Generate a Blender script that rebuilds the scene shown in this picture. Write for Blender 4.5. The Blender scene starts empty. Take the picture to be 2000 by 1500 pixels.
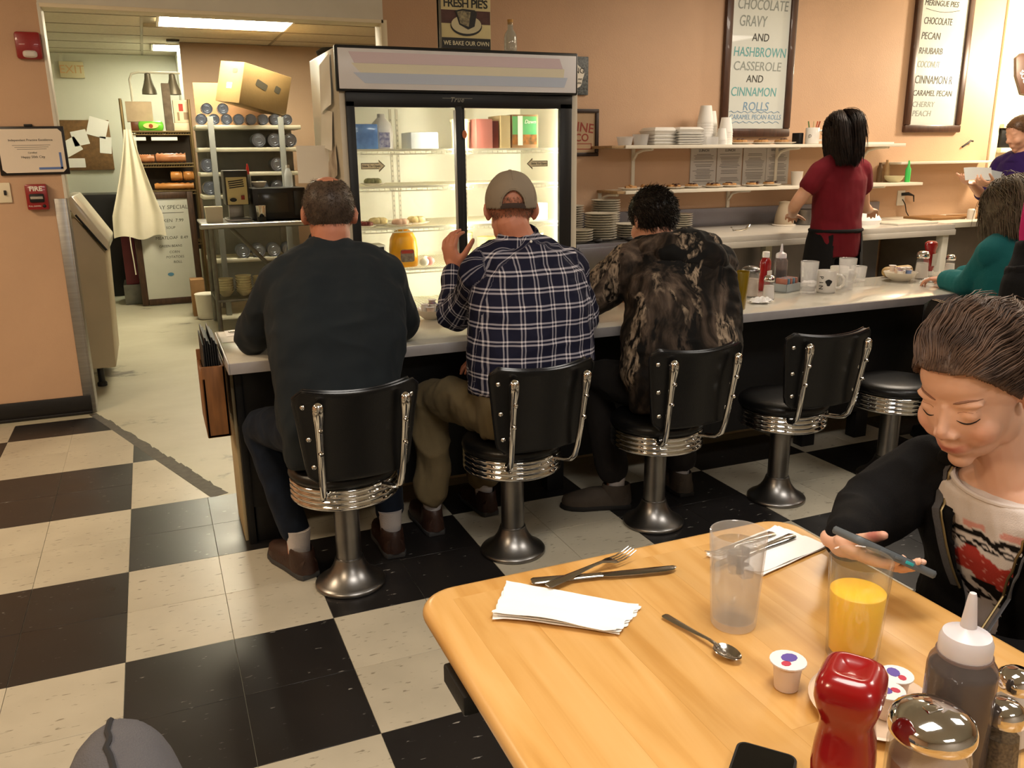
import bpy, bmesh, math, random
import numpy as np
from math import sin, cos, pi, radians, sqrt
from mathutils import Vector as V, Matrix as Mx
random.seed(7); np.random.seed(7)
SC = bpy.context.scene
COL = SC.collection

# ---------------------------------------------------------------- camera
def look_matrix(yaw, pitch, roll, loc):
    f = V((sin(yaw)*cos(pitch), cos(yaw)*cos(pitch), -sin(pitch)))
    r = V((cos(yaw), -sin(yaw), 0)); u = r.cross(f)
    c, s = cos(roll), sin(roll)
    r2 = r*c+u*s; u2 = u*c-r*s
    m = Mx((r2, u2, -f)).transposed().to_4x4(); m.translation = loc
    return m
cd = bpy.data.cameras.new('camera'); cam = bpy.data.objects.new('camera', cd); COL.objects.link(cam)
cd.sensor_width = 36; cd.lens = 1651.8/2000*36; cd.clip_start = .02; cd.clip_end = 100
cam.matrix_world = look_matrix(.395019, .264222, -.010876, V((.2134, -2.4537, 1.4228)))
SC.camera = cam
# ---------------------------------------------------------------- world, exposure
w = bpy.data.worlds.new('room_ambient'); SC.world = w; w.use_nodes = True
w.node_tree.nodes['Background'].inputs[0].default_value = (.9, .85, .8, 1)
w.node_tree.nodes['Background'].inputs[1].default_value = .05
SC.view_settings.view_transform = 'Standard'; SC.view_settings.look = 'None'
SC.view_settings.exposure = 0.35; SC.view_settings.gamma = 1
SC.view_settings.use_curve_mapping = False

def area(name, loc, size, power, color, rot=(0, 0, 0)):
    l = bpy.data.lights.new(name, 'AREA'); l.shape = 'RECTANGLE'; l.size, l.size_y = size
    l.energy = power; l.color = color
    o = bpy.data.objects.new(name, l); o.location = loc; o.rotation_euler = rot; COL.objects.link(o)
    return o
WARM = (1.0, .76, .50); SOFT = (1.0, .86, .70); NEUT = (1.0, .93, .84)
# dining room ceiling lights, all above or behind the picture (their housings are built with the ceiling)
TROFFERS = [(-1.9, 1.0, 46, WARM), (-1.9, -1.8, 46, WARM), (.9, -1.75, 27, NEUT), (3.3, -1.6, 24, NEUT), (4.5, 1.35, 36, SOFT),
            (6.3, -.6, 24, SOFT), (1.0, -4.0, 30, NEUT)]
for i, (x, y, p, c) in enumerate(TROFFERS):
    area('troffer_light_offscreen', (x, y, 2.705), (1.1, .5), p, c)
# warm lamp over the pass, beyond the right edge of the picture
pl_ = bpy.data.lights.new('pass_lamp_offscreen', 'POINT'); pl_.energy = 110; pl_.color = (1, .82, .58); pl_.shadow_soft_size = .1
po_ = bpy.data.objects.new('pass_lamp_offscreen', pl_); po_.location = (7.1, 2.25, 2.15); COL.objects.link(po_)
KLIGHTS = [(.985, 5.72)]

# ---------------------------------------------------------------- helpers
def lin(h):
    if isinstance(h, str):
        h = h.lstrip('#'); t = [int(h[i:i+2], 16)/255 for i in (0, 2, 4)]
        return tuple(x/12.92 if x <= .04045 else ((x+.055)/1.055)**2.4 for x in t)
    return tuple(h)
MATS = {}
def mat(name, color='#888888', rough=.5, metal=0., spec=.5, var=0., vscale=8., bump=0., bscale=40., emit=None, estr=0., coat=0., stretch=None, color2=None, alpha=None, sss=0., sheen=0., trans=0., ior=1.45, detail=4):
    """principled material; var mixes in color2 (or a darker tone) with noise, bump adds fine relief"""
    if name in MATS: return MATS[name]
    m = bpy.data.materials.new(name); m.use_nodes = True; MATS[name] = m
    nt = m.node_tree; b = nt.nodes['Principled BSDF']; c = lin(color)
    b.inputs['Base Color'].default_value = (*c, 1); b.inputs['Roughness'].default_value = rough
    b.inputs['Metallic'].default_value = metal; b.inputs['Specular IOR Level'].default_value = spec
    b.inputs['Coat Weight'].default_value = coat; b.inputs['Transmission Weight'].default_value = trans
    b.inputs['IOR'].default_value = ior; b.inputs['Sheen Weight'].default_value = sheen
    if sss: b.inputs['Subsurface Weight'].default_value = sss; b.inputs['Subsurface Radius'].default_value = (.012, .005, .003)
    if emit: b.inputs['Emission Color'].default_value = (*lin(emit), 1); b.inputs['Emission Strength'].default_value = estr
    if alpha is not None: b.inputs['Alpha'].default_value = alpha
    if var or bump:
        tc = nt.nodes.new('ShaderNodeTexCoord'); mp = nt.nodes.new('ShaderNodeMapping')
        nt.links.new(tc.outputs['Object'], mp.inputs[0])
        if stretch: mp.inputs['Scale'].default_value = stretch
        if var:
            n = nt.nodes.new('ShaderNodeTexNoise'); n.inputs['Scale'].default_value = vscale; n.inputs['Detail'].default_value = detail
            nt.links.new(mp.outputs[0], n.inputs['Vector'])
            r = nt.nodes.new('ShaderNodeValToRGB'); r.color_ramp.elements[0].position = .35; r.color_ramp.elements[1].position = .68
            c2 = lin(color2) if color2 else tuple(x*(1-var) for x in c)
            if color2: c2 = tuple(a*(1-var)+q*var for a, q in zip(c, c2))
            r.color_ramp.elements[0].color = (*c2, 1); r.color_ramp.elements[1].color = (*c, 1)
            nt.links.new(n.outputs['Fac'], r.inputs[0]); nt.links.new(r.outputs[0], b.inputs['Base Color'])
        if bump:
            n2 = nt.nodes.new('ShaderNodeTexNoise'); n2.inputs['Scale'].default_value = bscale; n2.inputs['Detail'].default_value = 5
            nt.links.new(mp.outputs[0], n2.inputs['Vector'])
            bp = nt.nodes.new('ShaderNodeBump'); bp.inputs['Strength'].default_value = bump; bp.inputs['Distance'].default_value = .01
            nt.links.new(n2.outputs['Fac'], bp.inputs['Height']); nt.links.new(bp.outputs[0], b.inputs['Normal'])
    return m
def glassy(name, tint=(1, 1, 1), refl=.08, rough=.02, haze=0., hazecol=(1, 1, 1)):
    """thin clear sheet: lets light straight through, with a mirror reflection and an optional milky haze"""
    if name in MATS: return MATS[name]
    m = bpy.data.materials.new(name); m.use_nodes = True; MATS[name] = m; nt = m.node_tree; nt.nodes.clear()
    o = nt.nodes.new('ShaderNodeOutputMaterial'); t = nt.nodes.new('ShaderNodeBsdfTransparent'); t.inputs[0].default_value = (*tint, 1)
    g = nt.nodes.new('ShaderNodeBsdfGlossy'); g.inputs['Roughness'].default_value = rough
    lw = nt.nodes.new('ShaderNodeLayerWeight'); lw.inputs[0].default_value = .5; pw = nt.nodes.new('ShaderNodeMath'); pw.operation = 'POWER'; pw.inputs[1].default_value = 4; nt.links.new(lw.outputs['Facing'], pw.inputs[0])
    mx = nt.nodes.new('ShaderNodeMixShader'); mu = nt.nodes.new('ShaderNodeMath'); mu.operation = 'MULTIPLY_ADD'; mu.inputs[1].default_value = .45; mu.inputs[2].default_value = refl*.5; mu.use_clamp = True
    nt.links.new(pw.outputs[0], mu.inputs[0]); nt.links.new(mu.outputs[0], mx.inputs[0])
    src = t
    if haze:
        d = nt.nodes.new('ShaderNodeBsdfDiffuse'); d.inputs[0].default_value = (*hazecol, 1)
        tl = nt.nodes.new('ShaderNodeBsdfTranslucent'); tl.inputs[0].default_value = (*hazecol, 1)
        m0 = nt.nodes.new('ShaderNodeMixShader'); nt.links.new(d.outputs[0], m0.inputs[1]); nt.links.new(tl.outputs[0], m0.inputs[2])
        m1 = nt.nodes.new('ShaderNodeMixShader'); m1.inputs[0].default_value = haze
        nt.links.new(t.outputs[0], m1.inputs[1]); nt.links.new(m0.outputs[0], m1.inputs[2]); src = m1
    nt.links.new(src.outputs[0], mx.inputs[1]); nt.links.new(g.outputs[0], mx.inputs[2]); nt.links.new(mx.outputs[0], o.inputs[0])
    return m

PM = {}      # world matrix of every object that has children
def tag(o, label=None, cat=None, group=None, kind=None):
    if label: o['label'] = label
    if cat: o['category'] = cat
    if group: o['group'] = group
    if kind: o['kind'] = kind
    return o
def thing(name, label, cat, loc=(0, 0, 0), rz=0, group=None):
    o = bpy.data.objects.new(name, None); COL.objects.link(o); o.empty_display_size = .05
    o.location = loc; o.rotation_euler = (0, 0, rz); PM[o.name] = Mx.Translation(V(loc)) @ Mx.Rotation(rz, 4, 'Z')
    return tag(o, label, cat, group)
def link(name, me, parent=None):
    o = bpy.data.objects.new(name, me); COL.objects.link(o)
    if parent: o.parent = parent; PM[o.name] = PM.get(parent.name, Mx.Identity(4))
    else: PM[o.name] = Mx.Identity(4)
    return o
def copy_tree(o, parent=None):
    c = o.copy(); COL.objects.link(c)
    if parent: c.parent = parent
    for ch in KIDS.get(o.name, []): copy_tree(ch, c)
    return c
KIDS = {}
def dup(o, loc, rz=None, label=None, group=None, scale=None):
    c = copy_tree(o); c.location = loc
    if rz is not None: c.rotation_euler = (0, 0, rz)
    if scale: c.scale = scale
    if label: c['label'] = label
    if group: c['group'] = group
    return c
def frame_from(z, xhint=(1, 0, 0)):
    z = V(z).normalized(); x = V(xhint); x = x-z*x.dot(z)
    if x.length < 1e-4: x = V((0, 1, 0))-z*z.y
    x.normalize(); return x, z.cross(x), z
ORD = 'topmost second third fourth fifth sixth seventh eighth ninth tenth eleventh twelfth thirteenth fourteenth fifteenth'.split()
class MB:
    def __init__(s): s.v = []; s.f = []; s.mi = []
    def add(s, vs, fs, m=0, mx=None):
        k = len(s.v)
        s.v += [tuple(mx @ V(a)) if mx else tuple(a) for a in vs]
        s.f += [tuple(i+k for i in f) for f in fs]; s.mi += [m]*len(fs); return s
    def box(s, c, d, mx=None, m=0, rz=0, taper=1.):
        x, y, z = (t/2 for t in d); R = Mx.Rotation(rz, 4, 'Z') if rz else None
        vs = [(sx*x*(taper if sz > 0 else 1), sy*y*(taper if sz > 0 else 1), sz*z) for sz in (-1, 1) for sx, sy in ((-1, -1), (1, -1), (1, 1), (-1, 1))]
        if R: vs = [tuple(R @ V(a)) for a in vs]
        vs = [(a[0]+c[0], a[1]+c[1], a[2]+c[2]) for a in vs]
        return s.add(vs, [(3, 2, 1, 0), (4, 5, 6, 7), (0, 1, 5, 4), (1, 2, 6, 5), (2, 3, 7, 6), (3, 0, 4, 7)], m, mx)
    def bb(s, x0, x1, y0, y1, z0, z1, m=0, mx=None):
        return s.box(((x0+x1)/2, (y0+y1)/2, (z0+z1)/2), (x1-x0, y1-y0, z1-z0), m=m, mx=mx)
    def loft(s, rings, m=0, cap=True, closed=False, mx=None):
        n = len(rings[0]); vs = [p for r in rings for p in r]; fs = []
        R = len(rings)
        for i in range(R if closed else R-1):
            a, b = i*n, ((i+1) % R)*n
            for j in range(n): k = (j+1) % n; fs.append((a+j, a+k, b+k, b+j))
        if cap and not closed: fs.append(tuple(range(n-1, -1, -1))); fs.append(tuple((R-1)*n+j for j in range(n)))
        return s.add(vs, fs, m, mx)
    def lathe(s, prof, c=(0, 0, 0), n=24, m=0, mx=None, sx=1, sy=1):
        rings = [[(c[0]+max(r, 1e-5)*sx*cos(2*pi*j/n), c[1]+max(r, 1e-5)*sy*sin(2*pi*j/n), c[2]+z) for j in range(n)] for r, z in prof]
        return s.loft(rings, m, mx=mx)
    def tube(s, pts, r, n=8, m=0, closed=False, flat=1., hint=(0, 0, 1), mx=None, dome=False):
        pts = [V(p) for p in pts]; k = len(pts); rr = r if isinstance(r, (list, tuple)) else [r]*k; rings = []; px = None
        for i, p in enumerate(pts):
            if closed: t = pts[(i+1) % k]-pts[i-1]
            else: t = pts[min(i+1, k-1)]-pts[max(i-1, 0)]
            t = t.normalized() if t.length > 1e-9 else V((0, 0, 1))
            h = px if px is not None else V(hint)
            x = h-t*h.dot(t)
            if x.length < 1e-3: x = V((1, 0, 0))-t*t.x
            if x.length < 1e-3: x = V((0, 1, 0))-t*t.y
            x.normalize(); px = x; y = t.cross(x)
            def ring(c, q): return [tuple(c+x*q*flat*cos(2*pi*j/n)+y*q*sin(2*pi*j/n)) for j in range(n)]
            if dome and not closed and i == 0:
                for a in (80, 50, 25): rings.append(ring(p-t*rr[0]*sin(radians(a)), rr[0]*cos(radians(a))))
            rings.append(ring(p, rr[i]))
            if dome and not closed and i == k-1:
                for a in (25, 50, 80): rings.append(ring(p+t*rr[-1]*sin(radians(a)), rr[-1]*cos(radians(a))))
        return s.loft(rings, m, closed=closed, mx=mx)
    def ell(s, c, r, mx=None, n=14, k=9, m=0, rot=None):
        r = (r, r, r) if isinstance(r, (int, float)) else r
        R = rot.to_4x4() if rot is not None else Mx.Identity(4); T = Mx.Translation(V(c)) @ R
        if mx: T = mx @ T
        rings = [[(r[0]*cos(a)*cos(2*pi*j/n), r[1]*cos(a)*sin(2*pi*j/n), r[2]*sin(a)) for j in range(n)] for a in [(-pi/2+.02)+(pi-.04)*i/k for i in range(k+1)]]
        return s.loft(rings, m, mx=T)
    def prism(s, poly, z0, z1, m=0, mx=None):
        n = len(poly)
        return s.loft([[(x, y, z0) for x, y in poly], [(x, y, z1) for x, y in poly]], m, mx=mx)
    def grid(s, fn, nu, nv, m=0, mx=None, thick=None):
        vs = [fn(i/nu, j/nv) for j in range(nv+1) for i in range(nu+1)]
        fs = [(j*(nu+1)+i, j*(nu+1)+i+1, (j+1)*(nu+1)+i+1, (j+1)*(nu+1)+i) for j in range(nv) for i in range(nu)]
        if thick:
            V0 = [V(a) for a in vs]; N = [V((0, 0, 0)) for _ in vs]
            for f in fs:
                nn = (V0[f[1]]-V0[f[0]]).cross(V0[f[3]]-V0[f[0]])
                for i in f: N[i] += nn
            k = len(vs); vs = vs+[tuple(a-n.normalized()*thick) for a, n in zip(V0, N)]
            f2 = [tuple(i+k for i in reversed(f)) for f in fs]
            W = nu+1; loop = [i for i in range(W)]+[j*W+nu for j in range(1, nv+1)]+[nv*W+i for i in range(nu-1, -1, -1)]+[j*W for j in range(nv-1, 0, -1)]
            side = [(loop[i], loop[i]+k, loop[(i+1) % len(loop)]+k, loop[(i+1) % len(loop)]) for i in range(len(loop))]
            fs = fs+f2+side
        return s.add(vs, fs, m, mx)
    def mesh(s, name, mats, smooth=True, bevel=0, seg=2, ang=38, parent=None, W=False, fix=True):
        me = bpy.data.meshes.new(name); vs = s.v
        if W and parent is not None:
            inv = PM.get(parent.name, Mx.Identity(4)).inverted(); vs = [tuple(inv @ V(a)) for a in vs]
        me.from_pydata(vs, [], s.f)
        mats = mats if isinstance(mats, (list, tuple)) else [mats]
        for q in mats: me.materials.append(q)
        if len(mats) > 1: me.polygons.foreach_set('material_index', s.mi)
        if bevel or fix:
            bm = bmesh.new(); bm.from_mesh(me)
            if fix: bmesh.ops.recalc_face_normals(bm, faces=bm.faces[:])
            if bevel:
                ed = [e for e in bm.edges if len(e.link_faces) == 2 and e.calc_face_angle(0) > radians(32)]
                bmesh.ops.bevel(bm, geom=ed, offset=bevel, segments=seg, affect='EDGES', profile=.5, clamp_overlap=True)
            bm.to_mesh(me); bm.free()
        if smooth:
            me.polygons.foreach_set('use_smooth', [True]*len(me.polygons)); me.set_sharp_from_angle(angle=radians(ang))
        me.update(); return me
    def build(s, name, mats, parent=None, smooth=True, bevel=0, seg=2, ang=38, W=False, fix=True):
        o = link(name, s.mesh(name, mats, smooth, bevel, seg, ang, parent, W, fix), parent)
        if parent is not None: KIDS.setdefault(parent.name, []).append(o)
        return o
def part(name, me, parent):
    o = link(name, me, parent); KIDS.setdefault(parent.name, []).append(o); return o
def struct(name, mb, m, label=None, bevel=0, parent=None, **k):
    o = mb.build(name, m, parent, bevel=bevel, **k); o['kind'] = 'structure'
    if label: o['label'] = label
    return o
def text(s, size, m, parent, mx, name='lettering', depth=.0008, W=True, align='CENTER', shear=0., space=1., bold=0., fit=None):
    cu = bpy.data.curves.new('t', 'FONT'); cu.body = s; cu.size = size; cu.align_x = align; cu.align_y = 'CENTER'
    cu.extrude = depth; cu.shear = shear; cu.space_character = space; cu.offset = bold; cu.resolution_u = 3
    o = bpy.data.objects.new('t', cu); COL.objects.link(o)
    me = bpy.data.meshes.new_from_object(o.evaluated_get(bpy.context.evaluated_depsgraph_get()))
    bpy.data.objects.remove(o); bpy.data.curves.remove(cu)
    if fit:
        xs = [v.co.x for v in me.vertices]; k = fit/(max(xs)-min(xs)); me.transform(Mx.Scale(k, 4, (1, 0, 0)))
    M4 = (PM.get(parent.name, Mx.Identity(4)).inverted() if W else Mx.Identity(4)) @ mx
    me.transform(M4); me.materials.clear(); me.materials.append(m); me.name = name
    return part(name, me, parent)
def face_mx(c, ang=0., roll=0.):
    """upright sheet: local x along the wall, y up, z towards -Y of the room (turned by ang about Z)"""
    return Mx.Translation(V(c)) @ Mx.Rotation(ang, 4, 'Z') @ Mx.Rotation(pi/2, 4, 'X') @ Mx.Rotation(roll, 4, 'Z')
def fbm(p, scale, seed=0, octv=3):
    """smooth sum-of-sines noise on an (n,3) array, about -1..1"""
    rng = np.random.RandomState(seed); out = np.zeros(len(p)); a = 1.; tot = 0
    for o in range(octv):
        for k in range(4):
            d = rng.normal(size=3); d /= np.linalg.norm(d); ph = rng.rand()*6.28
            wv = rng.normal(size=3)*.6
            out += a*np.sin(p@d*scale+ph+1.3*np.sin(p@wv*scale*.7+ph*2))/2.; 
        tot += a; a *= .5; scale *= 2.03
    return out/tot
# ================================================================ ROOM SHELL
T = .3048
def flecked(name, base, fleck, amount, warm=None):
    m = bpy.data.materials.new(name); m.use_nodes = True; nt = m.node_tree; b = nt.nodes['Principled BSDF']
    b.inputs['Roughness'].default_value = .30; b.inputs['Specular IOR Level'].default_value = .45
    tc = nt.nodes.new('ShaderNodeTexCoord'); oi = nt.nodes.new('ShaderNodeObjectInfo'); ad = nt.nodes.new('ShaderNodeVectorMath'); ad.operation = 'MULTIPLY_ADD'
    nt.links.new(oi.outputs['Random'], ad.inputs[0]); ad.inputs[1].default_value = (37, 53, 11); nt.links.new(tc.outputs['Object'], ad.inputs[2])
    mp = nt.nodes.new('ShaderNodeMapping'); mp.inputs['Scale'].default_value = (26, 95, 1); mp.inputs['Rotation'].default_value = (0, 0, .35); nt.links.new(ad.outputs[0], mp.inputs[0])
    n = nt.nodes.new('ShaderNodeTexNoise'); n.inputs['Scale'].default_value = 1.0; n.inputs['Detail'].default_value = 3; nt.links.new(mp.outputs[0], n.inputs['Vector'])
    r = nt.nodes.new('ShaderNodeValToRGB'); r.color_ramp.elements[0].position = amount; r.color_ramp.elements[0].color = (0, 0, 0, 1); r.color_ramp.elements[1].position = amount+.05; r.color_ramp.elements[1].color = (1, 1, 1, 1)
    nt.links.new(n.outputs['Fac'], r.inputs[0])
    n2 = nt.nodes.new('ShaderNodeTexNoise'); n2.inputs['Scale'].default_value = 5; n2.inputs['Detail'].default_value = 6; nt.links.new(ad.outputs[0], n2.inputs['Vector'])
    r2 = nt.nodes.new('ShaderNodeValToRGB'); c = lin(base); r2.color_ramp.elements[0].position = .3; r2.color_ramp.elements[0].color = (*[x*.86 for x in c], 1); r2.color_ramp.elements[1].position = .65; r2.color_ramp.elements[1].color = (*c, 1)
    nt.links.new(n2.outputs['Fac'], r2.inputs[0])
    mx = nt.nodes.new('ShaderNodeMix'); mx.data_type = 'RGBA'; mx.inputs[7].default_value = (*lin(fleck), 1)
    nt.links.new(r.outputs[0], mx.inputs[0]); nt.links.new(r2.outputs[0], mx.inputs[6]); nt.links.new(mx.outputs[2], b.inputs['Base Color'])
    ra = nt.nodes.new('ShaderNodeMapRange'); ra.inputs[3].default_value = .22; ra.inputs[4].default_value = .42; nt.links.new(n2.outputs['Fac'], ra.inputs[0]); nt.links.new(ra.outputs[0], b.inputs['Roughness'])
    bp = nt.nodes.new('ShaderNodeBump'); bp.inputs['Strength'].default_value = .08; bp.inputs['Distance'].default_value = .004; nt.links.new(n2.outputs['Fac'], bp.inputs['Height']); nt.links.new(bp.outputs[0], b.inputs['Normal'])
    return m
m_twhite = flecked('tile_offwhite', '#bcb5a3', '#857e6e', .645)
m_tblack = flecked('tile_black', '#201e1e', '#8a8884', .69)
# worn concrete
def concrete():
    m = bpy.data.materials.new('concrete'); m.use_nodes = True; nt = m.node_tree; b = nt.nodes['Principled BSDF']; b.inputs['Roughness'].default_value = .45
    tc = nt.nodes.new('ShaderNodeTexCoord')
    mp = nt.nodes.new('ShaderNodeMapping'); mp.inputs['Scale'].default_value = (1, 1.3, 1); nt.links.new(tc.outputs['Object'], mp.inputs[0])
    n = nt.nodes.new('ShaderNodeTexNoise'); n.inputs['Scale'].default_value = 1.7; n.inputs['Detail'].default_value = 9; n.inputs['Roughness'].default_value = .62; nt.links.new(mp.outputs[0], n.inputs['Vector'])
    r = nt.nodes.new('ShaderNodeValToRGB'); e = r.color_ramp.elements
    e[0].position = .345; e[0].color = (*lin('#6b665a'), 1); e[1].position = .40; e[1].color = (*lin('#aca893'), 1)
    q = e.new(.7); q.color = (*lin('#b9b6a2'), 1)
    nt.links.new(n.outputs['Fac'], r.inputs[0]); nt.links.new(r.outputs[0], b.inputs['Base Color'])
    bp = nt.nodes.new('ShaderNodeBump'); bp.inputs['Strength'].default_value = .15; bp.inputs['Distance'].default_value = .006; nt.links.new(n.outputs['Fac'], bp.inputs['Height']); nt.links.new(bp.outputs[0], b.inputs['Normal'])
    return m
m_conc = concrete()
floor = struct('floor', MB().bb(-4, 10, -5.2, 9, -.12, -.0035), m_conc, 'worn grey concrete floor slab under the checkered tiles')
def clip(poly, a, b, c):           # keep a*x+b*y<=c
    out = []
    for i in range(len(poly)):
        p, q = poly[i], poly[(i+1) % len(poly)]; dp, dq = a*p[0]+b*p[1]-c, a*q[0]+b*q[1]-c
        if dp <= 0: out.append(p)
        if dp*dq < 0: t = dp/(dp-dq); out.append((p[0]+(q[0]-p[0])*t, p[1]+(q[1]-p[1])*t))
    return out
# straight cut of the tile field towards the kitchen: through (-.111,2.436) and (.323,1.19)
ca, cb = 1.246, .434; cc = ca*.323+cb*1.19
g = .0007
me_t = {}
for k, m in ((0, m_twhite), (1, m_tblack)):
    me_t[k] = MB().bb(-T/2+g, T/2-g, -T/2+g, T/2-g, -.003, 0).mesh('tile', m, bevel=.0006, seg=1)
from mathutils import geometry
def in_view(x, y):
    c = cam.matrix_world.inverted() @ V((x, y, 0))
    return c.z < -.2 and abs(c.x/c.z) < .68 and abs(c.y/c.z) < .54
far_w, far_b = MB(), MB()
for i in range(-12, 30):
    for j in range(-12, 10):
        x, y = (i+.5)*T, (j+.5)*T; k = ((i//2)+(j//2)) % 2
        poly = [(x-T/2, y-T/2), (x+T/2, y-T/2), (x+T/2, y+T/2), (x-T/2, y+T/2)]
        if y > 2.84: continue
        if y > 1.22:
            q = clip(poly, ca, cb, cc)
            if len(q) < 3: continue
        else: q = poly
        if y > 1.0 and x > .62: continue
        full = len(q) == 4 and abs(abs((q[2][0]-q[0][0])*(q[2][1]-q[0][1]))-T*T) < 1e-6
        if full:
            if in_view(x, y) and x < 4.4:
                o = link('tile', me_t[k], floor); o.location = (x, y, 0); KIDS.setdefault('floor', []).append(o)
            else: (far_b if k else far_w).bb(x-T/2+g, x+T/2-g, y-T/2+g, y+T/2-g, -.003, 0)
        else:
            cx = sum(p[0] for p in q)/len(q); cy = sum(p[1] for p in q)/len(q)
            o = MB().prism([(p[0]-cx, p[1]-cy) for p in q], -.003, 0).build('tile', me_t[k].materials[0], floor); o.location = (cx, cy, 0)
for mb, m in ((far_w, m_twhite), (far_b, m_tblack)):
    o = mb.build('outlying_tile', m, floor); o['kind'] = 'stuff'

ad_ = MB(); ra_ = random.Random(4)                 # old adhesive left along the cut edge of the tiles
for k in range(26):
    t0, t1 = k/26, (k+1)/26; p0, p1 = [(-.245+.565*t, 2.82-1.60*t) for t in (t0, t1)]; w0_, w1_ = [.035+.03*t+.015*ra_.random() for t in (t0, t1)]
    ad_.prism([(p0[0], p0[1]), (p1[0], p1[1]), (p1[0]+w1_, p1[1]+w1_*.35), (p0[0]+w0_, p0[1]+w0_*.35)], -.0045, -.0022)
ad_.build('adhesive_residue', mat('adhesive', '#4f483c', .6, var=.4, vscale=30), floor)
m_salmon = mat('salmon_paint', '#c8a485', .55, var=.06, vscale=3, bump=.12, bscale=120)
m_taupe = mat('taupe_paint', '#a68d74', .6, var=.08, vscale=2, bump=.1, bscale=90)
m_greenwhite = mat('pale_green_paint', '#cfcdbb', .6, var=.06, vscale=2, bump=.08, bscale=90)
m_cream = mat('cream_paint', '#e8dcc0', .5, var=.04)
m_white = mat('white_paint', '#dcd8cc', .45, var=.05)
H = 2.75
struct('wall_back_left', MB().bb(-4, -.21, 2.86, 3.0, 0, H), m_salmon, 'salmon painted wall with the fire alarm')
struct('wall_header', MB().bb(-.21, 1.62, 2.86, 3.0, 2.205, H), m_white, 'pale header above the opening to the kitchen')
struct('wall_back', MB().bb(1.62, 6.88, 2.86, 3.0, 0, H), m_salmon, 'salmon painted wall behind the counter')
struct('wall_back_right', MB().bb(6.88, 10, 2.86, 3.0, 0, H), m_cream, 'cream wall beyond the pass')
struct('wall_right', MB().bb(9.9, 10, -5.2, 2.86, 0, H), m_salmon)
struct('wall_left', MB().bb(-4.1, -4, -5.2, 3.0, 0, H), m_salmon)
struct('wall_front', MB().bb(-4, 10, -5.3, -5.2, 0, H), mat('grey_beige_paint', '#b4aca2', .6))
struct('ceiling', MB().bb(-4.1, 10, -5.3, 3.0, H, H+.08), m_white, 'off-white ceiling of the dining room')
m_black = mat('black_rubber', '#17130f', .45, var=.2, bump=.1)
struct('baseboard_back_left', MB().bb(-4, -.225, 2.845, 2.86, 0, .105).bb(-4, -.225, 2.83, 2.86, 0, .016), m_black, 'black vinyl baseboard', bevel=.003)
m_steel = mat('brushed_steel', '#a8a6a2', .36, 1., var=.15, vscale=6, stretch=(1, 1, 14), bump=.05, bscale=60)
m_satin = mat('satin_steel', '#8f8d8b', .32, 1., var=.25, vscale=9)
m_chrome = mat('chrome', '#d9d7d4', .07, 1.)
guard = MB().bb(-.214, -.204, 2.85, 3.01, 0, 1.22).bb(-.265, -.204, 2.852, 2.862, 0, 1.22)
struct('trim_1', guard, m_steel, 'steel corner guard on the wall end', bevel=.002)
struct('trim_2', MB().bb(-.212, -.195, 2.852, 3.005, 1.22, 2.21), m_white, 'white corner bead beside the opening', bevel=.002)
struct('trim_3', MB().bb(1.605, 1.64, 2.85, 3.005, 0, 2.21), m_cream, 'white corner bead of the opening behind the cooler', bevel=.002)
struct('trim_4', MB().bb(-.2, 1.62, 2.85, 3.005, 2.19, 2.21), m_cream, 'pale edge of the header', bevel=.002)
# kitchen shell
KH = 2.55
struct('wall_kitchen_back', MB().bb(-1.7, .72, 8.5, 8.6, 0, KH), m_greenwhite, 'pale green kitchen wall at the far end')
struct('wall_kitchen_left', MB().bb(-1.75, -1.65, 3.0, 8.6, 0, KH), m_greenwhite)
struct('wall_kitchen_brown', MB().bb(.665, 3.0, 7.2, 7.32, 0, KH), m_taupe, 'brown kitchen wall behind the shelving')
struct('wall_kitchen_return', MB().bb(.665, .76, 7.32, 8.5, 0, KH), m_greenwhite)
struct('wall_kitchen_right', MB().bb(2.9, 3.0, 3.0, 7.2, 0, KH), m_taupe)
m_acoustic = mat('acoustic_panel', '#c9c0aa', .9, var=.12, vscale=30, bump=.25, bscale=180)
m_grid = mat('ceiling_grid', '#8b8068', .5)
ck = struct('ceiling_kitchen', MB().bb(-1.75, 3.0, 3.0, 8.6, KH+.03, KH+.1), m_grid, 'suspended ceiling over the kitchen')
gr = MB(); xs = [-.77+1.22*k+.0 for k in range(-1, 4)]
x0 = .32
KX = [x0-2*1.22, x0-1.22, x0, x0+1.22, x0+2.44]; KY = [3.0+.61*k+.16 for k in range(0, 10)]
me_p = MB().bb(-.6, .6, -.295, .295, 0, .012).mesh('ceiling_panel', m_acoustic, bevel=.002, seg=1)
for a in KX[:-1]:
    for b in KY[:-1]:
        cx, cy = a+.61, b+.305
        if abs(cx-KLIGHTS[0][0]) < .3 and abs(cy-KLIGHTS[0][1]) < .25: continue
        if cx < -1.8 or cx > 2.9: continue
        o = link('ceiling_panel', me_p, ck); o.location = (cx, cy, KH+.003)
for a in KX: gr.bb(a-.012, a+.012, 3.0, 8.5, KH, KH+.03)
for b in KY: gr.bb(-1.65, 2.9, b-.012, b+.012, KH, KH+.03)
gr.build('grid_rail', m_grid, ck)
m_lamp = mat('fluorescent_diffuser', '#ffffff', .5, emit='#fff1d0', estr=46)
m_lamp2 = mat('tube_diffuser_far', '#ffffff', .5, emit='#f4f4dc', estr=60)
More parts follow.
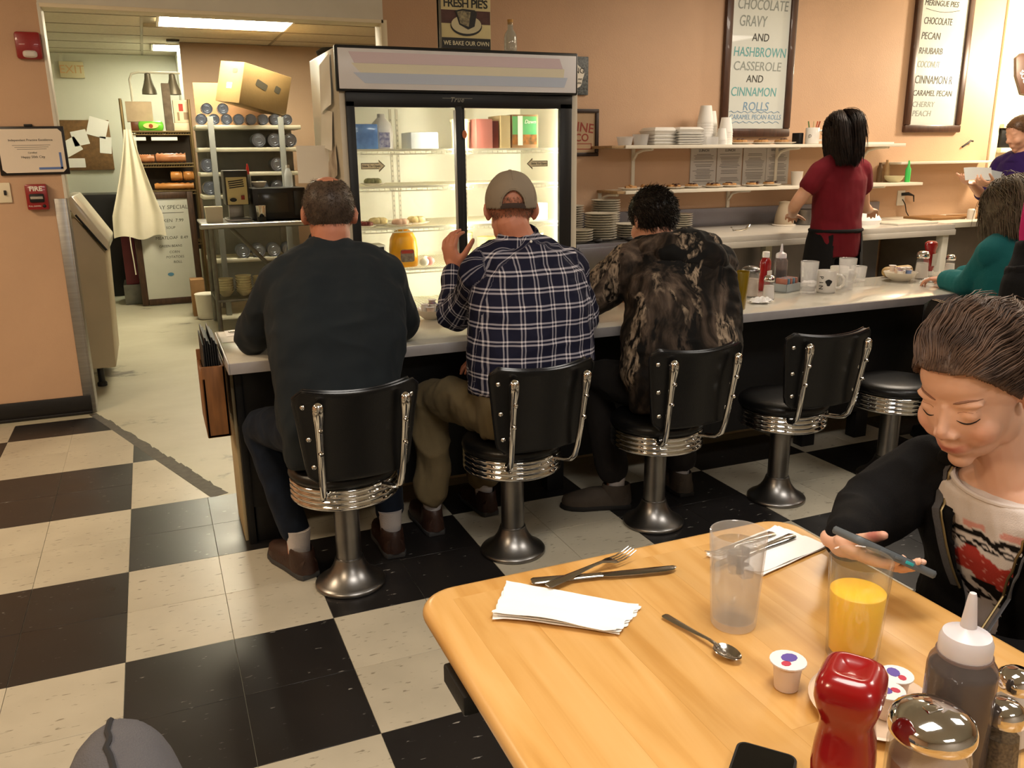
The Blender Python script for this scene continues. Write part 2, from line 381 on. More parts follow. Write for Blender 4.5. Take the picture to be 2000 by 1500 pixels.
def troffer(name, label, c, sx, sy, m, group=None):
    t = thing(name, label, 'ceiling light', c, 0, group)
    MB().bb(-sx/2-.02, sx/2+.02, -sy/2-.02, -sy/2, -.012, .02).bb(-sx/2-.02, sx/2+.02, sy/2, sy/2+.02, -.012, .02).bb(-sx/2-.02, -sx/2, -sy/2, sy/2, -.012, .02).bb(sx/2, sx/2+.02, -sy/2, sy/2, -.012, .02).build('frame', m_white, t)
    MB().bb(-sx/2, sx/2, -sy/2, sy/2, -.004, .006).build('diffuser', m, t, smooth=False)
    return t
troffer('ceiling_light', 'long fluorescent troffer in the ceiling above the kitchen table', (.985, 5.72, KH-.002), 1.06, .6, m_lamp)
troffer('ceiling_light', 'small far fluorescent light above the bread rack', (.6, 7.62, KH-.002), .35, .5, m_lamp2)
m_lampm = mat('troffer_diffuser', '#e8e4dc', .5)
for i, (x, y, p, c) in enumerate(TROFFERS):
    troffer('ceiling_light_offscreen', 'fluorescent troffer in the dining room ceiling '+['before the certificate wall', 'above the open tiles left of the table', 'straight above the maple table', 'behind the girl at the table', 'above the waitress', 'beyond the person in pink', 'behind the maple table by the front wall'][i], (x, y, H-.012), 1.16, .56, m_lampm, 'dining room ceiling troffers')
# ceiling vents
m_vent = mat('vent_dark', '#5a5040', .6)
def vent(c, sx, sy, label):
    t = thing('ceiling_vent', label, 'vent', c); MB().bb(-sx/2, sx/2, -sy/2, sy/2, -.006, .004).build('plate', m_vent, t, bevel=.002)
    b = MB()
    for k in range(5): b.box((0, -sy/2+sy*(k+.7)/5.4, -.01), (sx*.9, .02, .006), mx=None)
    b.build('louver', mat('vent_louver', '#3f382c', .6), t)
vent((-.38, 5.3, KH-.004), .34, .3, 'dark ceiling vent above the corkboard side of the kitchen')
vent((.6, 7.05, KH-.004), .12, .12, 'little dark ceiling vent near the far light')
# ================================================================ STOOLS
m_vinyl = mat('black_vinyl', '#0d0d0e', .33, var=.2, vscale=25, bump=.08, bscale=220)
m_pipe = mat('vinyl_piping', '#121214', .22)
def make_stool():
    t = thing('bar_stool', 'x', 'stool', (0, 0, 0), 0, 'counter stools along the diner counter')
    MB().lathe([(.0, 0), (.117, 0), (.1205, .004), (.1205, .011), (.117, .016), (.108, .021), (.094, .030), (.081, .041), (.070, .053), (.060, .068), (.053, .083), (.0485, .098), (.0, .098)], n=48).build('base', m_satin, t, ang=50)
    MB().lathe([(0, .095), (.047, .095), (.048, .099), (.047, .103), (.0425, .104), (.0425, .34), (0, .34)], n=32).build('pole', m_satin, t)
    prof = [(0, .334), (.150, .334), (.168, .338)]
    z = .34
    for k in range(4): prof += [(.172, z), (.177, z+.004), (.178, z+.009), (.177, z+.014), (.172, z+.0175)]; z += .0185
    prof += [(.165, z), (0, z)]
    MB().lathe(prof, n=56).build('seat_ring', m_chrome, t, ang=60)
    MB().lathe([(0, .41), (.168, .412), (.177, .418), (.181, .428), (.178, .443), (.165, .454), (.13, .461), (.06, .464), (0, .465)], n=48).build('cushion', m_vinyl, t, ang=60)
    R = .36
    def P(u, v, off):
        v1 = min(max(v, 0), 1); z = .475+.285*v1
        hw = .150+.042*v1**1.2
        edge = 0
        if v1 > .88: edge = 1-sqrt(max(0, 1-((v1-.88)/.12)**2))
        elif v1 < .14: edge = 1-sqrt(max(0, 1-((.14-v1)/.14)**2))
        hw *= 1-.16*edge
        zz = z+.012*(2*u-1)**2*(1 if v1 > .5 else 0)*v1
        a = (2*u-1)*hw/R
        yb = -.225-.045*v1**1.5
        return (sin(a)*(R+off), yb+R-cos(a)*(R+off), zz)
    nu, nv = 22, 16
    b = MB(); vs = []; 
    for off in (.0, .03):
        for j in range(nv+1):
            for i in range(nu+1): 
                o = off+ (-.010 if off == 0 else .0)*sin(pi*i/nu)*sin(pi*j/nv)
                vs.append(P(i/nu, j/nv, o))
    W_ = nu+1; K = W_*(nv+1); fs = []
    for j in range(nv):
        for i in range(nu):
            q = (j*W_+i, j*W_+i+1, (j+1)*W_+i+1, (j+1)*W_+i); fs += [q, tuple(a+K for a in reversed(q))]
    loop = [i for i in range(W_)]+[j*W_+nu for j in range(1, nv+1)]+[nv*W_+i for i in range(nu-1, -1, -1)]+[j*W_ for j in range(nv-1, 0, -1)]
    fs += [(loop[i], loop[i]+K, loop[(i+1) % len(loop)]+K, loop[(i+1) % len(loop)]) for i in range(len(loop))]
    bk = b.add(vs, fs).build('backrest', m_vinyl, t, bevel=.004, ang=60)
    for off in (.004, .026):
        pts = [P(0, j/14, off) for j in range(15)]+[P(i/20, 1, off) for i in range(1, 21)]+[P(1, 1-j/14, off) for j in range(1, 15)]
        MB().tube(pts, .0042, 6).build('piping', m_pipe, bk)
    for sx in (0, 1):
        for v in (.18, .50, .84):
            u = .07 if sx == 0 else .93
            p = V(P(u, v, .03)); n = (p-V(P(u, v, 0))).normalized()
            x, y, zz = frame_from(n); mx = Mx((x, y, zz)).transposed().to_4x4(); mx.translation = p
            MB().lathe([(0, -.003), (.0075, -.003), (.0075, .001), (.005, .0035), (0, .0042)], n=12, mx=mx).build('rivet', m_chrome, bk)
    for sx in (-1, 1):
        path = [(sx*.075, -.135, .402), (sx*.10, -.165, .405), (sx*.113, -.195, .408), (sx*.118, -.225, .418), (sx*.121, -.245, .438), (sx*.124, -.258, .48), (sx*.1265, -.272, .55), (sx*.129, -.284, .62), (sx*.1305, -.293, .675), (sx*.131, -.298, .705), (sx*.131, -.300, .728)]
        rr = [.008, .009, .0095, .010, .0105, .0105, .0105, .011, .0130, .0170, .0175]
        s_ = MB().tube(path, rr, 12, hint=(1, 0, 0), dome=True).build('support', m_chrome, t, ang=60)
        for z in (.585, .66):
            yy = -.2785 if z < .6 else -.291
            MB().lathe([(0, 0), (.0075, 0), (.0075, .009), (.005, .012), (0, .0125)], n=12, mx=Mx.Translation((sx*.129, yy-.0075, z)) @ Mx.Rotation(radians(98), 4, 'X')).build('screw', m_chrome, s_)
    return t
stool = make_stool()
SY = .21
SLAB = ['black vinyl counter stool under the man in the dark plain shirt', 'black vinyl counter stool under the man in the plaid shirt', 'black vinyl counter stool under the person in the camouflage hoodie',
        'empty black vinyl stool beside the camouflage hoodie', 'empty black vinyl stool next to the woman in teal', 'black vinyl stool under the woman in teal', 'black vinyl stool under the person in pink']
SROT = [.04, .05, .0, -.06, 1.3, 0, 0]
for i in range(7):
    x = .712+.6085*i
    if i == 0: o = stool; o.location = (x, SY, 0); o.rotation_euler = (0, 0, SROT[0]); o['label'] = SLAB[0]
    else: dup(stool, (x, SY, 0), SROT[i], SLAB[i])

# ================================================================ DINER COUNTER
m_lam = mat('counter_laminate', '#cfcabc', .16, var=.10, vscale=60, color2='#b4ae9e', coat=.3)
m_edge = mat('counter_edge', '#a9a5a6', .38, .25, var=.08, vscale=20)
m_cblack = mat('counter_black', '#0b0a0b', .55, var=.2, vscale=6, bump=.1)
m_tan = mat('tan_board', '#b9a883', .6, var=.15, vscale=6)
ct = thing('countertop', 'long pale laminate diner countertop with a grey edge band', 'countertop', (.4, .74, .72))
MB().bb(.40, 5.3, .452, 1.035, .7225, .76).build('slab', m_lam, ct, W=True, bevel=.003)
MB().bb(.40, 5.3, .446, .452, .7205, .758).bb(.394, .40, .446, 1.035, .7205, .758).build('edge_band', m_edge, ct, W=True, bevel=.0015)
cb_ = thing('counter_base', 'black fronted base carrying the long diner countertop', 'counter', (.42, .67, 0))
MB().bb(.45, 5.3, .67, .70, .145, .7225).build('front_panel', m_cblack, cb_, W=True)
MB().bb(.424, .45, .66, 1.0, 0.0, .7225).build('end_panel', m_cblack, cb_, W=True, bevel=.002)
MB().bb(.412, .424, .70, 1.0, 0.0, .7225).build('end_trim', m_tan, cb_, W=True, bevel=.002)
MB().bb(.45, 5.3, .995, 1.02, 0, .7225).build('back_panel', m_tan, cb_, W=True)
for x in (.495, 1.72, 3.12, 3.46, 4.6): MB().bb(x-.04, x+.04, .675, .74, 0, .15).build('leg', m_cblack, cb_, W=True, bevel=.004)
MB().bb(.42, 5.3, 1.0, 1.03, 0, .1).build('toe_board', m_tan, cb_, W=True)

# ================================================================ BACK COUNTER, SHELVES
m_bctop = mat('back_counter_top', '#cbc6bd', .25, var=.06, vscale=10)
m_splash = mat('steel_splash', '#8d8b92', .38, .5, var=.1)
m_wood2 = mat('raw_wood', '#a98a63', .6, var=.3, vscale=5, stretch=(1, 8, 1))
bc = thing('back_counter', 'pale worktop on white legs along the salmon wall', 'counter', (3.2, 2.48, 0))
MB().bb(3.2, 5.66, 2.10, 2.858, .862, .9).build('worktop', m_bctop, bc, W=True, bevel=.004)
MB().bb(3.2, 5.66, 2.09, 2.13, .822, .862).build('apron_rail', m_bctop, bc, W=True, bevel=.003)
struct('trim_8', MB().bb(2.55, 5.66, 2.838, 2.8605, .9, 1.03), m_splash, 'grey splashback above the back counter', bevel=.002)
for x in (5.60,): MB().bb(x-.03, x+.03, 2.12, 2.18, 0, .83).build('leg', m_white, bc, W=True, bevel=.004)
for x in (3.3, 4.4): MB().bb(x-.03, x+.03, 2.62, 2.68, 0, .83).build('leg', m_white, bc, W=True, bevel=.004)
MB().bb(3.21, 5.6, 2.75, 2.85, .12, .82).build('rear_panel', m_splash, bc, W=True)
m_sdraw = mat('steel_drawer', '#7d7c80', .35, .8, var=.15, vscale=5)
pd = thing('plate_cabinet', 'steel cabinet with drawer fronts under the plate stacks', 'cabinet', (2.87, 2.48, 0))
MB().bb(2.55, 3.2, 2.12, 2.858, .02, .9).build('body', m_sdraw, pd, W=True, bevel=.004)
for z0, z1 in ((.74, .88), (.55, .72), (.2, .53)):
    d = MB().bb(2.56, 3.19, 2.105, 2.12, z0, z1).build('drawer', m_sdraw, pd, W=True, bevel=.004)
    MB().tube([(2.78, 2.105, z1-.04), (2.79, 2.085, z1-.04), (2.96, 2.085, z1-.04), (2.97, 2.105, z1-.04)], .007, 8).build('handle', m_cblack, d, W=True)
m_shelf = mat('white_shelf', '#e2dbcb', .4, var=.04)
def wall_shelf(label, x0, x1, z, brackets, woodend):
    t = thing('wall_shelf', label, 'shelf', (x0, 2.7, z))
    MB().bb(x0, x1, 2.56, 2.858, z-.022, z).build('board', m_shelf, t, W=True, bevel=.002)
    MB().bb(x0-woodend, x0, 2.57, 2.858, z-.02, z-.002).build('wood_end', m_wood2, t, W=True, bevel=.002)
    for x in brackets:
        b = MB().bb(x-.012, x+.012, 2.845, 2.858, z-.28, z-.022)
        b.tube([(x, 2.85, z-.10), (x, 2.80, z-.05), (x, 2.72, z-.032), (x, 2.60, z-.026)], .010, 6).build('bracket', m_shelf, t, W=True)
    return t
wall_shelf('long white wall shelf holding foam boxes and cups', 3.13, 5.58, 1.478, (3.36, 4.6, 5.45), .10)
wall_shelf('lower white wall shelf lined with plates of food', 3.14, 5.8, 1.185, (3.1, 4.18, 5.45), .06)

# ================================================================ FOREGROUND TABLE
def wood(name, c1, c2, c3):
    m = bpy.data.materials.new(name); m.use_nodes = True; nt = m.node_tree; b = nt.nodes['Principled BSDF']; b.inputs['Roughness'].default_value = .3; b.inputs['Coat Weight'].default_value = .25; b.inputs['Coat Roughness'].default_value = .2
    tc = nt.nodes.new('ShaderNodeTexCoord'); oi = nt.nodes.new('ShaderNodeObjectInfo'); ad = nt.nodes.new('ShaderNodeVectorMath'); ad.operation = 'MULTIPLY_ADD'
    nt.links.new(oi.outputs['Random'], ad.inputs[0]); ad.inputs[1].default_value = (7, 5, 3); nt.links.new(tc.outputs['Object'], ad.inputs[2])
    mp = nt.nodes.new('ShaderNodeMapping'); mp.inputs['Scale'].default_value = (18, 1.6, 18); nt.links.new(ad.outputs[0], mp.inputs[0])
    n = nt.nodes.new('ShaderNodeTexNoise'); n.inputs['Scale'].default_value = 1.4; n.inputs['Detail'].default_value = 6; n.inputs['Distortion'].default_value = .6; nt.links.new(mp.outputs[0], n.inputs['Vector'])
    r = nt.nodes.new('ShaderNodeValToRGB'); e = r.color_ramp.elements; e[0].position = .3; e[0].color = (*lin(c1), 1); e[1].position = .7; e[1].color = (*lin(c3), 1); q = e.new(.5); q.color = (*lin(c2), 1)
    nt.links.new(n.outputs['Fac'], r.inputs[0])
    hs = nt.nodes.new('ShaderNodeHueSaturation'); mr = nt.nodes.new('ShaderNodeMapRange'); mr.inputs[3].default_value = .93; mr.inputs[4].default_value = 1.05
    nt.links.new(oi.outputs['Random'], mr.inputs[0]); nt.links.new(mr.outputs[0], hs.inputs['Value']); nt.links.new(r.outputs[0], hs.inputs['Color']); nt.links.new(hs.outputs[0], b.inputs['Base Color'])
    return m
m_maple = wood('maple', '#c08d48', '#cf9f5c', '#d8ab6c')
TX0, TX1, TY0, TY1, TZ = .538, 1.288, -2.55, -1.246, .74
tb = thing('dining_table', 'honey maple dining table with rounded corners in the foreground', 'table', ((TX0+TX1)/2, -1.9, 0))
def rrect(x0, x1, y0, y1, r, n=6):
    out = []
    for cx, cy, a0 in ((x1-r, y1-r, 0), (x0+r, y1-r, 90), (x0+r, y0+r, 180), (x1-r, y0+r, 270)):
        for k in range(n+1): a = radians(a0+90*k/n); out.append((cx+r*cos(a), cy+r*sin(a)))
    return out
rings = []
for k in range(9):
    a = radians(-90+180*k/8); ins = .016*(1-cos(a)); z = TZ-.0165+.0165*sin(a)
    rings.append([(x, y, z) for x, y in rrect(TX0+ins, TX1-ins, TY0+ins, TY1-ins, .062-ins*.6, 8)])
top = MB().loft(rings).build('tabletop', m_maple, tb, W=True, ang=60)
nx = 7; w0, w1 = TX0+.052, TX1-.052
random.seed(3)
for k in range(nx):
    xa, xb = w0+(w1-w0)*k/nx, w0+(w1-w0)*(k+1)/nx
    cuts = sorted([TY0+.05, TY1-.05]+[random.uniform(TY0+.3, TY1-.2) for _ in range(1)])
    for ya, yb in zip(cuts[:-1], cuts[1:]):
        MB().bb(xa+.0001, xb-.0001, ya+.0001, yb-.0001, TZ-.004, TZ+.0002).build('plank', m_maple, top, W=True, smooth=False)
m_iron = mat('black_iron', '#141414', .5, bump=.1)
MB().lathe([(0, .03), (.04, .03), (.04, .69), (0, .69)], c=((TX0+TX1)/2, -1.9, 0), n=20).build('column', m_iron, tb, W=True)
MB().bb(TX0+.05, TX1-.05, -1.96, -1.84, .003, .035).bb((TX0+TX1)/2-.06, (TX0+TX1)/2+.06, -2.35, -1.45, .003, .035).build('foot', m_iron, tb, W=True, bevel=.01)
MB().bb(TX0+.06, TX1-.06, -1.95, -1.85, .68, .708).bb((TX0+TX1)/2-.05, (TX0+TX1)/2+.05, -2.4, -1.36, .68, .708).build('spider', m_iron, tb, W=True, bevel=.006)
MB().bb(TX0-.004, TX0+.03, -1.50, -1.41, .676, .7075).build('bracket', m_iron, tb, W=True, bevel=.004)
# ================================================================ DISPLAY COOLER
m_enamel = mat('white_enamel', '#cdc5b5', .35, var=.05)
m_inner = mat('cooler_liner', '#e9e6da', .4)
m_dframe = mat('black_door_frame', '#0c0c0e', .4)
m_pane = glassy('cooler_glass', (.96, .98, .97), .06, .01)
m_tube = mat('cooler_tube', '#ffffff', .5, emit='#fff4d8', estr=85)
FX0, FX1, FY0, FY1, FZ = 1.165, 2.53, 2.085, 2.85, 1.965
fr = thing('display_cooler', 'tall two-door glass display cooler with a striped sign panel on top', 'cooler', ((FX0+FX1)/2, 2.46, 0))
MB().bb(FX0, FX0+.04, FY0, FY1, .02, FZ).bb(FX1-.04, FX1, FY0, FY1, .02, FZ).bb(FX0+.04, FX1-.04, FY1-.04, FY1, .02, FZ).bb(FX0+.04, FX1-.04, FY0, FY1-.04, .02, .22).bb(FX0+.04, FX1-.04, FY0+.03, FY1-.04, 1.72, FZ).build('cabinet', m_enamel, fr, W=True, bevel=.004)
MB().bb(FX0+.04, FX0+.046, FY0+.06, FY1-.04, .22, 1.72).bb(FX1-.046, FX1-.04, FY0+.06, FY1-.04, .22, 1.72).bb(FX0+.04, FX1-.04, FY1-.046, FY1-.04, .22, 1.72).bb(FX0+.04, FX1-.04, FY0+.06, FY1-.04, .22, .226).bb(FX0+.04, FX1-.04, FY0+.06, FY1-.04, 1.712, 1.72).build('liner', m_inner, fr, W=True)
# sign box
sg = thing('x', '', '') if False else None
b = MB().bb(1.150, 2.512, 2.048, 2.085, 1.745, 1.968)
sb = b.build('sign_box', m_dframe, fr, W=True, bevel=.008)
m_sign = bpy.data.materials.new('sign_stripes'); m_sign.use_nodes = True
nt = m_sign.node_tree; bs = nt.nodes['Principled BSDF']; bs.inputs['Roughness'].default_value = .35
MB().bb(1.163, 2.499, 2.044, 2.05, 1.757, 1.952).build('sign_panel', mat('sign_white', '#e2e2ea', .3), sb, W=True, bevel=.002)
def stripe(z0, z1, sl, sr, c, nm):
    y = 2.0425
    pts = [(1.215+sl, z0), (2.425-sr*.2, z0), (2.445-sr, z1), (1.205+sl*.4, z1)]
    MB().loft([[(x, y, z) for x, z in pts], [(x, y+.002, z) for x, z in pts]]).build('stripe', mat(nm, c, .35), sb, W=True, smooth=False)
stripe(1.882, 1.935, .03, .05, '#dccbd6', 'stripe_rose'); stripe(1.836, 1.881, .06, .02, '#e8e3d0', 'stripe_yellow'); stripe(1.785, 1.836, .08, .0, '#c2cfe8', 'stripe_blue')
# door frames and panes
MB().bb(1.195, 2.49, 2.07, 2.10, 1.672, 1.745).bb(1.195, 2.49, 2.07, 2.10, .2, .30).bb(1.195, 1.24, 2.07, 2.10, .2, 1.7).bb(2.412, 2.488, 2.07, 2.10, .2, 1.7).build('door_surround', m_dframe, fr, W=True, bevel=.003)
dl = MB().bb(1.79, 1.822, 2.068, 2.092, .29, 1.68).bb(1.236, 1.79, 2.078, 2.088, .29, .33).build('sliding_door', m_dframe, fr, W=True, bevel=.003)
MB().bb(1.236, 1.792, 2.079, 2.083, .32, 1.676).build('pane', m_pane, dl, W=True)
dr = MB().bb(1.822, 1.846, 2.088, 2.106, .29, 1.68).bb(1.84, 2.414, 2.092, 2.102, .29, .33).build('sliding_door', m_dframe, fr, W=True, bevel=.003)
MB().bb(1.842, 2.414, 2.094, 2.098, .32, 1.676).build('pane', m_pane, dr, W=True)
MB().bb(1.775, 1.789, 2.07, 2.078, .3, 1.66).build('door_handle', mat('clear_rail', '#c8c6bc', .2, .6), dl, W=True, bevel=.002)
text('True', .036, mat('logo_silver', '#8f8b80', .4, .5), fr, face_mx((1.795, 2.0685, 1.712)), shear=.35, space=1.15)
MB().bb(1.715, 1.885, 2.0683, 2.070, 1.7195, 1.7215).build('logo_line', mat('logo_silver', '#8f8b80', .4, .5), fr, W=True)
# lamp tubes inside
for x, y in ((1.835, 2.15), (2.455, 2.15)):
    MB().lathe([(0, .35), (.010, .35), (.010, 1.66), (0, 1.66)], c=(x, y, 0), n=10).build('lamp_tube', m_tube, fr, W=True)
# slotted standards and wire shelves
m_slot = mat('slot_dark', '#9a978a', .5)
for x in (1.62, 1.66, 2.1):
    b = MB().bb(x-.008, x+.008, 2.80, 2.805, .25, 1.7).build('shelf_standard', m_enamel, fr, W=True)
    q = MB()
    for k in range(46): q.bb(x-.003, x+.003, 2.7985, 2.801, .28+k*.03, .292+k*.03)
    q.build('slot_row', m_slot, b, W=True)
m_wire = mat('white_wire', '#efe9d6', .35)
for z in (1.462, 1.268, 1.045, .815, .55):
    q = MB().bb(1.215, 2.475, 2.155, 2.163, z-.012, z).bb(1.215, 2.475, 2.155, 2.162, z-.03, z-.024).bb(1.215, 2.475, 2.77, 2.778, z-.012, z)
    for k in range(84): x = 1.22+k*.01505; q.bb(x-.0016, x+.0016, 2.157, 2.775, z-.004, z)
    for k in range(42): x = 1.22+k*.0301; q.bb(x-.0016, x+.0016, 2.156, 2.159, z-.03, z)
    q.build('wire_shelf', m_wire, fr, W=True, smooth=False)
# slide to open arrows on the glass
m_arrow = mat('arrow_print', '#6d6552', .5); m_arrowin = mat('arrow_fill', '#d9cfae', .5)
for x0, sgn, y, par in ((1.258, 1, 2.0775, dl), (2.345, -1, 2.0925, dr)):
    for m, k, dy in ((m_arrow, 0, 0), (m_arrowin, .004, -.0006)):
        pts = [(k, -.016+k), (.095, -.016+k), (.095, -.032+k*2), (.130-k*1.6, 0), (.095, .032-k*2), (.095, .016-k), (k, .016-k)]
        pts = [(x0+sgn*a, 1.375+b_) for a, b_ in pts]
        MB().loft([[(x, y+dy, z) for x, z in pts], [(x, y+dy+.0008, z) for x, z in pts]]).build('arrow_decal', m, par, W=True, smooth=False)
    text('Slide To Open', .0165, mat('print_dark', '#2d2a24', .5), par, face_mx((x0+sgn*.055, y-.001, 1.375)))
# papers on the left side of the cooler
m_paper = mat('paper', '#efeae0', .7, var=.05, vscale=4); m_paper2 = mat('paper_old', '#b9ad98', .7, var=.25, vscale=10)
def side_paper(y, z, w, h, roll, m, label):
    mx = Mx.Translation((FX0-.003, y, z)) @ Mx.Rotation(-pi/2, 4, 'Z') @ Mx.Rotation(pi/2, 4, 'X') @ Mx.Rotation(roll, 4, 'Z')
    q = MB().grid(lambda u, v: ((u-.5)*w, (v-.5)*h, .016+.012*sin(v*7+y*9)*sin(u*3)*(1-v)-.012*v), 6, 8, mx=mx, thick=.0008)
    return tag(q.build('paper_sheet', m, None), label, 'paper')
side_paper(2.36, 1.80, .30, .26, .12, m_paper, 'narrow white note hanging high on the cooler side')
side_paper(2.40, 1.57, .30, .20, -.1, m_paper, 'crumpled white note in the middle of the cooler side')
side_paper(2.30, 1.36, .26, .17, .4, mat('photo_print', '#8a7460', .4, var=.7, vscale=12, color2='#e0d8c8'), 'tilted brown photo print on the cooler side')
side_paper(2.34, 1.08, .36, .30, .05, m_paper2, 'long tan paper strip on the cooler side')
mx = Mx.Translation((1.075, 2.44, 1.385)) @ Mx.Rotation(-.08, 4, 'Z') @ Mx.Rotation(pi/2, 4, 'X')
fl = MB().grid(lambda u, v: ((u-.5)*.175, (v-.5)*.20, .006*sin(3*u)), 5, 5, mx=mx, thick=.001).build('paper_sheet', m_paper)
tag(fl, 'blank white sheet sticking out from the cooler side', 'paper')
# ================================================================ PEOPLE
def superring(c, lat, dep, hw, hd, n=28, e=2.5):
    out = []
    for j in range(n):
        a = 2*pi*j/n; ca_, sa_ = cos(a), sin(a)
        x = math.copysign(abs(ca_)**(2/e), ca_)*hw; y = math.copysign(abs(sa_)**(2/e), sa_)*hd
        out.append(tuple(V(c)+lat*x+dep*y))
    return out
def torso(mb, secs, grow=0., e=2.4):
    """secs: (center, lateral axis, half width, half depth)"""
    rings = []
    for i, (c, lat, hw, hd) in enumerate(secs):
        t = V(secs[min(i+1, len(secs)-1)][0])-V(secs[max(i-1, 0)][0]); t.normalize()
        l = V(lat); l = (l-t*l.dot(t)).normalized(); d = t.cross(l)
        rings.append(superring(c, l, d, hw+grow, hd+grow, e=e))
    mb.loft(rings); return mb
def limb(mb, pts, rr, grow=0., n=14):
    mb.tube(pts, [r+grow for r in rr], n, dome=True); return mb
def bezier(a, b, c, n=6):
    a, b, c = V(a), V(b), V(c)
    return [tuple(a*(1-t)**2+b*2*t*(1-t)+c*t*t) for t in [i/n for i in range(n+1)]]
def joint(a, b, c, k=.22):
    """limb path a-b-c with the bend at b slightly rounded"""
    a, b, c = V(a), V(b), V(c); p, q = b+(a-b)*k, b+(c-b)*k
    return [a, a+(p-a)*.5]+[p*.25+b*.5+q*.25 if t == .5 else (p*(1-t)**2+b*2*t*(1-t)+q*t*t) for t in (0, .25, .5, .75, 1)]+[q+(c-q)*.5, c]
def remesh(mb, voxel, it=5, name='m', fac=.5):
    me = bpy.data.meshes.new('tmp'); me.from_pydata(mb.v, [], mb.f)
    bm = bmesh.new(); bm.from_mesh(me); bmesh.ops.recalc_face_normals(bm, faces=bm.faces[:]); bm.to_mesh(me); bm.free()
    o = bpy.data.objects.new('tmp', me); COL.objects.link(o)
    r = o.modifiers.new('r', 'REMESH'); r.mode = 'VOXEL'; r.voxel_size = voxel; r.adaptivity = 0
    s = o.modifiers.new('s', 'SMOOTH'); s.factor = fac; s.iterations = it
    out = bpy.data.meshes.new_from_object(o.evaluated_get(bpy.context.evaluated_depsgraph_get())); out.name = name
    bpy.data.objects.remove(o); bpy.data.meshes.remove(me)
    out.polygons.foreach_set('use_smooth', [True]*len(out.polygons))
    return out
def get_v(me):
    a = np.zeros(len(me.vertices)*3); me.vertices.foreach_get('co', a); return a.reshape(-1, 3)
def get_n(me):
    a = np.zeros(len(me.vertices)*3); me.vertices.foreach_get('normal', a); return a.reshape(-1, 3)
def set_v(me, a): me.vertices.foreach_set('co', a.ravel()); me.update()
def wrinkle(me, layers):
    """layers: (amplitude, scale, seed, stretch vector)"""
    p = get_v(me); n = get_n(me); d = np.zeros(len(p))
    for amp, sc, seed, st in layers:
        q = fbm(p*np.array(st), sc, seed)
        d += amp*(1-2*np.abs(q)) if amp > 0 else -amp*q
    set_v(me, p+n*d[:, None])
def put(name, me, m, parent, label=None):
    me.transform(PM[parent.name].inverted()); me.materials.clear()
    for q in (m if isinstance(m, (list, tuple)) else [m]): me.materials.append(q)
    o = part(name, me, parent)
    if label: o['label'] = label
    return o
def hmx(c, fwd, up=(0, 0, 1), s=1.):
    f = V(fwd).normalized(); u = V(up); u = (u-f*u.dot(f)).normalized(); r = f.cross(u)
    m = Mx((r*s, f*s, u*s)).transposed().to_4x4(); m.translation = V(c); return m
def head(mb, mx, ears=1., fine=False, femme=False):
    E = lambda c, r, rot=None, n=18, k=12: mb.ell(c, r, mx=mx, n=n, k=k, rot=rot)
    E((0, -.012, .030), (.0755, .096, .087), n=28, k=18)
    E((0, .028, -.020), (.0635, .066, .078), n=24, k=16)
    E((0, .026, -.062), (.050, .058, .050), n=20, k=14)
    E((0, .066, -.097), (.020, .019, .017))
    for s in (-1, 1):
        E((s*.044, .004, -.058), (.017, .036, .036)); E((s*.040, .057, -.030), (.024, .027, .028))
        if femme: E((s*.034, .066, -.043), (.018, .018, .018))
        E((s*.031, .0735, .005), (.0150, .0125, .0125))
        E((s*.030, .0735, .0245), (.024, .0105, .008), rot=Mx.Rotation(-s*.25, 3, 'Z'))
        if ears:
            R = Mx.Rotation(s*.45*ears, 3, 'Z') @ Mx.Rotation(-.18, 3, 'X')
            E((s*.079, -.012, .002), (.0075, .019, .031), rot=R); E((s*.0765, -.006, -.022), (.0075, .012, .012), rot=R)
    E((0, .040, .046), (.056, .047, .046), n=22, k=14)
    k = .80 if femme else 1.
    mb.tube([(0, .084, .018), (0, .084+.005*k, .006), (0, .084+.014*k, -.008), (0, .084+.022*k, -.019), (0, .084+.023*k, -.026)], [.0085*k, .0085*k, .0092*k, .0112*k, .010*k], 12, mx=mx, dome=True)
    for s in (-1, 1): E((s*.0115, .094, -.029), (.0080, .010, .0070))
    E((0, .073, -.060), (.030, .021, .024))
    if fine:
        mb.tube([(-.030, .072, -.0545), (-.015, .0875, -.0565), (-.004, .0925, -.0550), (.004, .0925, -.0550), (.015, .0875, -.0565), (.030, .072, -.0545)], [.002, .0040, .0046, .0046, .0040, .002], 10, mx=mx, dome=True)
        mb.tube([(-.027, .074, -.0590), (-.011, .0890, -.0650), (.011, .0890, -.0650), (.027, .074, -.0590)], [.0025, .0056, .0056, .0025], 10, mx=mx, dome=True)
    return mb
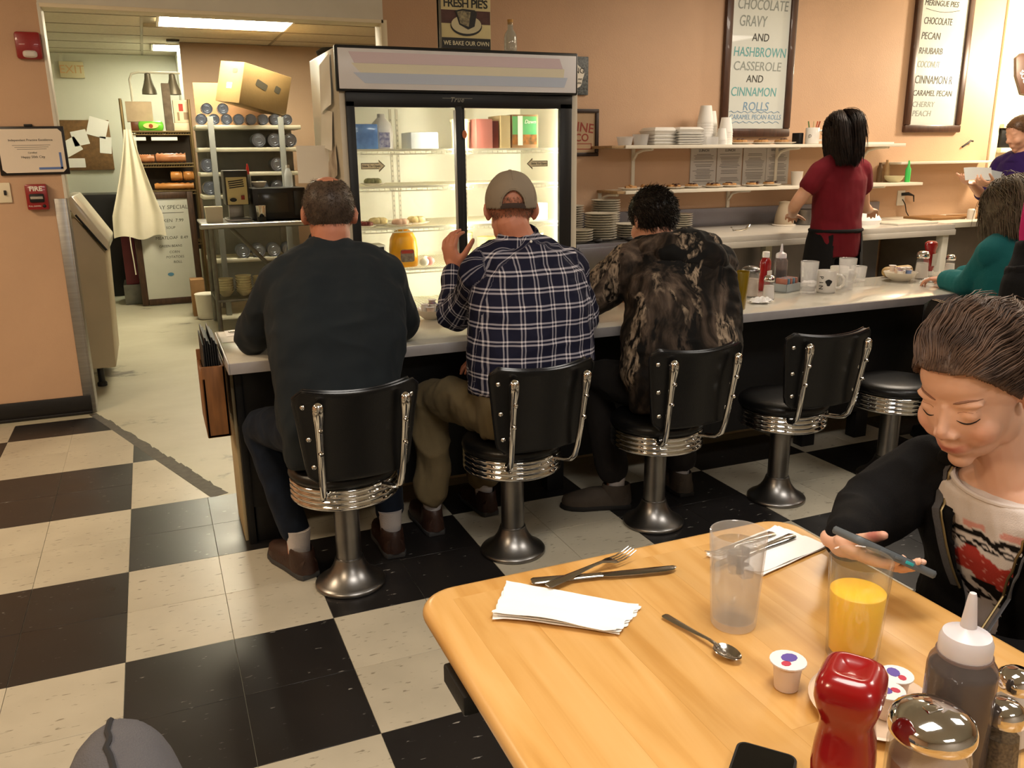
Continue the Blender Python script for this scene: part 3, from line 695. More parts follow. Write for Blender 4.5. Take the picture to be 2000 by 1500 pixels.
def hand(mb, wrist, fdir, palm, side, curl=(.3, .5, .4), spread=.06, s=1., thumb=(.75, .62, .25), tcurl=.3, curls=None):
    y = V(fdir).normalized(); z = V(palm); z = (z-y*z.dot(y)).normalized(); x = y.cross(z)*side; w_ = V(wrist)
    P = lambda a, b, c: w_+(x*a+y*b+z*c)*s
    R = Mx((x, y, z)).transposed()
    mb.ell(P(.002, .048, 0), (.040*s, .052*s, .0145*s), rot=R, n=18, k=12); mb.ell(P(.018, .03, .006), (.022*s, .034*s, .014*s), rot=R)
    mb.tube([P(0, -.02, 0), P(0, .02, 0)], [.026*s, .027*s], 12, flat=.75, hint=z, dome=True)
    L = [.070, .079, .073, .056]
    for i in range(4):
        p = P(.030-.0205*i, .086-.004*abs(i-1.3), 0); ang = 0.; path = [P(.026-.018*i, .05, .001), p]; dx = spread*(1.5-i)
        cu = curls[i] if curls else curl
        for k, fr_ in enumerate((.45, .31, .24)):
            ang += cu[k]; d = (y*cos(ang)+z*sin(ang)+x*dx*cos(ang)).normalized(); p = p+d*L[i]*fr_*s; path.append(p)
        r0 = (.0092 if i < 3 else .0080)*s; mb.tube(path, [r0*1.05, r0, r0*.94, r0*.86, r0*.72], 10, dome=True)
    d = (x*thumb[0]+y*thumb[1]+z*thumb[2]).normalized(); p0 = P(.022, .022, .004); p1 = p0+d*.045*s
    d2 = (d+(y*.6-x*.5+z*.2)*tcurl).normalized(); p2 = p1+d2*.032*s; p3 = p2+(d2+(y*.3+z*.3)*tcurl).normalized()*.024*s
    mb.tube([p0, p1, p2, p3], [.014*s, .0115*s, .0102*s, .0080*s], 10, dome=True)
    return mb
def strands(roots, normals, flow, length, steps, rad, lift=.15, centre=None, radii=None, mx=None, jitter=.15, seed=1, clump=0, minr=1.0):
    """hair: thin three-sided tapered tubes grown in head space along a flow field, kept outside the skull ellipsoid"""
    rng = np.random.RandomState(seed); p = roots.copy(); n = len(p); P = [p.copy()]
    L = length if isinstance(length, np.ndarray) else np.full(n, length)
    jit = rng.normal(size=(n, 3))*jitter
    for k in range(steps-1):
        nr = (p-centre)/np.array(radii)**2; nr /= np.linalg.norm(nr, axis=1)[:, None]
        d = flow(p, nr, k/(steps-1))+jit+nr*lift*(1-k/steps)
        d /= np.linalg.norm(d, axis=1)[:, None]+1e-9
        p = p+d*(L/(steps-1))[:, None]
        q = (p-centre)/np.array(radii); l = np.linalg.norm(q, axis=1); f = np.where(l < minr, minr/np.maximum(l, 1e-6), 1.)
        p = centre+(p-centre)*f[:, None]; P.append(p.copy())
    P = np.stack(P, 1)                      # n,S,3
    S = steps; t = np.zeros_like(P); t[:, 1:-1] = P[:, 2:]-P[:, :-2]; t[:, 0] = P[:, 1]-P[:, 0]; t[:, -1] = P[:, -1]-P[:, -2]
    t /= np.linalg.norm(t, axis=2)[..., None]+1e-9
    up = np.array([.3, .2, .93]); a = np.cross(t, up); a /= np.linalg.norm(a, axis=2)[..., None]+1e-9; b = np.cross(t, a)
    prof = np.array([.55]+[1.]*(S-3)+[.8, .12]) if S > 3 else np.linspace(1, .15, S)
    rr = rad*rng.uniform(.6, 1.3, n)
    vs = []
    for j in range(3):
        an = 2*pi*j/3; vs.append(P+(a*cos(an)+b*sin(an))*(rr[:, None]*prof[None])[..., None])
    vs = np.stack(vs, 2).reshape(-1, 3)
    base = (np.arange(n)*S*3)[:, None, None]; kk = (np.arange(S-1)*3)[None, :, None]; j = np.arange(3)[None, None, :]; j2 = (j+1) % 3
    f = np.stack([base+kk+j, base+kk+j2, base+kk+3+j2, base+kk+3+j], -1).reshape(-1, 4)
    if mx is not None:
        A = np.array(mx); vs = vs@A[:3, :3].T+A[:3, 3]
    me = bpy.data.meshes.new('hair'); me.from_pydata(vs.tolist(), [], f.tolist())
    me.polygons.foreach_set('use_smooth', [True]*len(me.polygons)); me.update(); return me
SK_C = np.array([0, -.012, .030]); SK_R = np.array([.0755, .096, .087])
def scalp_points(n, mask, grow=.003, seed=2):
    rng = np.random.RandomState(seed); d = rng.normal(size=(n*4, 3)); d /= np.linalg.norm(d, axis=1)[:, None]
    p = SK_C+d*(SK_R+grow); k = mask(p); p = p[k][:n]; nr = (p-SK_C)/SK_R**2; nr /= np.linalg.norm(nr, axis=1)[:, None]
    return p, nr
def hairline(p, nape=-.05, front=.070, ear=.012):
    x, y, z = p.T
    zl = np.interp(y, [-.12, -.06, -.025, .012, .03, .06, .085], [nape, nape+.004, nape+.025, ear, ear+.02, front-.008, front])
    return z > zl
def scalp_cap(mask, grow, mx, puff=None, n=64, k=44):
    """closed shell over the part of the skull where hair grows"""
    b = MB(); vs = []; idx = {}
    A = [(-pi/2+.02)+(pi-.04)*i/k for i in range(k+1)]
    pts = np.array([[cos(a)*cos(2*pi*j/n), cos(a)*sin(2*pi*j/n), sin(a)] for a in A for j in range(n)])
    P = SK_C+pts*SK_R; ok = mask(P); g_ = grow+(puff(P) if puff is not None else 0)
    out = SK_C+pts*(SK_R+(np.ones((len(P), 1))*np.array(g_).reshape(-1, 1))); inn = SK_C+pts*(SK_R-.002)
    fs = []
    for i in range(k):
        for j in range(n):
            q = [i*n+j, i*n+(j+1) % n, (i+1)*n+(j+1) % n, (i+1)*n+j]
            if sum(ok[a] for a in q) >= 3: fs.append(q)
    N = len(P); edges = {}
    for q in fs:
        for a, c in zip(q, q[1:]+q[:1]): edges[(a, c)] = edges.get((a, c), 0)+1
    F = [tuple(q) for q in fs]+[tuple(a+N for a in reversed(q)) for q in fs]
    for (a, c) in edges:
        if (c, a) not in edges: F.append((c, a, a+N, c+N))
    b.add([tuple(v) for v in out]+[tuple(v) for v in inn], F, mx=mx)
    return b
m_skin = mat('skin_light', '#c98f72', .48, var=.12, vscale=18, sss=.12, bump=.05, bscale=300, color2='#b5755a')
m_skin2 = mat('skin_ruddy', '#bd7c60', .5, var=.25, vscale=14, sss=.12, bump=.06, bscale=300, color2='#9c5a44')
m_skin3 = mat('skin_pale', '#d3a184', .45, var=.10, vscale=16, sss=.15, bump=.03, bscale=400, color2='#c98f76')
def hairmat(name, c1, c2, rough=.42):
    return mat(name, c1, rough, var=.8, vscale=30, color2=c2, spec=.35)
def cloth(name, c, c2=None, rough=.85, sc=500, var=.25, vs=6, bump=.25, sheen=.03):
    return mat(name, c, rough, var=var, vscale=vs, color2=c2, bump=bump, bscale=sc, sheen=sheen, spec=.2)

def shoe(parent, heel, toe, m, sole, h=.085, name='shoe', w=.050, ankle_h=.10):
    """low leather shoe: sole slab plus a lofted upper, heel and toe given on the floor"""
    heel, toe = V(heel), V(toe); f = (toe-heel).normalized(); L = (toe-heel).length; r = V((f.y, -f.x, 0)); up = V((0, 0, 1))
    outl = [(0, .62), (.08, .80), (.25, .84), (.45, .86), (.68, 1.0), (.85, .86), (.95, .55), (1.0, .12)]
    pts = [heel+f*L*t+r*w*k for t, k in outl]+[heel+f*L*t-r*w*k for t, k in reversed(outl)]
    up_ = MB(); rings = []
    for z, sc, sh in ((.018, 1.0, 0), (.035, .99, 0), (.052, .93, -.01), (.066, .78, -.06), (.076, .55, -.16), (.084, .40, -.24)):
        rings.append([tuple(heel+f*((p-heel).dot(f)*(1 if z < .05 else (1-(z-.05)*11)))+r*(p-heel).dot(r)*sc+up*z) for p in pts])
    s_ = up_.loft(rings).build(name, m, parent, W=True, ang=70)
    # heel counter and collar
    cc_ = heel+f*.055
    MB().loft([[tuple(cc_+r*cos(a)*w*.82*k+f*sin(a)*.062*k2+up*z) for a in [2*pi*q/18 for q in range(18)]] for z, k, k2 in ((.02, 1.06, 1.06), (.05, 1.06, 1.04), (.075, 1.0, .98), (.100, .95, .94), (.103, .88, .87), (.08, .8, .8))]).build('heel_counter', m, s_, W=True, ang=60)
    MB().loft([[tuple(heel+(p-heel)*1.0+r*(p-heel).dot(r)*.06+f*(.006 if (p-heel).dot(f) > L*.5 else -.004)+up*z) for p in pts] for z in (0.0005, .02)]).build('sole', sole, s_, W=True, bevel=.003)
    return s_
def socks(parent, ankle, heel_dir, m, r=.040, top=.16, floor_z=.06):
    a = V(ankle)
    return MB().tube([(a.x, a.y, floor_z), (a.x, a.y, floor_z+.04), tuple(V((a.x, a.y, top)))], [r*.86, r*.90, r*1.04], 16, dome=False).build('sock', m, parent, W=True)

def seated(name, label, base, J, mats, hands=True, vox=.008, shirt_vox=.008, grow=.012, wr=None, sleeve=1., skin=None, tgrow=.014, neckline=.0, shoes=None, post=None, shirt_extra=None, hem=None, legs_r=(.080, .066, .052, .048), sleeve_r=(.066, .054, .045)):
    """person from joint positions (world). Body is one continuous mesh; shirt and trousers are separate shells on it."""
    t = thing(name, label, 'person', base)
    lat = V(J['shR'])-V(J['shL']); lat.normalize()
    secs = J['torso']                                  # (center, hw, hd)
    S_ = [(V(c), V(l) if l else lat, hw, hd) for c, hw, hd, l in secs]
    b = MB(); torso(b, S_, -.012)
    N = V(J['neck']); Hc = V(J['head']); hm = hmx(J['head'], J['hf'], J.get('hu', (0, 0, 1)), J.get('hs', 1.))
    nb = hm @ V((0, -.025, -.05)); b.tube([N-V((0, 0, .06)), N, (N+nb)*.5, nb], [.070, .062, .057, .057], 16, dome=True)
    head(b, hm, J.get('ears', 1.), J.get('fine', False), J.get('femme', False))
    for s, k in ((-1, 'L'), (1, 'R')):
        A = joint(J['sh'+k], J['el'+k], J['wr'+k]); limb(b, A, [.052, .047, .043, .041, .040, .039, .038, .033, .026])
        h = J.get('hand'+k)
        if h: hand(b, J['wr'+k], h['d'], h['p'], h.get('side', s), **h.get('kw', {}))
        if 'kn'+k in J:
            A = joint(J['hip'+k], J['kn'+k], J['an'+k]); limb(b, A, [.075, .070, .062, .056, .054, .053, .050, .044, .034])
            an = V(J['an'+k]); b.tube([an, V((an.x, an.y, .05))], [.034, .032], 10, dome=True)
    body = remesh(b, vox, 3, 'body')
    put('body', body, skin or m_skin, t)
    # shirt
    c = MB(); torso(c, S_[J.get('hem', 0):], tgrow)
    c.tube([N-V((0, 0, .05)), N+V((0, 0, neckline))], [.105, .068], 18)
    for k in 'LR':
        A = joint(J['sh'+k], J['el'+k], J['wr'+k]); r = sleeve_r; rr = [r[0]+.008, r[0], r[1]+.006, r[1]+.004, r[1]+.002, r[1], r[1]-.002, r[2], r[2]-.006]
        if sleeve < 1:
            m_ = max(2, int(round(len(A)*sleeve))); A = A[:m_]; rr = rr[:m_]; rr[-1] += .006
        else: A = A[:-1]+[A[-1]-(A[-1]-A[-2]).normalized()*.015]
        limb(c, A, rr)
    for k in 'LR': c.tube([N-V((0, 0, .035)), V(J['sh'+k])*.5+(N-V((0, 0, .02)))*.5, V(J['sh'+k])], [.075, sleeve_r[0]+.010, sleeve_r[0]+.008], 14, dome=True)
    if shirt_extra: shirt_extra(c)
    sh = remesh(c, shirt_vox, J.get('sm', 6), 'shirt')
    if wr: wrinkle(sh, wr)
    if post: post(sh)
    put(J.get('topname', 'shirt'), sh, mats['shirt'], t)
    if 'knL' in J:
        c = MB(); torso(c, S_[:2]+[(S_[1][0]+(S_[2][0]-S_[1][0])*.4, S_[1][1], S_[1][2], S_[1][3])], tgrow-(.004 if J.get('hem') else .014))
        for k in 'LR':
            A = joint(J['hip'+k], J['kn'+k], J['an'+k]); A[-1] = A[-1]+(A[-2]-A[-1]).normalized()*.02
            q = legs_r; limb(c, A, [q[0]+.012, q[0], q[1]+.004, q[1], q[1]-.002, q[1]-.004, q[2]+.006, q[2], q[3]+.006])
        pt = remesh(c, .009, 5, 'trousers'); wrinkle(pt, J.get('pwr', [(.004, 30, 11, (1, 1, .6)), (-.004, 12, 4, (1, 1, 1))]))
        put('trousers', pt, mats['pants'], t)
    return t, hm
def attr_vec(me, name, arr):
    a = me.attributes.new(name, 'FLOAT_VECTOR', 'POINT'); a.data.foreach_set('vector', np.asarray(arr, dtype=np.float32).ravel())
def attr_mat(name, attr, rough=.85, bump=.2, bscale=500):
    m = bpy.data.materials.new(name); m.use_nodes = True; nt = m.node_tree; b = nt.nodes['Principled BSDF']; b.inputs['Roughness'].default_value = rough; b.inputs['Specular IOR Level'].default_value = .2
    a = nt.nodes.new('ShaderNodeAttribute'); a.attribute_name = attr
    if bump:
        n = nt.nodes.new('ShaderNodeTexNoise'); n.inputs['Scale'].default_value = bscale; bp = nt.nodes.new('ShaderNodeBump'); bp.inputs['Strength'].default_value = bump; bp.inputs['Distance'].default_value = .004
        tc = nt.nodes.new('ShaderNodeTexCoord'); nt.links.new(tc.outputs['Object'], n.inputs['Vector']); nt.links.new(n.outputs['Fac'], bp.inputs['Height']); nt.links.new(bp.outputs[0], b.inputs['Normal'])
    return m, nt, b, a
# ---------------------------------------------------------------- man in the dark shirt
m_brownshoe = mat('brown_leather', '#3a241c', .5, var=.4, vscale=14, bump=.15, bscale=90)
m_sole = mat('grey_sole', '#3b3a3a', .8, var=.2)
m_sock = cloth('white_sock', '#cdc6c4', sc=250)
m_jeans = cloth('dark_jeans', '#141d2c', '#0b1019', var=.7, vs=18, sc=700)
m_navy = cloth('slate_shirt', '#20262a', '#171b1f', var=.5, vs=5, sc=900, bump=.15)
relax = dict(d=(0, 1, -.05), p=(0, 0, -1))
J = dict(head=(.765, .445, 1.233), hf=(.15, .95, -.24), hs=1.07, neck=(.752, .405, 1.125), shL=(.585, .385, 1.02), shR=(.925, .385, 1.015), elL=(.482, .55, .815), elR=(1.032, .55, .812), wrL=(.60, .80, .80), wrR=(.90, .80, .80),
         handL=dict(d=(.25, 1, 0), p=(0, 0, -1)), handR=dict(d=(-.25, 1, 0), p=(0, 0, -1)),
         hipL=(.625, .25, .54), hipR=(.80, .25, .54), knL=(.478, .585, .50), knR=(.945, .60, .49), anL=(.560, .375, .14), anR=(.905, .405, .14),
         torso=[((.708, .195, .462), .165, .115, None), ((.71, .205, .56), .18, .125, None), ((.722, .24, .72), .192, .13, None), ((.738, .30, .88), .210, .133, None), ((.75, .35, .98), .212, .126, None), ((.753, .385, 1.055), .165, .10, None), ((.753, .40, 1.105), .085, .072, None)],
         sm=7)
man1, hm = seated('person', 'man in a dark slate shirt and jeans sitting with his back turned', (.712, .21, 0), J, dict(shirt=m_navy, pants=m_jeans), skin=m_skin2, neckline=.035,
    wr=[(-.008, 7, 3, (1, 1, .45)), (.008, 12, 5, (1.1, 1, .38)), (.005, 19, 9, (.45, 1, 1.3)), (-.003, 40, 14, (1, 1, .5))], sleeve_r=(.074, .062, .050))
m_h1 = hairmat('grey_brown_hair', '#3d3027', '#57493d')
def m1mask(p):
    x, y, z = p.T; bald = ((x/.040)**2+((y+.030)/.052)**2 < 1) & (z > .06)
    return hairline(p, -.048, .072, .006) & ~bald
q = scalp_cap(m1mask, .0035, hm); q.build('hair', m_h1, man1, W=True, ang=180)
p, n = scalp_points(3200, m1mask, .002)
me = strands(p, n, lambda p, n, t: np.array([0, -.2, -1.])+0*p, .011, 3, .0007, lift=.8, centre=SK_C, radii=SK_R+.003, mx=hm, jitter=.5)
put('hair_stubble', me, m_h1, man1)['kind'] = 'stuff'
c0 = V((.753, .395, 1.108))
MB().loft([[tuple(c0+V((cos(a)*r*1.0, sin(a)*r*.92-.0+dz*.25, dz+sin(a)*.028)))for a in [2*pi*k/28 for k in range(28)]] for r, dz in ((.080, .0), (.0735, .03), (.068, .052), (.0625, .050), (.066, .02), (.070, -.005))]).build('collar', m_navy, man1, W=True, ang=60)
shoe(man1, (.590, .295, 0), (.500, .560, 0), m_brownshoe, m_sole); shoe(man1, (.905, .325, 0), (.915, .605, 0), m_brownshoe, m_sole)
socks(man1, (.567, .365, .14), 0, m_sock, .043, .165); socks(man1, (.907, .395, .14), 0, m_sock, .043, .165)

# ---------------------------------------------------------------- man in the plaid shirt and cap
def plaid_mat():
    m, nt, b, a = attr_mat('navy_plaid', 'puv')
    sep = nt.nodes.new('ShaderNodeSeparateXYZ'); nt.links.new(a.outputs['Vector'], sep.inputs[0])
    def band(sock, period, lines):
        md = nt.nodes.new('ShaderNodeMath'); md.operation = 'PINGPONG' if False else 'FLOORED_MODULO'; nt.links.new(sock, md.inputs[0]); md.inputs[1].default_value = period
        tot = None
        for pos, w_, s_ in lines:
            d = nt.nodes.new('ShaderNodeMath'); d.operation = 'SUBTRACT'; nt.links.new(md.outputs[0], d.inputs[0]); d.inputs[1].default_value = pos
            ab = nt.nodes.new('ShaderNodeMath'); ab.operation = 'ABSOLUTE'; nt.links.new(d.outputs[0], ab.inputs[0])
            lt = nt.nodes.new('ShaderNodeMath'); lt.operation = 'LESS_THAN'; nt.links.new(ab.outputs[0], lt.inputs[0]); lt.inputs[1].default_value = w_
            mu = nt.nodes.new('ShaderNodeMath'); mu.operation = 'MULTIPLY'; nt.links.new(lt.outputs[0], mu.inputs[0]); mu.inputs[1].default_value = s_
            if tot is None: tot = mu
            else:
                ad = nt.nodes.new('ShaderNodeMath'); ad.operation = 'ADD'; nt.links.new(tot.outputs[0], ad.inputs[0]); nt.links.new(mu.outputs[0], ad.inputs[1]); tot = ad
        return tot
    bx_ = band(sep.outputs[0], .056, [(.020, .0026, .40), (.0325, .0026, .40)]); by_ = band(sep.outputs[1], .056, [(.020, .0030, .5), (.0325, .0030, .5)])
    ad = nt.nodes.new('ShaderNodeMath'); ad.operation = 'ADD'; ad.use_clamp = True; nt.links.new(bx_.outputs[0], ad.inputs[0]); nt.links.new(by_.outputs[0], ad.inputs[1])
    r = nt.nodes.new('ShaderNodeValToRGB'); e = r.color_ramp.elements; e[0].color = (*lin('#15162a'), 1); e[1].color = (*lin('#d8d2d6'), 1); k = e.new(.5); k.color = (*lin('#8d8a94'), 1)
    nt.links.new(ad.outputs[0], r.inputs[0]); nt.links.new(r.outputs[0], b.inputs['Base Color']); return m
m_plaid = plaid_mat()
J2 = dict(head=(1.396, .375, 1.232), hf=(.30, .91, -.30), hs=1.07, ears=1.7, neck=(1.412, .335, 1.125), shL=(1.262, .325, 1.02), shR=(1.585, .315, 1.02), elL=(1.222, .545, .822), wrL=(1.250, .60, 1.005), elR=(1.675, .36, .80), wrR=(1.36, .44, .675),
         handL=dict(d=(-.12, .12, 1), p=(.9, .4, .1), side=-1, kw=dict(curl=(.45, .6, .45), spread=.05, thumb=(.75, .6, .3), s=1.08)), handR=dict(d=(-1, .1, .05), p=(0, 0, -1), side=1),
         hipL=(1.275, .25, .54), hipR=(1.46, .25, .54), knL=(1.125, .565, .545), knR=(1.50, .575, .52), anL=(1.105, .505, .145), anR=(1.35, .60, .14),
         torso=[((1.375, .195, .462), .175, .12, None), ((1.385, .208, .60), .196, .135, None), ((1.402, .23, .72), .205, .138, None), ((1.415, .265, .88), .203, .132, None), ((1.422, .30, .99), .198, .122, None), ((1.42, .32, 1.06), .152, .10, None), ((1.414, .33, 1.105), .085, .072, None)],
         hem=1, sm=5, pwr=[(.008, 22, 5, (1, 1, .8)), (-.006, 10, 2, (1, 1, 1))])
def plaid_post(me):
    p = get_v(me); uv = np.zeros((len(p), 3)); best = np.full(len(p), 1e9)
    ax = p[:, 0]-1.40-.10*(p[:, 2]-.8); yb = p[:, 1]
    # torso: wrap-around length and height
    ang = np.arctan2(ax, -(yb-.27)); u = np.where(np.abs(ang) < 1.2, ax, np.sign(ax)*(.19+(np.abs(ang)-1.2)*.16)); uv[:, 0] = u+.5; uv[:, 1] = p[:, 2]+.05*ax*0
    tw = np.abs(ax)/.205
    for k in 'LR':
        A = [np.array(v) for v in (J2['sh'+k], J2['el'+k], J2['wr'+k])]
        off = 0.
        for a, b2 in ((A[0], A[1]), (A[1], A[2])):
            d = b2-a; L = np.linalg.norm(d); d = d/L; t = np.clip((p-a)@d, 0, L); q = a+t[:, None]*d; r = np.linalg.norm(p-q, axis=1)
            e1 = np.cross(d, [0, 1, .3]); e1 /= np.linalg.norm(e1); e2 = np.cross(d, e1); w_ = p-q; an = np.arctan2(w_@e1, w_@e2)
            lim = .085
            sel = (r < lim) & (r < best) & ((np.abs(ax) > .175) | (p[:, 1] > .47))
            uv[sel, 0] = .5+an[sel]*.065; uv[sel, 1] = off+t[sel]; best[sel] = r[sel]; off += L
    attr_vec(me, 'puv', uv)
man2, hm2 = seated('person', 'man in a navy plaid shirt and tan cap with a raised hand', (1.37, .21, 0), J2, dict(shirt=m_plaid, pants=cloth('khaki_twill', '#6f6146', '#574b34', var=.5, vs=10, sc=600)), skin=m_skin2, vox=.005, shirt_vox=.006, neckline=.03,
    wr=[(.009, 14, 21, (1, 1, .5)), (-.008, 8, 2, (1, 1, .8)), (.005, 30, 8, (.8, 1, 1.0))], post=plaid_post, sleeve_r=(.070, .060, .047), legs_r=(.088, .078, .070, .066))
# cap
m_cap = cloth('tan_cap', '#8d7f6d', '#7c6f5e', sc=900, bump=.15, var=.4, vs=8); m_capin = mat('brown_cap_strap', '#3a2b24', .9)
cx = MB()
capR = SK_R+np.array([.010, .012, .012])
def capmask(P):
    x, y, z = P.T; back = (y < -.03) & (((x/.034)**2+((z-(-.005))/.042)**2) < 1)
    return (z > np.interp(y, [-.11, 0, .09], [-.022, .012, .040])) & ~back
cap = scalp_cap(capmask, .011, hm2, n=96, k=64).build('cap', m_cap, man2, W=True, ang=180)
MB().ell((0, -.012, .130), (.008, .008, .005), mx=hm2).build('cap_button', m_cap, cap, W=True)
for a in range(6):
    an = a*pi/3+pi/6; pts = [tuple(SK_C+np.array([cos(e_)*cos(an), cos(e_)*sin(an), sin(e_)])*(SK_R+.0115)) for e_ in np.linspace(radians(5 if sin(an) > 0 else -8), radians(88), 12)]
    if abs(cos(an)) < .2 and sin(an) < 0: pts = pts[4:]
    MB().tube(pts, .0011, 5, mx=hm2).build('cap_seam', m_cap, cap, W=True)
pts = [tuple(SK_C+np.array([sin(a)*cos(-.42), -cos(a)*cos(-.42), sin(-.42)])*(SK_R+.012)) for a in np.linspace(-.52, .52, 13)]
MB().tube(pts, .0085, 8, flat=.25, hint=(0, -1, 0), mx=hm2).build('cap_strap', m_capin, cap, W=True)
ar = [(radians(k)) for k in range(0, 181, 15)]
pts = [tuple(SK_C+np.array([.034*cos(a)/.0755*1.0, -sqrt(max(.05, 1-(.034*cos(a)/.0755)**2-(((-.005-.030)+.042*sin(a))/.087)**2)), ((-.005-.030)+.042*sin(a))/.087])*(SK_R+.0118)) for a in ar]
MB().tube(pts, .0022, 6, mx=hm2).build('cap_opening_trim', m_cap, cap, W=True)
MB().grid(lambda u, v: ((u-.5)*.150, .075+.085*v*(1-(2*u-1)**2*.5), .052-.018*v-.03*(2*u-1)**2), 12, 6, mx=hm2, thick=.004).build('cap_bill', m_cap, cap, W=True)
p, n = scalp_points(1400, lambda p: hairline(p, -.06, .2, .0) & (p[:, 2] < .02), .001, 5)
put('hair', strands(p, n, lambda p, n, t: np.array([0, -.1, -1.])+0*p, .008, 3, .0006, lift=.8, centre=SK_C, radii=SK_R+.002, mx=hm2, jitter=.5), hairmat('grey_hair', '#5e4638', '#7a6a5c'), man2)['kind'] = 'stuff'
c0 = V((1.410, .335, 1.118))
col = MB().loft([[tuple(c0+V((cos(a)*r, sin(a)*r*.95+dz*.2, dz+sin(a)*.025)))for a in [2*pi*k/28 for k in range(28)]] for r, dz in ((.088, -.012), (.078, .03), (.074, .052), (.069, .052), (.071, .02), (.074, -.005))]).mesh('collar', m_plaid, ang=60)
pv = get_v(col); attr_vec(col, 'puv', np.stack([np.arctan2(pv[:, 0]-c0.x, -(pv[:, 1]-c0.y))*.08+.507, pv[:, 2], pv[:, 2]*0], 1)); put('collar', col, m_plaid, man2)
MB().ell(tuple(c0+V((.012, -.0765, .014))), (.005, .003, .005)).build('collar_button', mat('pearl_button', '#e8e4dc', .3), man2, W=True)
for a, m_ in (((1.270, .205, .545), cloth('pocket_tuft', '#1a1714')),):
    MB().tube([(1.165, .36, .560), (1.185, .34, .568), (1.205, .33, .566)], [.004, .007, .003], 8).build('pocket_cord', m_, man2, W=True)
shoe(man2, (1.100, .445, 0), (1.095, .72, 0), m_brownshoe, m_sole, w=.048); shoe(man2, (1.36, .53, 0), (1.34, .80, 0), m_brownshoe, m_sole, w=.048)
socks(man2, (1.103, .505, .14), 0, m_sock, .040, .19); socks(man2, (1.352, .59, .14), 0, m_sock, .040, .19)

# ---------------------------------------------------------------- person in the camouflage hoodie
def camo_mat():
    m = bpy.data.materials.new('woodland_camouflage'); m.use_nodes = True; nt = m.node_tree; b = nt.nodes['Principled BSDF']; b.inputs['Roughness'].default_value = .85; b.inputs['Specular IOR Level'].default_value = .2
    tc = nt.nodes.new('ShaderNodeTexCoord')
    def mapn(sc, rot, typ, scale, detail=4, dist=0.):
        mp = nt.nodes.new('ShaderNodeMapping'); mp.inputs['Scale'].default_value = sc; mp.inputs['Rotation'].default_value = rot; nt.links.new(tc.outputs['Object'], mp.inputs[0])
        n = nt.nodes.new(typ); n.inputs['Scale'].default_value = scale
        if typ.endswith('Noise'): n.inputs['Detail'].default_value = detail; n.inputs['Distortion'].default_value = dist; n.inputs['Roughness'].default_value = .6
        nt.links.new(mp.outputs[0], n.inputs['Vector']); return n
    def ramp(sock, *st):
        r = nt.nodes.new('ShaderNodeValToRGB'); e = r.color_ramp.elements; e[0].position, e[0].color = st[0][0], (*lin(st[0][1]), 1); e[1].position, e[1].color = st[-1][0], (*lin(st[-1][1]), 1)
        for p_, c_ in st[1:-1]: k = e.new(p_); k.color = (*lin(c_), 1)
        nt.links.new(sock, r.inputs[0]); return r
    def mix(f, a, c): 
        x = nt.nodes.new('ShaderNodeMix'); x.data_type = 'RGBA'; nt.links.new(f, x.inputs[0]); nt.links.new(a, x.inputs[6]); nt.links.new(c, x.inputs[7]); return x.outputs[2]
    n1 = mapn((1, 1, .55), (0, .3, 0), 'ShaderNodeTexNoise', 7, 7, 1.2)
    basec = ramp(n1.outputs['Fac'], (.33, '#070606'), (.45, '#1a1511'), (.52, '#332a23'), (.585, '#4b3f36'), (.68, '#6b5b4e')).outputs[0]
    n2 = mapn((1, 1, .5), (0, .15, .2), 'ShaderNodeTexNoise', 3.8, 3, .4)
    barkmask = ramp(n2.outputs['Fac'], (.515, '#000000'), (.54, '#ffffff')).outputs[0]
    n3 = mapn((3.2, 3.2, 1.0), (0, .12, 0), 'ShaderNodeTexNoise', 16, 4, .8)
    bark = ramp(n3.outputs['Fac'], (.41, '#0d0a08'), (.48, '#54493e'), (.57, '#8f7d6a'), (.7, '#a3927d')).outputs[0]
    c1 = mix(barkmask, basec, bark)
    n4 = mapn((1, 1, .6), (.4, .5, 0), 'ShaderNodeTexNoise', 5.1, 5, .8)
    dm = ramp(n4.outputs['Fac'], (.41, '#ffffff'), (.445, '#000000')).outputs[0]
    dk = nt.nodes.new('ShaderNodeRGB'); dk.outputs[0].default_value = (*lin('#100f0e'), 1)
    c2 = mix(dm, c1, dk.outputs[0])
    nt.links.new(c2, b.inputs['Base Color'])
    bp = nt.nodes.new('ShaderNodeBump'); bp.inputs['Strength'].default_value = .25; bp.inputs['Distance'].default_value = .004; nt.links.new(n1.outputs['Fac'], bp.inputs['Height']); nt.links.new(bp.outputs[0], b.inputs['Normal'])
    return m
m_camo = camo_mat()
J3 = dict(head=(2.063, .505, 1.162), hf=(-.02, .93, -.36), hs=1.03, neck=(2.085, .45, 1.07), shL=(1.905, .42, .985), shR=(2.305, .40, .975), elL=(1.768, .565, .822), elR=(2.415, .525, .82), wrL=(1.93, .80, .805), wrR=(2.22, .80, .805),
         handL=dict(d=(.3, 1, 0), p=(0, 0, -1)), handR=dict(d=(-.3, 1, 0), p=(0, 0, -1)),
         hipL=(1.93, .25, .54), hipR=(2.11, .25, .54), knL=(1.835, .57, .53), knR=(2.20, .57, .53), anL=(1.868, .425, .15), anR=(2.205, .44, .14),
         torso=[((2.01, .195, .462), .17, .12, None), ((2.02, .205, .55), .195, .135, None), ((2.05, .235, .67), .222, .145, None), ((2.08, .29, .83), .222, .145, None), ((2.10, .35, .95), .212, .135, None), ((2.10, .40, 1.03), .165, .11, None), ((2.09, .435, 1.075), .10, .085, None)],
         sm=6, topname='hoodie')
def hood(c):
    torso(c, [((2.025, .205, .565), (1, 0, 0), .215, .15), ((2.03, .215, .60), (1, 0, 0), .228, .158), ((2.035, .225, .635), (1, 0, 0), .225, .155)])
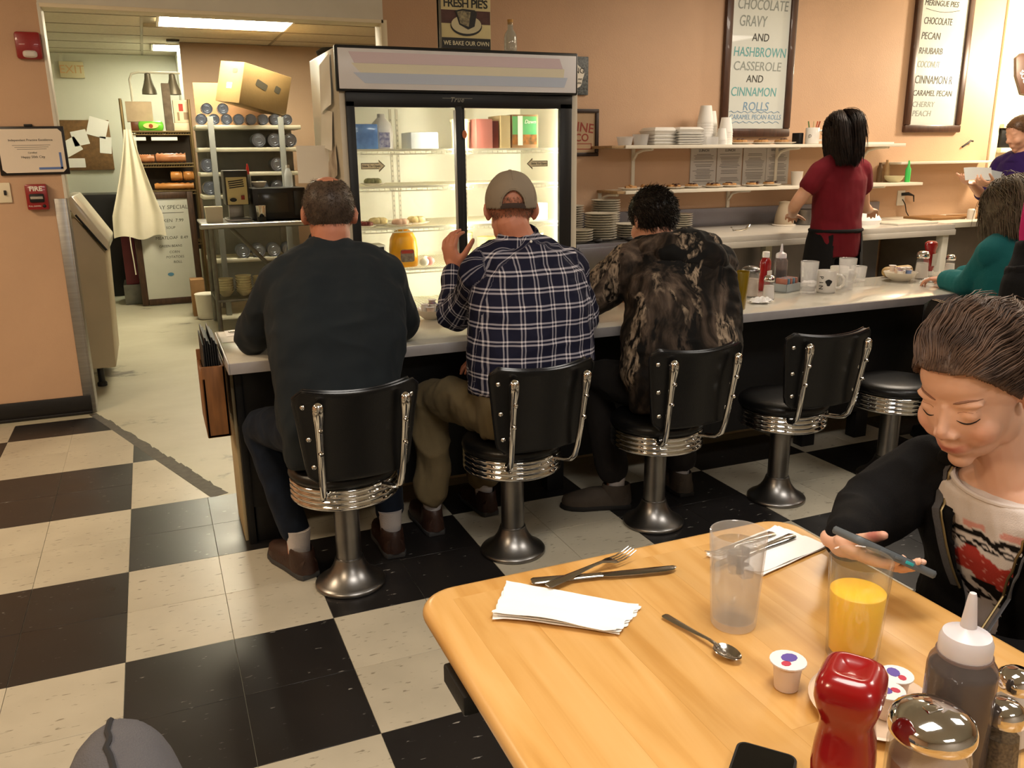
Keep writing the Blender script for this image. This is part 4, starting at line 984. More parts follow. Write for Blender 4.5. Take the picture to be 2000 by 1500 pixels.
man3, hm3 = seated('person', 'person with short dark hair in a woodland camouflage hoodie', (2.01, .21, 0), J3, dict(shirt=m_camo, pants=cloth('charcoal_trousers', '#211d1b', '#161412', sc=500)), skin=m_skin, neckline=.02,
    wr=[(.010, 14, 33, (1, 1, .7)), (-.010, 7, 6, (1, 1, .8)), (.006, 26, 12, (.6, 1, 1.3))], shirt_extra=hood, sleeve_r=(.080, .070, .055), legs_r=(.088, .076, .066, .062))
hq = MB(); hq.tube([(1.955, .46, 1.055), (1.975, .38, 1.075), (2.03, .325, 1.085), (2.105, .295, 1.075), (2.185, .30, 1.055), (2.235, .37, 1.05), (2.22, .46, 1.045)], [.034, .046, .056, .066, .066, .056, .034], 14, dome=True)
hq.ell((2.145, .262, 1.03), (.120, .055, .072), rot=Mx.Rotation(.22, 3, 'Y')); hq.ell((2.04, .29, 1.055), (.085, .05, .05))
hq = remesh(hq, .007, 5, 'hood'); wrinkle(hq, [(.008, 22, 4, (1, 1, .7)), (-.006, 12, 8, (1, 1, 1))]); put('hood', hq, m_camo, man3)
m_h3 = hairmat('dark_brown_hair', '#16110d', '#2b221b')
hl3 = lambda p: hairline(p, -.055, .066, -.004)
scalp_cap(hl3, .010, hm3).build('hair', m_h3, man3, W=True, ang=180)
p, n = scalp_points(3000, hl3, .006, 8)
put('hair_strands', strands(p, n, lambda p, n, t: np.stack([p[:, 0]*2, -.6-0*p[:, 1], -.9+p[:, 2]*6], 1), np.random.RandomState(4).uniform(.018, .034, len(p)), 5, .0011, lift=.22, centre=SK_C, radii=SK_R+.010, mx=hm3, jitter=.22, minr=1.02), m_h3, man3)['kind'] = 'stuff'
m_taupeshoe = mat('taupe_suede', '#4a4036', .8, var=.3, vscale=12, bump=.2, bscale=120); m_blacksole = mat('black_sole', '#1a1817', .7)
shoe(man3, (1.925, .395, 0), (1.660, .490, 0), m_taupeshoe, m_blacksole, w=.052); shoe(man3, (2.20, .375, 0), (2.215, .65, 0), m_taupeshoe, m_blacksole, w=.05)
socks(man3, (1.874, .418, .14), 0, m_sock, .040, .17); socks(man3, (2.205, .435, .14), 0, m_sock, .040, .17)

# ---------------------------------------------------------------- waitress
m_maroon = cloth('maroon_shirt', '#6e1622', '#5a101b', sc=700, var=.4, vs=5)
JW = dict(head=(4.205, 1.80, 1.528), hf=(.30, .92, -.25), hs=1.0, neck=(4.20, 1.775, 1.385), shL=(4.045, 1.76, 1.305), shR=(4.36, 1.76, 1.305), elL=(3.915, 1.82, 1.10), elR=(4.475, 1.82, 1.075), wrL=(4.06, 2.00, 1.03), wrR=(4.69, 1.98, 1.04),
         handL=dict(d=(.6, .8, -.1), p=(0, 0, -1)), handR=dict(d=(.8, .5, -.05), p=(0, 0, -1), kw=dict(curl=(.5, .6, .4))),
         hipL=(4.12, 1.77, .86), hipR=(4.30, 1.77, .86), knL=(4.11, 1.79, .48), knR=(4.31, 1.79, .48), anL=(4.11, 1.76, .13), anR=(4.32, 1.76, .13),
         torso=[((4.21, 1.77, .78), .155, .105, None), ((4.21, 1.77, .88), .168, .115, None), ((4.205, 1.76, 1.01), .145, .10, None), ((4.205, 1.76, 1.14), .155, .105, None), ((4.20, 1.76, 1.25), .165, .10, None), ((4.20, 1.765, 1.32), .135, .085, None), ((4.20, 1.775, 1.365), .07, .062, None)], sm=5)
wait, hmw = seated('person', 'dark haired waitress in a maroon shirt standing behind the counter', (4.21, 1.77, 0), JW, dict(shirt=m_maroon, pants=cloth('dark_slacks', '#1b1c22', sc=500)), skin=m_skin3, sleeve=.2, wr=[(.004, 20, 3, (1, 1, .5)), (-.004, 9, 2, (1, 1, 1))], vox=.007, legs_r=(.082, .066, .056, .05), sleeve_r=(.062, .058, .05))
m_hw = hairmat('black_brown_hair', '#150e0b', '#2c1d16', .38)
hlw = lambda p: hairline(p, -.075, .074, -.03)
scalp_cap(hlw, .014, hmw).build('hair', m_hw, wait, W=True, ang=180)
p, n = scalp_points(2600, hlw, .014, 9)
def fall(p, n, t):
    d = np.tile(np.array([0, -.12, -1.]), (len(p), 1)); k = np.clip((d*n).sum(1), -1, 0)
    out = d-n*k[:, None]*1.0; up = np.clip(n[:, 2], 0, 1)
    out[:, 0] += np.sign(p[:, 0]+.008)*up*(.3 if t < .35 else 0); out[:, 0] -= np.sign(p[:, 0])*np.where(np.abs(p[:, 0]) > .088, 1.5, 0); out[:, 2] -= .4*t; out[:, 1] -= up*.9; out[:, 0] -= np.where(p[:, 2] < -.05, p[:, 0]*2.5, 0); return out
put('hair_strands', strands(p, n, fall, .02+np.maximum(p[:, 2]+.17, .05)*np.random.RandomState(4).uniform(1.05, 1.25, len(p)), 10, .0016, lift=.02, centre=SK_C, radii=SK_R+.016, mx=hmw, jitter=.05, minr=1.02), m_hw, wait)['kind'] = 'stuff'
m_apron = cloth('black_apron', '#141214', sc=400)
ap = MB(); torso(ap, [((4.21, 1.775, .60), (1, 0, 0), .205, .150), ((4.21, 1.772, .75), (1, 0, 0), .195, .142), ((4.21, 1.77, .88), (1, 0, 0), .186, .132), ((4.207, 1.765, .945), (1, 0, 0), .172, .125)])
apm = remesh(ap, .012, 3, 'apron')
bm = bmesh.new(); bm.from_mesh(apm)
kill = [f for f in bm.faces if (f.calc_center_median().y < 1.72 and abs(f.calc_center_median().x-4.21) < .115-.22*(.94-f.calc_center_median().z)*.2 and f.calc_center_median().z < .93) or f.calc_center_median().z < .61]
bmesh.ops.delete(bm, geom=kill, context='FACES'); bm.to_mesh(apm); bm.free()
put('apron', apm, m_apron, wait)
MB().tube([(4.21+.176*cos(a), 1.765+.13*sin(a), .945) for a in [2*pi*k/28 for k in range(28)]], .011, 8, closed=True).build('apron_tie', m_apron, wait, W=True)
shoe(wait, (4.11, 1.69, 0), (4.10, 1.94, 0), m_iron, m_blacksole, w=.042); shoe(wait, (4.32, 1.69, 0), (4.33, 1.94, 0), m_iron, m_blacksole, w=.042)

# ---------------------------------------------------------------- man in purple at the pass
JP = dict(head=(5.985, 1.93, 1.535), hf=(-.86, .28, -.36), hs=1.0, neck=(6.03, 1.93, 1.395), shL=(6.02, 1.75, 1.31), shR=(6.06, 2.10, 1.31), elL=(5.90, 1.70, 1.09), elR=(5.93, 2.13, 1.10), wrL=(5.70, 1.86, 1.185), wrR=(5.72, 2.06, 1.19),
         handL=dict(d=(-.85, .3, .1), p=(.1, .5, 1), kw=dict(curl=(.5, .6, .4))), handR=dict(d=(-1, -.1, .1), p=(.1, -.4, 1), kw=dict(curl=(.5, .6, .4))),
         hipL=(6.06, 1.84, .88), hipR=(6.07, 2.02, .88), knL=(6.05, 1.83, .49), knR=(6.05, 2.03, .49), anL=(6.07, 1.83, .13), anR=(6.07, 2.03, .13),
         torso=[((6.06, 1.93, .80), .165, .115, None), ((6.06, 1.93, .90), .17, .12, None), ((6.06, 1.93, 1.03), .16, .115, None), ((6.05, 1.93, 1.16), .175, .12, None), ((6.04, 1.93, 1.26), .178, .108, None), ((6.035, 1.93, 1.33), .14, .09, None), ((6.03, 1.93, 1.375), .075, .068, None)], sm=5)
pur, hmp = seated('person', 'short haired person in a purple shirt reading an order slip', (6.06, 1.93, 0), JP, dict(shirt=cloth('purple_shirt', '#2a1650', '#1f0f3d', sc=600), pants=m_jeans), skin=m_skin3, sleeve=.55, wr=[(.003, 20, 3, (1, 1, .5))], vox=.007)
m_hp = hairmat('light_brown_hair', '#4a3320', '#6b4e32')
hlp = lambda p: hairline(p, -.045, .070, .006)
scalp_cap(hlp, .006, hmp).build('hair', m_hp, pur, W=True, ang=180)
p, n = scalp_points(1500, hlp, .004, 9)
put('hair_strands', strands(p, n, lambda p, n, t: np.array([0, -.4, -.8])+0*p, .018, 3, .0012, lift=.8, centre=SK_C, radii=SK_R+.006, mx=hmp, jitter=.3), m_hp, pur)['kind'] = 'stuff'
MB().tube([(5.715, 1.855, 1.155), (5.735, 1.885, 1.175), (5.745, 1.885, 1.205), (5.73, 1.86, 1.222), (5.712, 1.835, 1.205), (5.705, 1.83, 1.17)], .007, 8, closed=True).build('wristwatch', m_iron, pur, W=True)
pp = MB().grid(lambda u, v: (5.49+.27*u, 1.925+.025*v, 1.220+.085*v+.003*sin(u*5)), 8, 4, thick=.001).build('order_slip', mat('slip_paper', '#cfd3d2', .6))
tag(pp, 'pale paper order slip held by the person in purple', 'paper')
pp = MB().grid(lambda u, v: (5.70+.20*u, 1.945+.02*v, 1.212+.080*v-.02*u+.003*sin(u*5)), 8, 4, thick=.001).build('order_slip', mat('slip_paper2', '#aeb4b6', .6))
tag(pp, 'greyer paper slip held behind the pale order slip', 'paper')
shoe(pur, (6.14, 1.83, 0), (5.88, 1.82, 0), m_iron, m_blacksole); shoe(pur, (6.14, 2.03, 0), (5.88, 2.04, 0), m_iron, m_blacksole)

# ---------------------------------------------------------------- woman in teal
m_teal = cloth('teal_knit', '#1e6d70', '#175a5d', sc=350, var=.35, bump=.3)
JT = dict(head=(3.985, .36, 1.17), hf=(.25, .95, -.1), hs=1.0, neck=(3.98, .32, 1.03), shL=(3.84, .29, .955), shR=(4.11, .30, .955), elL=(3.775, .40, .80), elR=(4.22, .45, .80), wrL=(3.838, .585, .80), wrR=(4.12, .66, .80),
         handL=dict(d=(-.35, .9, -.02), p=(0, 0, -1), kw=dict(curl=(.4, .5, .4), s=.92)), handR=dict(d=(-.3, .9, 0), p=(0, 0, -1), kw=dict(s=.92)),
         hipL=(3.84, .26, .54), hipR=(3.99, .26, .54), knL=(3.83, .59, .52), knR=(4.03, .59, .52), anL=(3.84, .42, .13), anR=(4.0, .42, .13),
         torso=[((3.91, .20, .462), .16, .115, None), ((3.92, .205, .56), .17, .12, None), ((3.94, .225, .70), .165, .12, None), ((3.96, .255, .83), .168, .118, None), ((3.97, .285, .92), .16, .105, None), ((3.975, .305, .975), .125, .09, None), ((3.98, .315, 1.01), .07, .065, None)], sm=5, topname='sweater')
for k in ('head', 'neck', 'shL', 'shR', 'elR', 'wrR', 'hipL', 'hipR', 'knL', 'knR', 'anL', 'anR'): JT[k] = (JT[k][0]-.09, JT[k][1], JT[k][2])
JT['torso'] = [((c[0]-.09, c[1], c[2]), a, b, l) for c, a, b, l in JT['torso']]
teal, hmt = seated('person', 'grey-blonde woman in a teal sweater leaning on the counter', (3.83, .21, 0), JT, dict(shirt=m_teal, pants=m_jeans), skin=m_skin, wr=[(.005, 18, 3, (1, 1, .6)), (-.005, 8, 2, (1, 1, 1))], vox=.006, sleeve_r=(.066, .06, .055))
m_ht = hairmat('ash_blonde_hair', '#5a4d3c', '#7a6c56', .5)
hlt = lambda p: hairline(p, -.085, .070, -.04)
scalp_cap(hlt, .016, hmt).build('hair', m_ht, teal, W=True, ang=180)
p, n = scalp_points(2200, hlt, .016, 9)
put('hair_strands', strands(p, n, fall, .03+np.maximum(p[:, 2]+.11, .03)*np.random.RandomState(4).uniform(1.0, 1.25, len(p)), 8, .0018, lift=.06, centre=SK_C, radii=SK_R+.02, mx=hmt, jitter=.15, minr=1.06), m_ht, teal)['kind'] = 'stuff'
shoe(teal, (3.75, .37, 0), (3.74, .60, 0), m_iron, m_blacksole, w=.04); shoe(teal, (3.91, .37, 0), (3.92, .60, 0), m_iron, m_blacksole, w=.04)

# ---------------------------------------------------------------- person in pink standing
m_pink = cloth('hot_pink_top', '#d21f74', '#b91764', sc=600)
JK = dict(head=(3.44, -.18, 1.60), hf=(.2, .97, -.1), hs=1.0, neck=(3.44, -.22, 1.455), shL=(3.30, -.25, 1.375), shR=(3.60, -.24, 1.375), elL=(3.315, -.31, 1.13), elR=(3.68, -.18, 1.11), wrL=(3.55, -.15, 1.08), wrR=(3.70, -.02, .95),
         handL=dict(d=(.95, .2, 0), p=(0, -1, 0)), handR=dict(d=(0, .6, -.5), p=(-1, 0, 0)),
         hipL=(3.32, -.27, .90), hipR=(3.51, -.27, .90), knL=(3.30, -.25, .50), knR=(3.53, -.25, .50), anL=(3.30, -.28, .13), anR=(3.53, -.28, .13),
         torso=[((3.415, -.28, .80), .205, .15, None), ((3.415, -.28, .93), .205, .148, None), ((3.43, -.26, 1.06), .155, .115, None), ((3.44, -.25, 1.19), .165, .115, None), ((3.44, -.245, 1.31), .165, .105, None), ((3.44, -.235, 1.39), .13, .088, None), ((3.44, -.225, 1.435), .07, .065, None)], sm=5, hem=2)
pink, hmk = seated('person', 'person in a hot pink top and black skirt standing behind the stools', (3.415, -.27, 0), JK, dict(shirt=m_pink, pants=m_apron), skin=m_skin, sleeve=.6, wr=[(.004, 18, 3, (1, 1, .6))], vox=.009, legs_r=(.092, .075, .06, .055))
sk = MB(); torso(sk, [((3.415, -.28, .55), (1, 0, 0), .235, .175), ((3.415, -.28, .80), (1, 0, 0), .232, .175), ((3.415, -.28, .93), (1, 0, 0), .228, .168), ((3.425, -.268, 1.02), (1, 0, 0), .192, .145), ((3.43, -.26, 1.085), (1, 0, 0), .182, .140)])
put('skirt', remesh(sk, .012, 3, 'skirt'), m_apron, pink)
hlk = lambda p: hairline(p, -.085, .070, -.04)
scalp_cap(hlk, .016, hmk).build('hair', m_h3, pink, W=True, ang=180)
p, n = scalp_points(1800, hlk, .014, 9); put('hair_strands', strands(p, n, fall, .02+np.maximum(p[:, 2]+.14, .05)*1.15, 9, .0017, lift=.02, centre=SK_C, radii=SK_R+.016, mx=hmk, jitter=.05, minr=1.02), m_h3, pink)['kind'] = 'stuff'
shoe(pink, (3.30, -.345, 0), (3.29, -.10, 0), m_iron, m_blacksole, w=.042); shoe(pink, (3.53, -.345, 0), (3.54, -.10, 0), m_iron, m_blacksole, w=.042)
# ---------------------------------------------------------------- girl at the table
from mathutils.bvhtree import BVHTree
LATG = V((-.04, .32, .02)).normalized()
JG = dict(head=(1.408, -1.530, 1.058), hf=(-.87, -.17, -.44), hs=1.02, neck=(1.487, -1.55, .905),
          torso=[((1.605, -1.54, .462), .150, .105), ((1.595, -1.54, .58), .142, .10), ((1.57, -1.545, .69), .145, .10), ((1.535, -1.55, .79), .158, .098), ((1.505, -1.55, .862), .138, .08), ((1.493, -1.55, .895), .085, .06)])
girl = thing('person', 'girl in a black zip hoodie looking down at her phone', 'person', (1.6, -1.54, 0))
hmg = hmx(JG['head'], JG['hf'], (0, 0, 1), JG['hs'])
shR, shL = V((1.485, -1.395, .845)), V((1.50, -1.705, .835)); elR, wrR = V((1.345, -1.395, .785)), V((1.190, -1.500, .808)); elL, wrL = V((1.43, -1.80, .66)), V((1.36, -1.62, .62))
b = MB(); S_ = [(V(c), LATG, hw, hd) for c, hw, hd in JG['torso']]; torso(b, S_, -.010)
N = V(JG['neck']); nb = hmg @ V((0, -.03, -.05)); b.tube([N-V((-.02, 0, .05)), N, (N+nb)*.5, nb], [.056, .050, .046, .047], 18, dome=True)
head(b, hmg, 1., True, True)
for A in (joint(shR, elR, wrR), joint(shL, elL, wrL)): limb(b, A, [.042, .038, .035, .033, .032, .031, .030, .027, .023])
hand(b, wrR, (.02, -.98, .04), (.40, .08, .90), 1, s=.92, thumb=(.30, .85, .42), tcurl=.08, curls=[(.10, .35, .35), (.10, .38, .35), (.12, .4, .35), (.15, .4, .4)], spread=.02)
hand(b, wrL, (-.9, .3, -.1), (0, 0, -1), -1, s=.88)
for k, y in ((-1, -1.62), (1, -1.46)): limb(b, joint((1.56, y, .545), (1.19, y-.02*k, .53), (1.21, y, .12)), [.068, .062, .055, .05, .048, .046, .043, .038, .03])
body = remesh(b, .0038, 2, 'body', .45)
pw = get_v(body); inv = np.array(hmg.inverted()); pl = pw@inv[:3, :3].T+inv[:3, 3]
colr = np.tile(np.array(lin('#deb198')), (len(pw), 1))
def blend(mask, c, a=1.):
    global colr
    k = np.clip(mask, 0, 1)[:, None]*a; colr = colr*(1-k)+np.array(lin(c))*k
gs = lambda c, r: np.exp(-(((pl-np.array(c))/np.array(r))**2).sum(1))
for s in (-1, 1):
    blend(gs((s*.043, .072, -.032), (.022, .02, .020)), '#cf8a78', .55); blend(gs((s*.079, -.01, 0), (.012, .03, .04)), '#c98070', .5)
blend(gs((0, .108, -.026), (.014, .012, .012)), '#cf8f7c', .4)
lip = np.clip(1.6-np.maximum(np.abs(pl[:, 2]+.0605-pl[:, 0]**2*5)/.0078, np.abs(pl[:, 0])/.026)*1.3, 0, 1)*(pl[:, 1] > .070); blend(lip, '#b5645c', .85)
# mline = np.clip(1-np.abs(pl[:, 2]+.0605-pl[:, 0]**2*6)/.0016, 0, 1)*(np.abs(pl[:, 0]) < .031)*(pl[:, 1] > .07); blend(mline, '#7a3b36', .6)
attr_vec(body, 'fcol', colr)
m_face, nt, bs, at = attr_mat('girl_skin', 'fcol', .45, 0); nt.links.new(at.outputs['Vector'], bs.inputs['Base Color']); bs.inputs['Subsurface Weight'].default_value = .15; bs.inputs['Subsurface Radius'].default_value = (.012, .005, .003); bs.inputs['Specular IOR Level'].default_value = .4
put('body', body, m_face, girl)
m_brow = mat('brow_hair', '#8a6450', .8); m_lash = mat('lash', '#1c1210', .8); m_nail = mat('nail', '#d9a091', .3)
bvh = BVHTree.FromPolygons([V(v) for v in pw.tolist()], [tuple(p.vertices) for p in body.polygons])
def onface(l, off=.0006):
    o = hmg @ V((l[0], l[1]+.06, l[2])); d = (hmg.to_3x3() @ V((0, -1, 0))).normalized(); h = bvh.ray_cast(o, d)
    return h[0]+h[1]*off if h[0] else hmg @ V(l)
PM_inv = PM[girl.name].inverted()
for s in (-1, 1):
    MB().tube([onface((s*(.014+.034*t), .08, .0265+.0075*sin(t*2.2)-.002*t), .0002) for t in [k/8 for k in range(9)]], [.0014, .0027, .0032, .0033, .0032, .0028, .0023, .0016, .0008], 6, flat=.6, hint=(0, 0, 1)).build('eyebrow', m_brow, girl, W=True)
    MB().tube([onface((s*(.018+.027*t), .07, -.0005-.0055*sin(t*pi)-.001*t), .0002) for t in [k/8 for k in range(9)]], [.0004, .0008, .0011, .0013, .0014, .0014, .0013, .0012, .0008], 6).build('eyelash', m_lash, girl, W=True)
    MB().tube([onface((s*(.019+.024*t), .07, .0115+.003*sin(t*pi)), .0001) for t in [k/6 for k in range(7)]], .0004, 5).build('lid_crease', mat('crease', '#b08370', .8), girl, W=True)
# t-shirt with a print
c = MB(); torso(c, S_[:5]+[(V((1.499, -1.55, .884)), LATG, .104, .072)], .005);
limb(c, joint(shR, elR, wrR)[:4], [.056, .054, .052, .05]); limb(c, joint(shL, elL, wrL)[:4], [.056, .054, .052, .05])
ts = remesh(c, .0042, 5, 'tshirt'); wrinkle(ts, [(.0022, 40, 5, (1, 1, .6)), (-.003, 14, 2, (1, 1, 1))])
p = get_v(ts)+np.array([0, 0, .020]); s_ = (p-np.array([1.52, -1.55, .8]))@np.array(LATG); z = p[:, 2]; n_ = get_n(ts); front = (p[:, 0] < 1.54)
tc = np.tile(np.array(lin('#d8cfcb')), (len(p), 1))
def tb_(mask, colx): tc[mask & front] = lin(colx)
wob = .004*np.sin(s_*70)+.003*np.sin(s_*151+1)
u = s_+.012
tb_((np.abs(z-.836-wob*.6) < .0055) & (np.abs(u) < .075) & (np.sin(s_*95) > -.35), '#d79a90')
tb_((np.abs(z-.820-wob) < .0055) & (np.abs(u) < .082), '#15110f')
tb_((np.abs(z-.803-.006*np.sin(s_*160)) < .0022) & (np.abs(u) < .07), '#1b1513'); tb_((np.abs(z-.803-.006*np.sin(s_*160+2.2)) < .0018) & (np.abs(u) < .07), '#1b1513')
blob = ((u/.062)**2+((z-.760-.01*np.sin(s_*60))/.030)**2) < 1+.25*np.sin(s_*120)*np.sin(z*200)
tb_(blob, '#b23c33'); tb_(blob & (np.abs(np.sin(s_*210+z*160)) < .10), '#d98f86')
tb_((fbm(p, 60, 3) > .30) & (z < .735) & (z > .69) & (np.abs(u) < .07), '#1b1513')
attr_vec(ts, 'fcol', tc)
m_tee, nt, bs, at = attr_mat('white_tshirt', 'fcol', .85, .2); nt.links.new(at.outputs['Vector'], bs.inputs['Base Color'])
put('tshirt', ts, m_tee, girl)
MB().tube([tuple(V((1.500, -1.55, .880))+LATG*cos(a)*.094+V((-.97, -.1, -.1))*sin(a)*.078+V((0, 0, 1))*(.008-.012*sin(a))) for a in [2*pi*k/30 for k in range(30)]], .0045, 8, closed=True).build('neckband', mat('white_rib', '#d8cfcb', .85), girl, W=True)
# hoodie, open at the front
m_hood = cloth('black_hoodie', '#0a090a', '#111011', sc=500, var=.3, sheen=0)
c = MB(); torso(c, S_[:1]+[(V((1.598, -1.54, .56)), LATG, .158, .118)]+S_[2:5], .018); limb(c, joint(shR, elR, wrR+V((.02, .012, .002))), [.070, .064, .060, .056, .054, .052, .050, .046, .038]); limb(c, joint(shL, elL, wrL), [.070, .064, .060, .056, .054, .052, .050, .046, .040])
limb(c, [shL+V((-.0, .03, .0)), N+V((.035, -.05, -.03))], [.064, .050]); limb(c, [shR+V((.0, -.03, .0)), N+V((.035, .05, -.03))], [.064, .050])
hd = remesh(c, .006, 5, 'hoodie'); wrinkle(hd, [(.005, 22, 7, (1, 1, .7)), (-.006, 9, 3, (1, 1, 1))])
bm = bmesh.new(); bm.from_mesh(hd); kill = []
def half_open(z): return np.interp(z, [.62, .70, .78, .84, .88, .95], [.030, .040, .056, .066, .074, .075])
for f in bm.faces:
    q = f.calc_center_median(); sv = (q-V((1.52, -1.55, .8))).dot(LATG)+.012
    if q.x < 1.548-(q.z-.7)*.2 and abs(sv) < half_open(q.z): kill.append(f)
    elif q.z > .862 and (V((q.x, q.y, 0))-V((1.487, -1.55, 0))).length < .085: kill.append(f)
bmesh.ops.delete(bm, geom=kill, context='FACES'); bmesh.ops.solidify(bm, geom=bm.faces[:], thickness=.004)
bm.to_mesh(hd); bm.free(); hd.polygons.foreach_set('use_smooth', [True]*len(hd.polygons))
put('hoodie', hd, m_hood, girl)
bv2 = BVHTree.FromPolygons([v.co.copy() for v in hd.vertices], [tuple(p.vertices) for p in hd.polygons])
m_zip = mat('brass_zip', '#8d7a55', .4, .8); m_tape = cloth('grey_zip_tape', '#58575a', sc=300)
for s in (-1, 1):
    pts, pt2 = [], []
    for z in np.linspace(.665, .905, 16):
        q = V((1.52, -1.55, 0))+LATG*(s*(half_open(z)+.004)-.012); q.z = z; q.x = 1.40+(.0 if z < .8 else (z-.8)*.45)
        h = bv2.find_nearest(PM_inv @ q)
        w_ = PM[girl.name] @ h[0]; pts.append(w_+V((-.004, -.001, .001))); pt2.append(w_+LATG*s*.010+V((-.003, 0, .001)))
    MB().tube(pts, .0022, 6).build('zipper', m_zip, girl, W=True); MB().tube(pt2, .0085, 6, flat=.22, hint=(1, 0, 0)).build('zipper_tape', m_tape, girl, W=True)
hb = MB(); hb.tube([V((1.50, -1.55, .895))+LATG*cos(a)*.105+V((1, .12, .1))*sin(a)*.085 for a in np.linspace(-.35, pi+.35, 12)], [.020, .026, .032, .036, .040, .042, .042, .040, .036, .032, .026, .020], 12, dome=True); hb.ell((1.60, -1.545, .87), (.05, .10, .055))
put('hood', remesh(hb, .008, 4, 'hood'), m_hood, girl)
# jeans, shoes
c = MB(); torso(c, S_[:2], .012)
for k, y in ((-1, -1.62), (1, -1.46)): limb(c, joint((1.56, y, .545), (1.19, y-.02*k, .53), (1.21, y, .14)), [.085, .078, .068, .064, .062, .060, .054, .050, .048])
put('jeans', remesh(c, .011, 4, 'jeans'), m_jeans, girl)
for y in (-1.62, -1.46): shoe(girl, (1.27, y, 0), (1.03, y, 0), m_iron, m_blacksole, w=.04)
# hair pulled back into a knot
m_hg = hairmat('girl_brown_hair', '#3a291f', '#624a3a', .42)
KN = np.array([0, -.118, .035])
hlg = lambda p: hairline(p, -.060, .078, .004)
puff = lambda P: .013*np.exp(-((P[:, 1]-.072)/.035)**2)*(P[:, 2] > .03)+.002*np.sin(P[:, 0]*90)*np.exp(-((P[:, 1]-.03)/.06)**2)*(P[:, 2] > .05)
scalp_cap(hlg, .004, hmg, puff, 170, 120).build('hair', m_hg, girl, W=True, ang=180)
p, n = scalp_points(6500, hlg, .004, 9); p = p+n*puff(p)[:, None]*1.05
def flow_g(p, n, t):
    d = KN-p+np.stack([.03*np.sin(p[:, 1]*110+p[:, 0]*60), 0*t+0*p[:, 1], .02*np.sin(p[:, 0]*130)], 1); d = d-n*((d*n).sum(1))[:, None]*.9; d /= np.linalg.norm(d, axis=1)[:, None]+1e-6
    return d
L = np.minimum(np.linalg.norm(KN-p, axis=1)*1.25, .14)
put('hair_strands', strands(p, n, flow_g, L, 9, .0009, lift=.03, centre=SK_C, radii=SK_R+.005, mx=hmg, jitter=.07, minr=1.01, seed=4), m_hg, girl)['kind'] = 'stuff'
kb = MB().ell(tuple(KN+np.array([0, -.018, 0])), (.034, .028, .034), mx=hmg); kb.tube([hmg @ V((0, -.14, .03)), hmg @ V((0, -.165, -.01)), hmg @ V((0, -.165, -.07)), hmg @ V((0, -.15, -.13))], [.024, .026, .022, .008], 12, dome=True)
kb.build('ponytail', m_hg, girl, W=True, ang=180)
# phone in her hand
ph = thing('phone', 'grey cased phone held by the girl', 'phone', (1.17, -1.628, .82))
a_ = V((.853, -.252, -.456)).normalized(); w_ = V((-.194, -.966, .171)).normalized(); n_ = w_.cross(a_).normalized()
if n_.z < 0: n_ = -n_
pm = Mx((a_, w_, n_)).transposed().to_4x4(); pm.translation = V((1.170, -1.600, .843))
m_case = mat('grey_case', '#5b6268', .5); m_glass = mat('black_glass', '#050506', .06, spec=.6)
rr_ = rrect(-.075, .075, -.036, .036, .012)
MB().loft([[(x*s, y*s, z) for x, y in rr_] for s, z in ((.97, -.006), (1, -.003), (1, .003), (.97, .006))], mx=pm).build('case', m_case, ph, W=True)
MB().prism(rrect(-.069, .069, -.031, .031, .008), .0055, .0066, mx=pm).build('screen', m_glass, ph, W=True)
for x0, x1, m_ in ((-.035, -.018, m_case), (.012, .026, mat('teal_key', '#2fa3a8', .5)), (-.008, .004, m_case)): MB().bb(x0, x1, .0355, .0375, -.0025, .0025, mx=pm).build('side_button', m_, ph, W=True, bevel=.0006)
# her chair
m_chair = mat('dark_chair_wood', '#2a1a12', .5, var=.3, vscale=8, stretch=(1, 1, .2))
ch = thing('dining_chair', 'dark wooden chair under the girl in the hoodie', 'chair', (1.62, -1.54, 0))
MB().bb(1.42, 1.84, -1.76, -1.32, .43, .462).build('seat', m_chair, ch, W=True, bevel=.01)
for x in (1.45, 1.81):
    for y in (-1.73, -1.35): MB().bb(x-.018, x+.018, y-.018, y+.018, 0, .432 if x < 1.6 else .86).build('leg', m_chair, ch, W=True, bevel=.004)
MB().bb(1.795, 1.825, -1.73, -1.35, .74, .85).bb(1.795, 1.825, -1.73, -1.35, .58, .64).build('backrest', m_chair, ch, W=True, bevel=.006)
# ================================================================ THINGS ON THE TABLE
Z0 = TZ+.0004
m_napkin = mat('paper_napkin', '#f8f6f3', .85, bump=.1, bscale=200)
m_flat = mat('flatware', '#b9b4ac', .16, 1., var=.1, vscale=30)
def napkin(label, quad, lift, seed, name='paper_napkin', layers=3, curl=None):
    a, b_, c, d = [V((x, y, 0)) for x, y in quad]; o = thing(name, label, 'napkin', (float(sum(q[0] for q in quad)/4), float(sum(q[1] for q in quad)/4), Z0))
    rng = random.Random(seed)
    for k in range(layers):
        j = [V((rng.uniform(-.003, .003), rng.uniform(-.003, .003), 0)) for _ in range(4)]
        def fn(u, v, k=k, j=j):
            p = (a+j[0])*(1-u)*(1-v)+(b_+j[1])*u*(1-v)+(c+j[2])*u*v+(d+j[3])*(1-u)*v
            z = Z0+.0006+k*.0014+lift*(u**3)*(.35+.65*abs(sin(v*3.1+.4)))*(.5+.25*k)+.0015*abs(sin(u*9+seed)*sin(v*6+k))
            if v < .02 or v > .98: p = p+V((.0, .004*sin(u*17+k*2), 0))
            return (p.x, p.y, z)
        MB().grid(fn, 22, 10, thick=.0005).build('ply', m_napkin, o, W=True)
    return o
napkin('crumpled white paper napkin beside the crossed knife and fork', [(.688, -1.284), (.625, -1.379), (.775, -1.497), (.848, -1.440)], .012, 2)
napkin('white paper napkin under the knife and fork by the water glass', [(1.045, -1.335), (1.085, -1.435), (1.262, -1.395), (1.235, -1.290)], .002, 5)
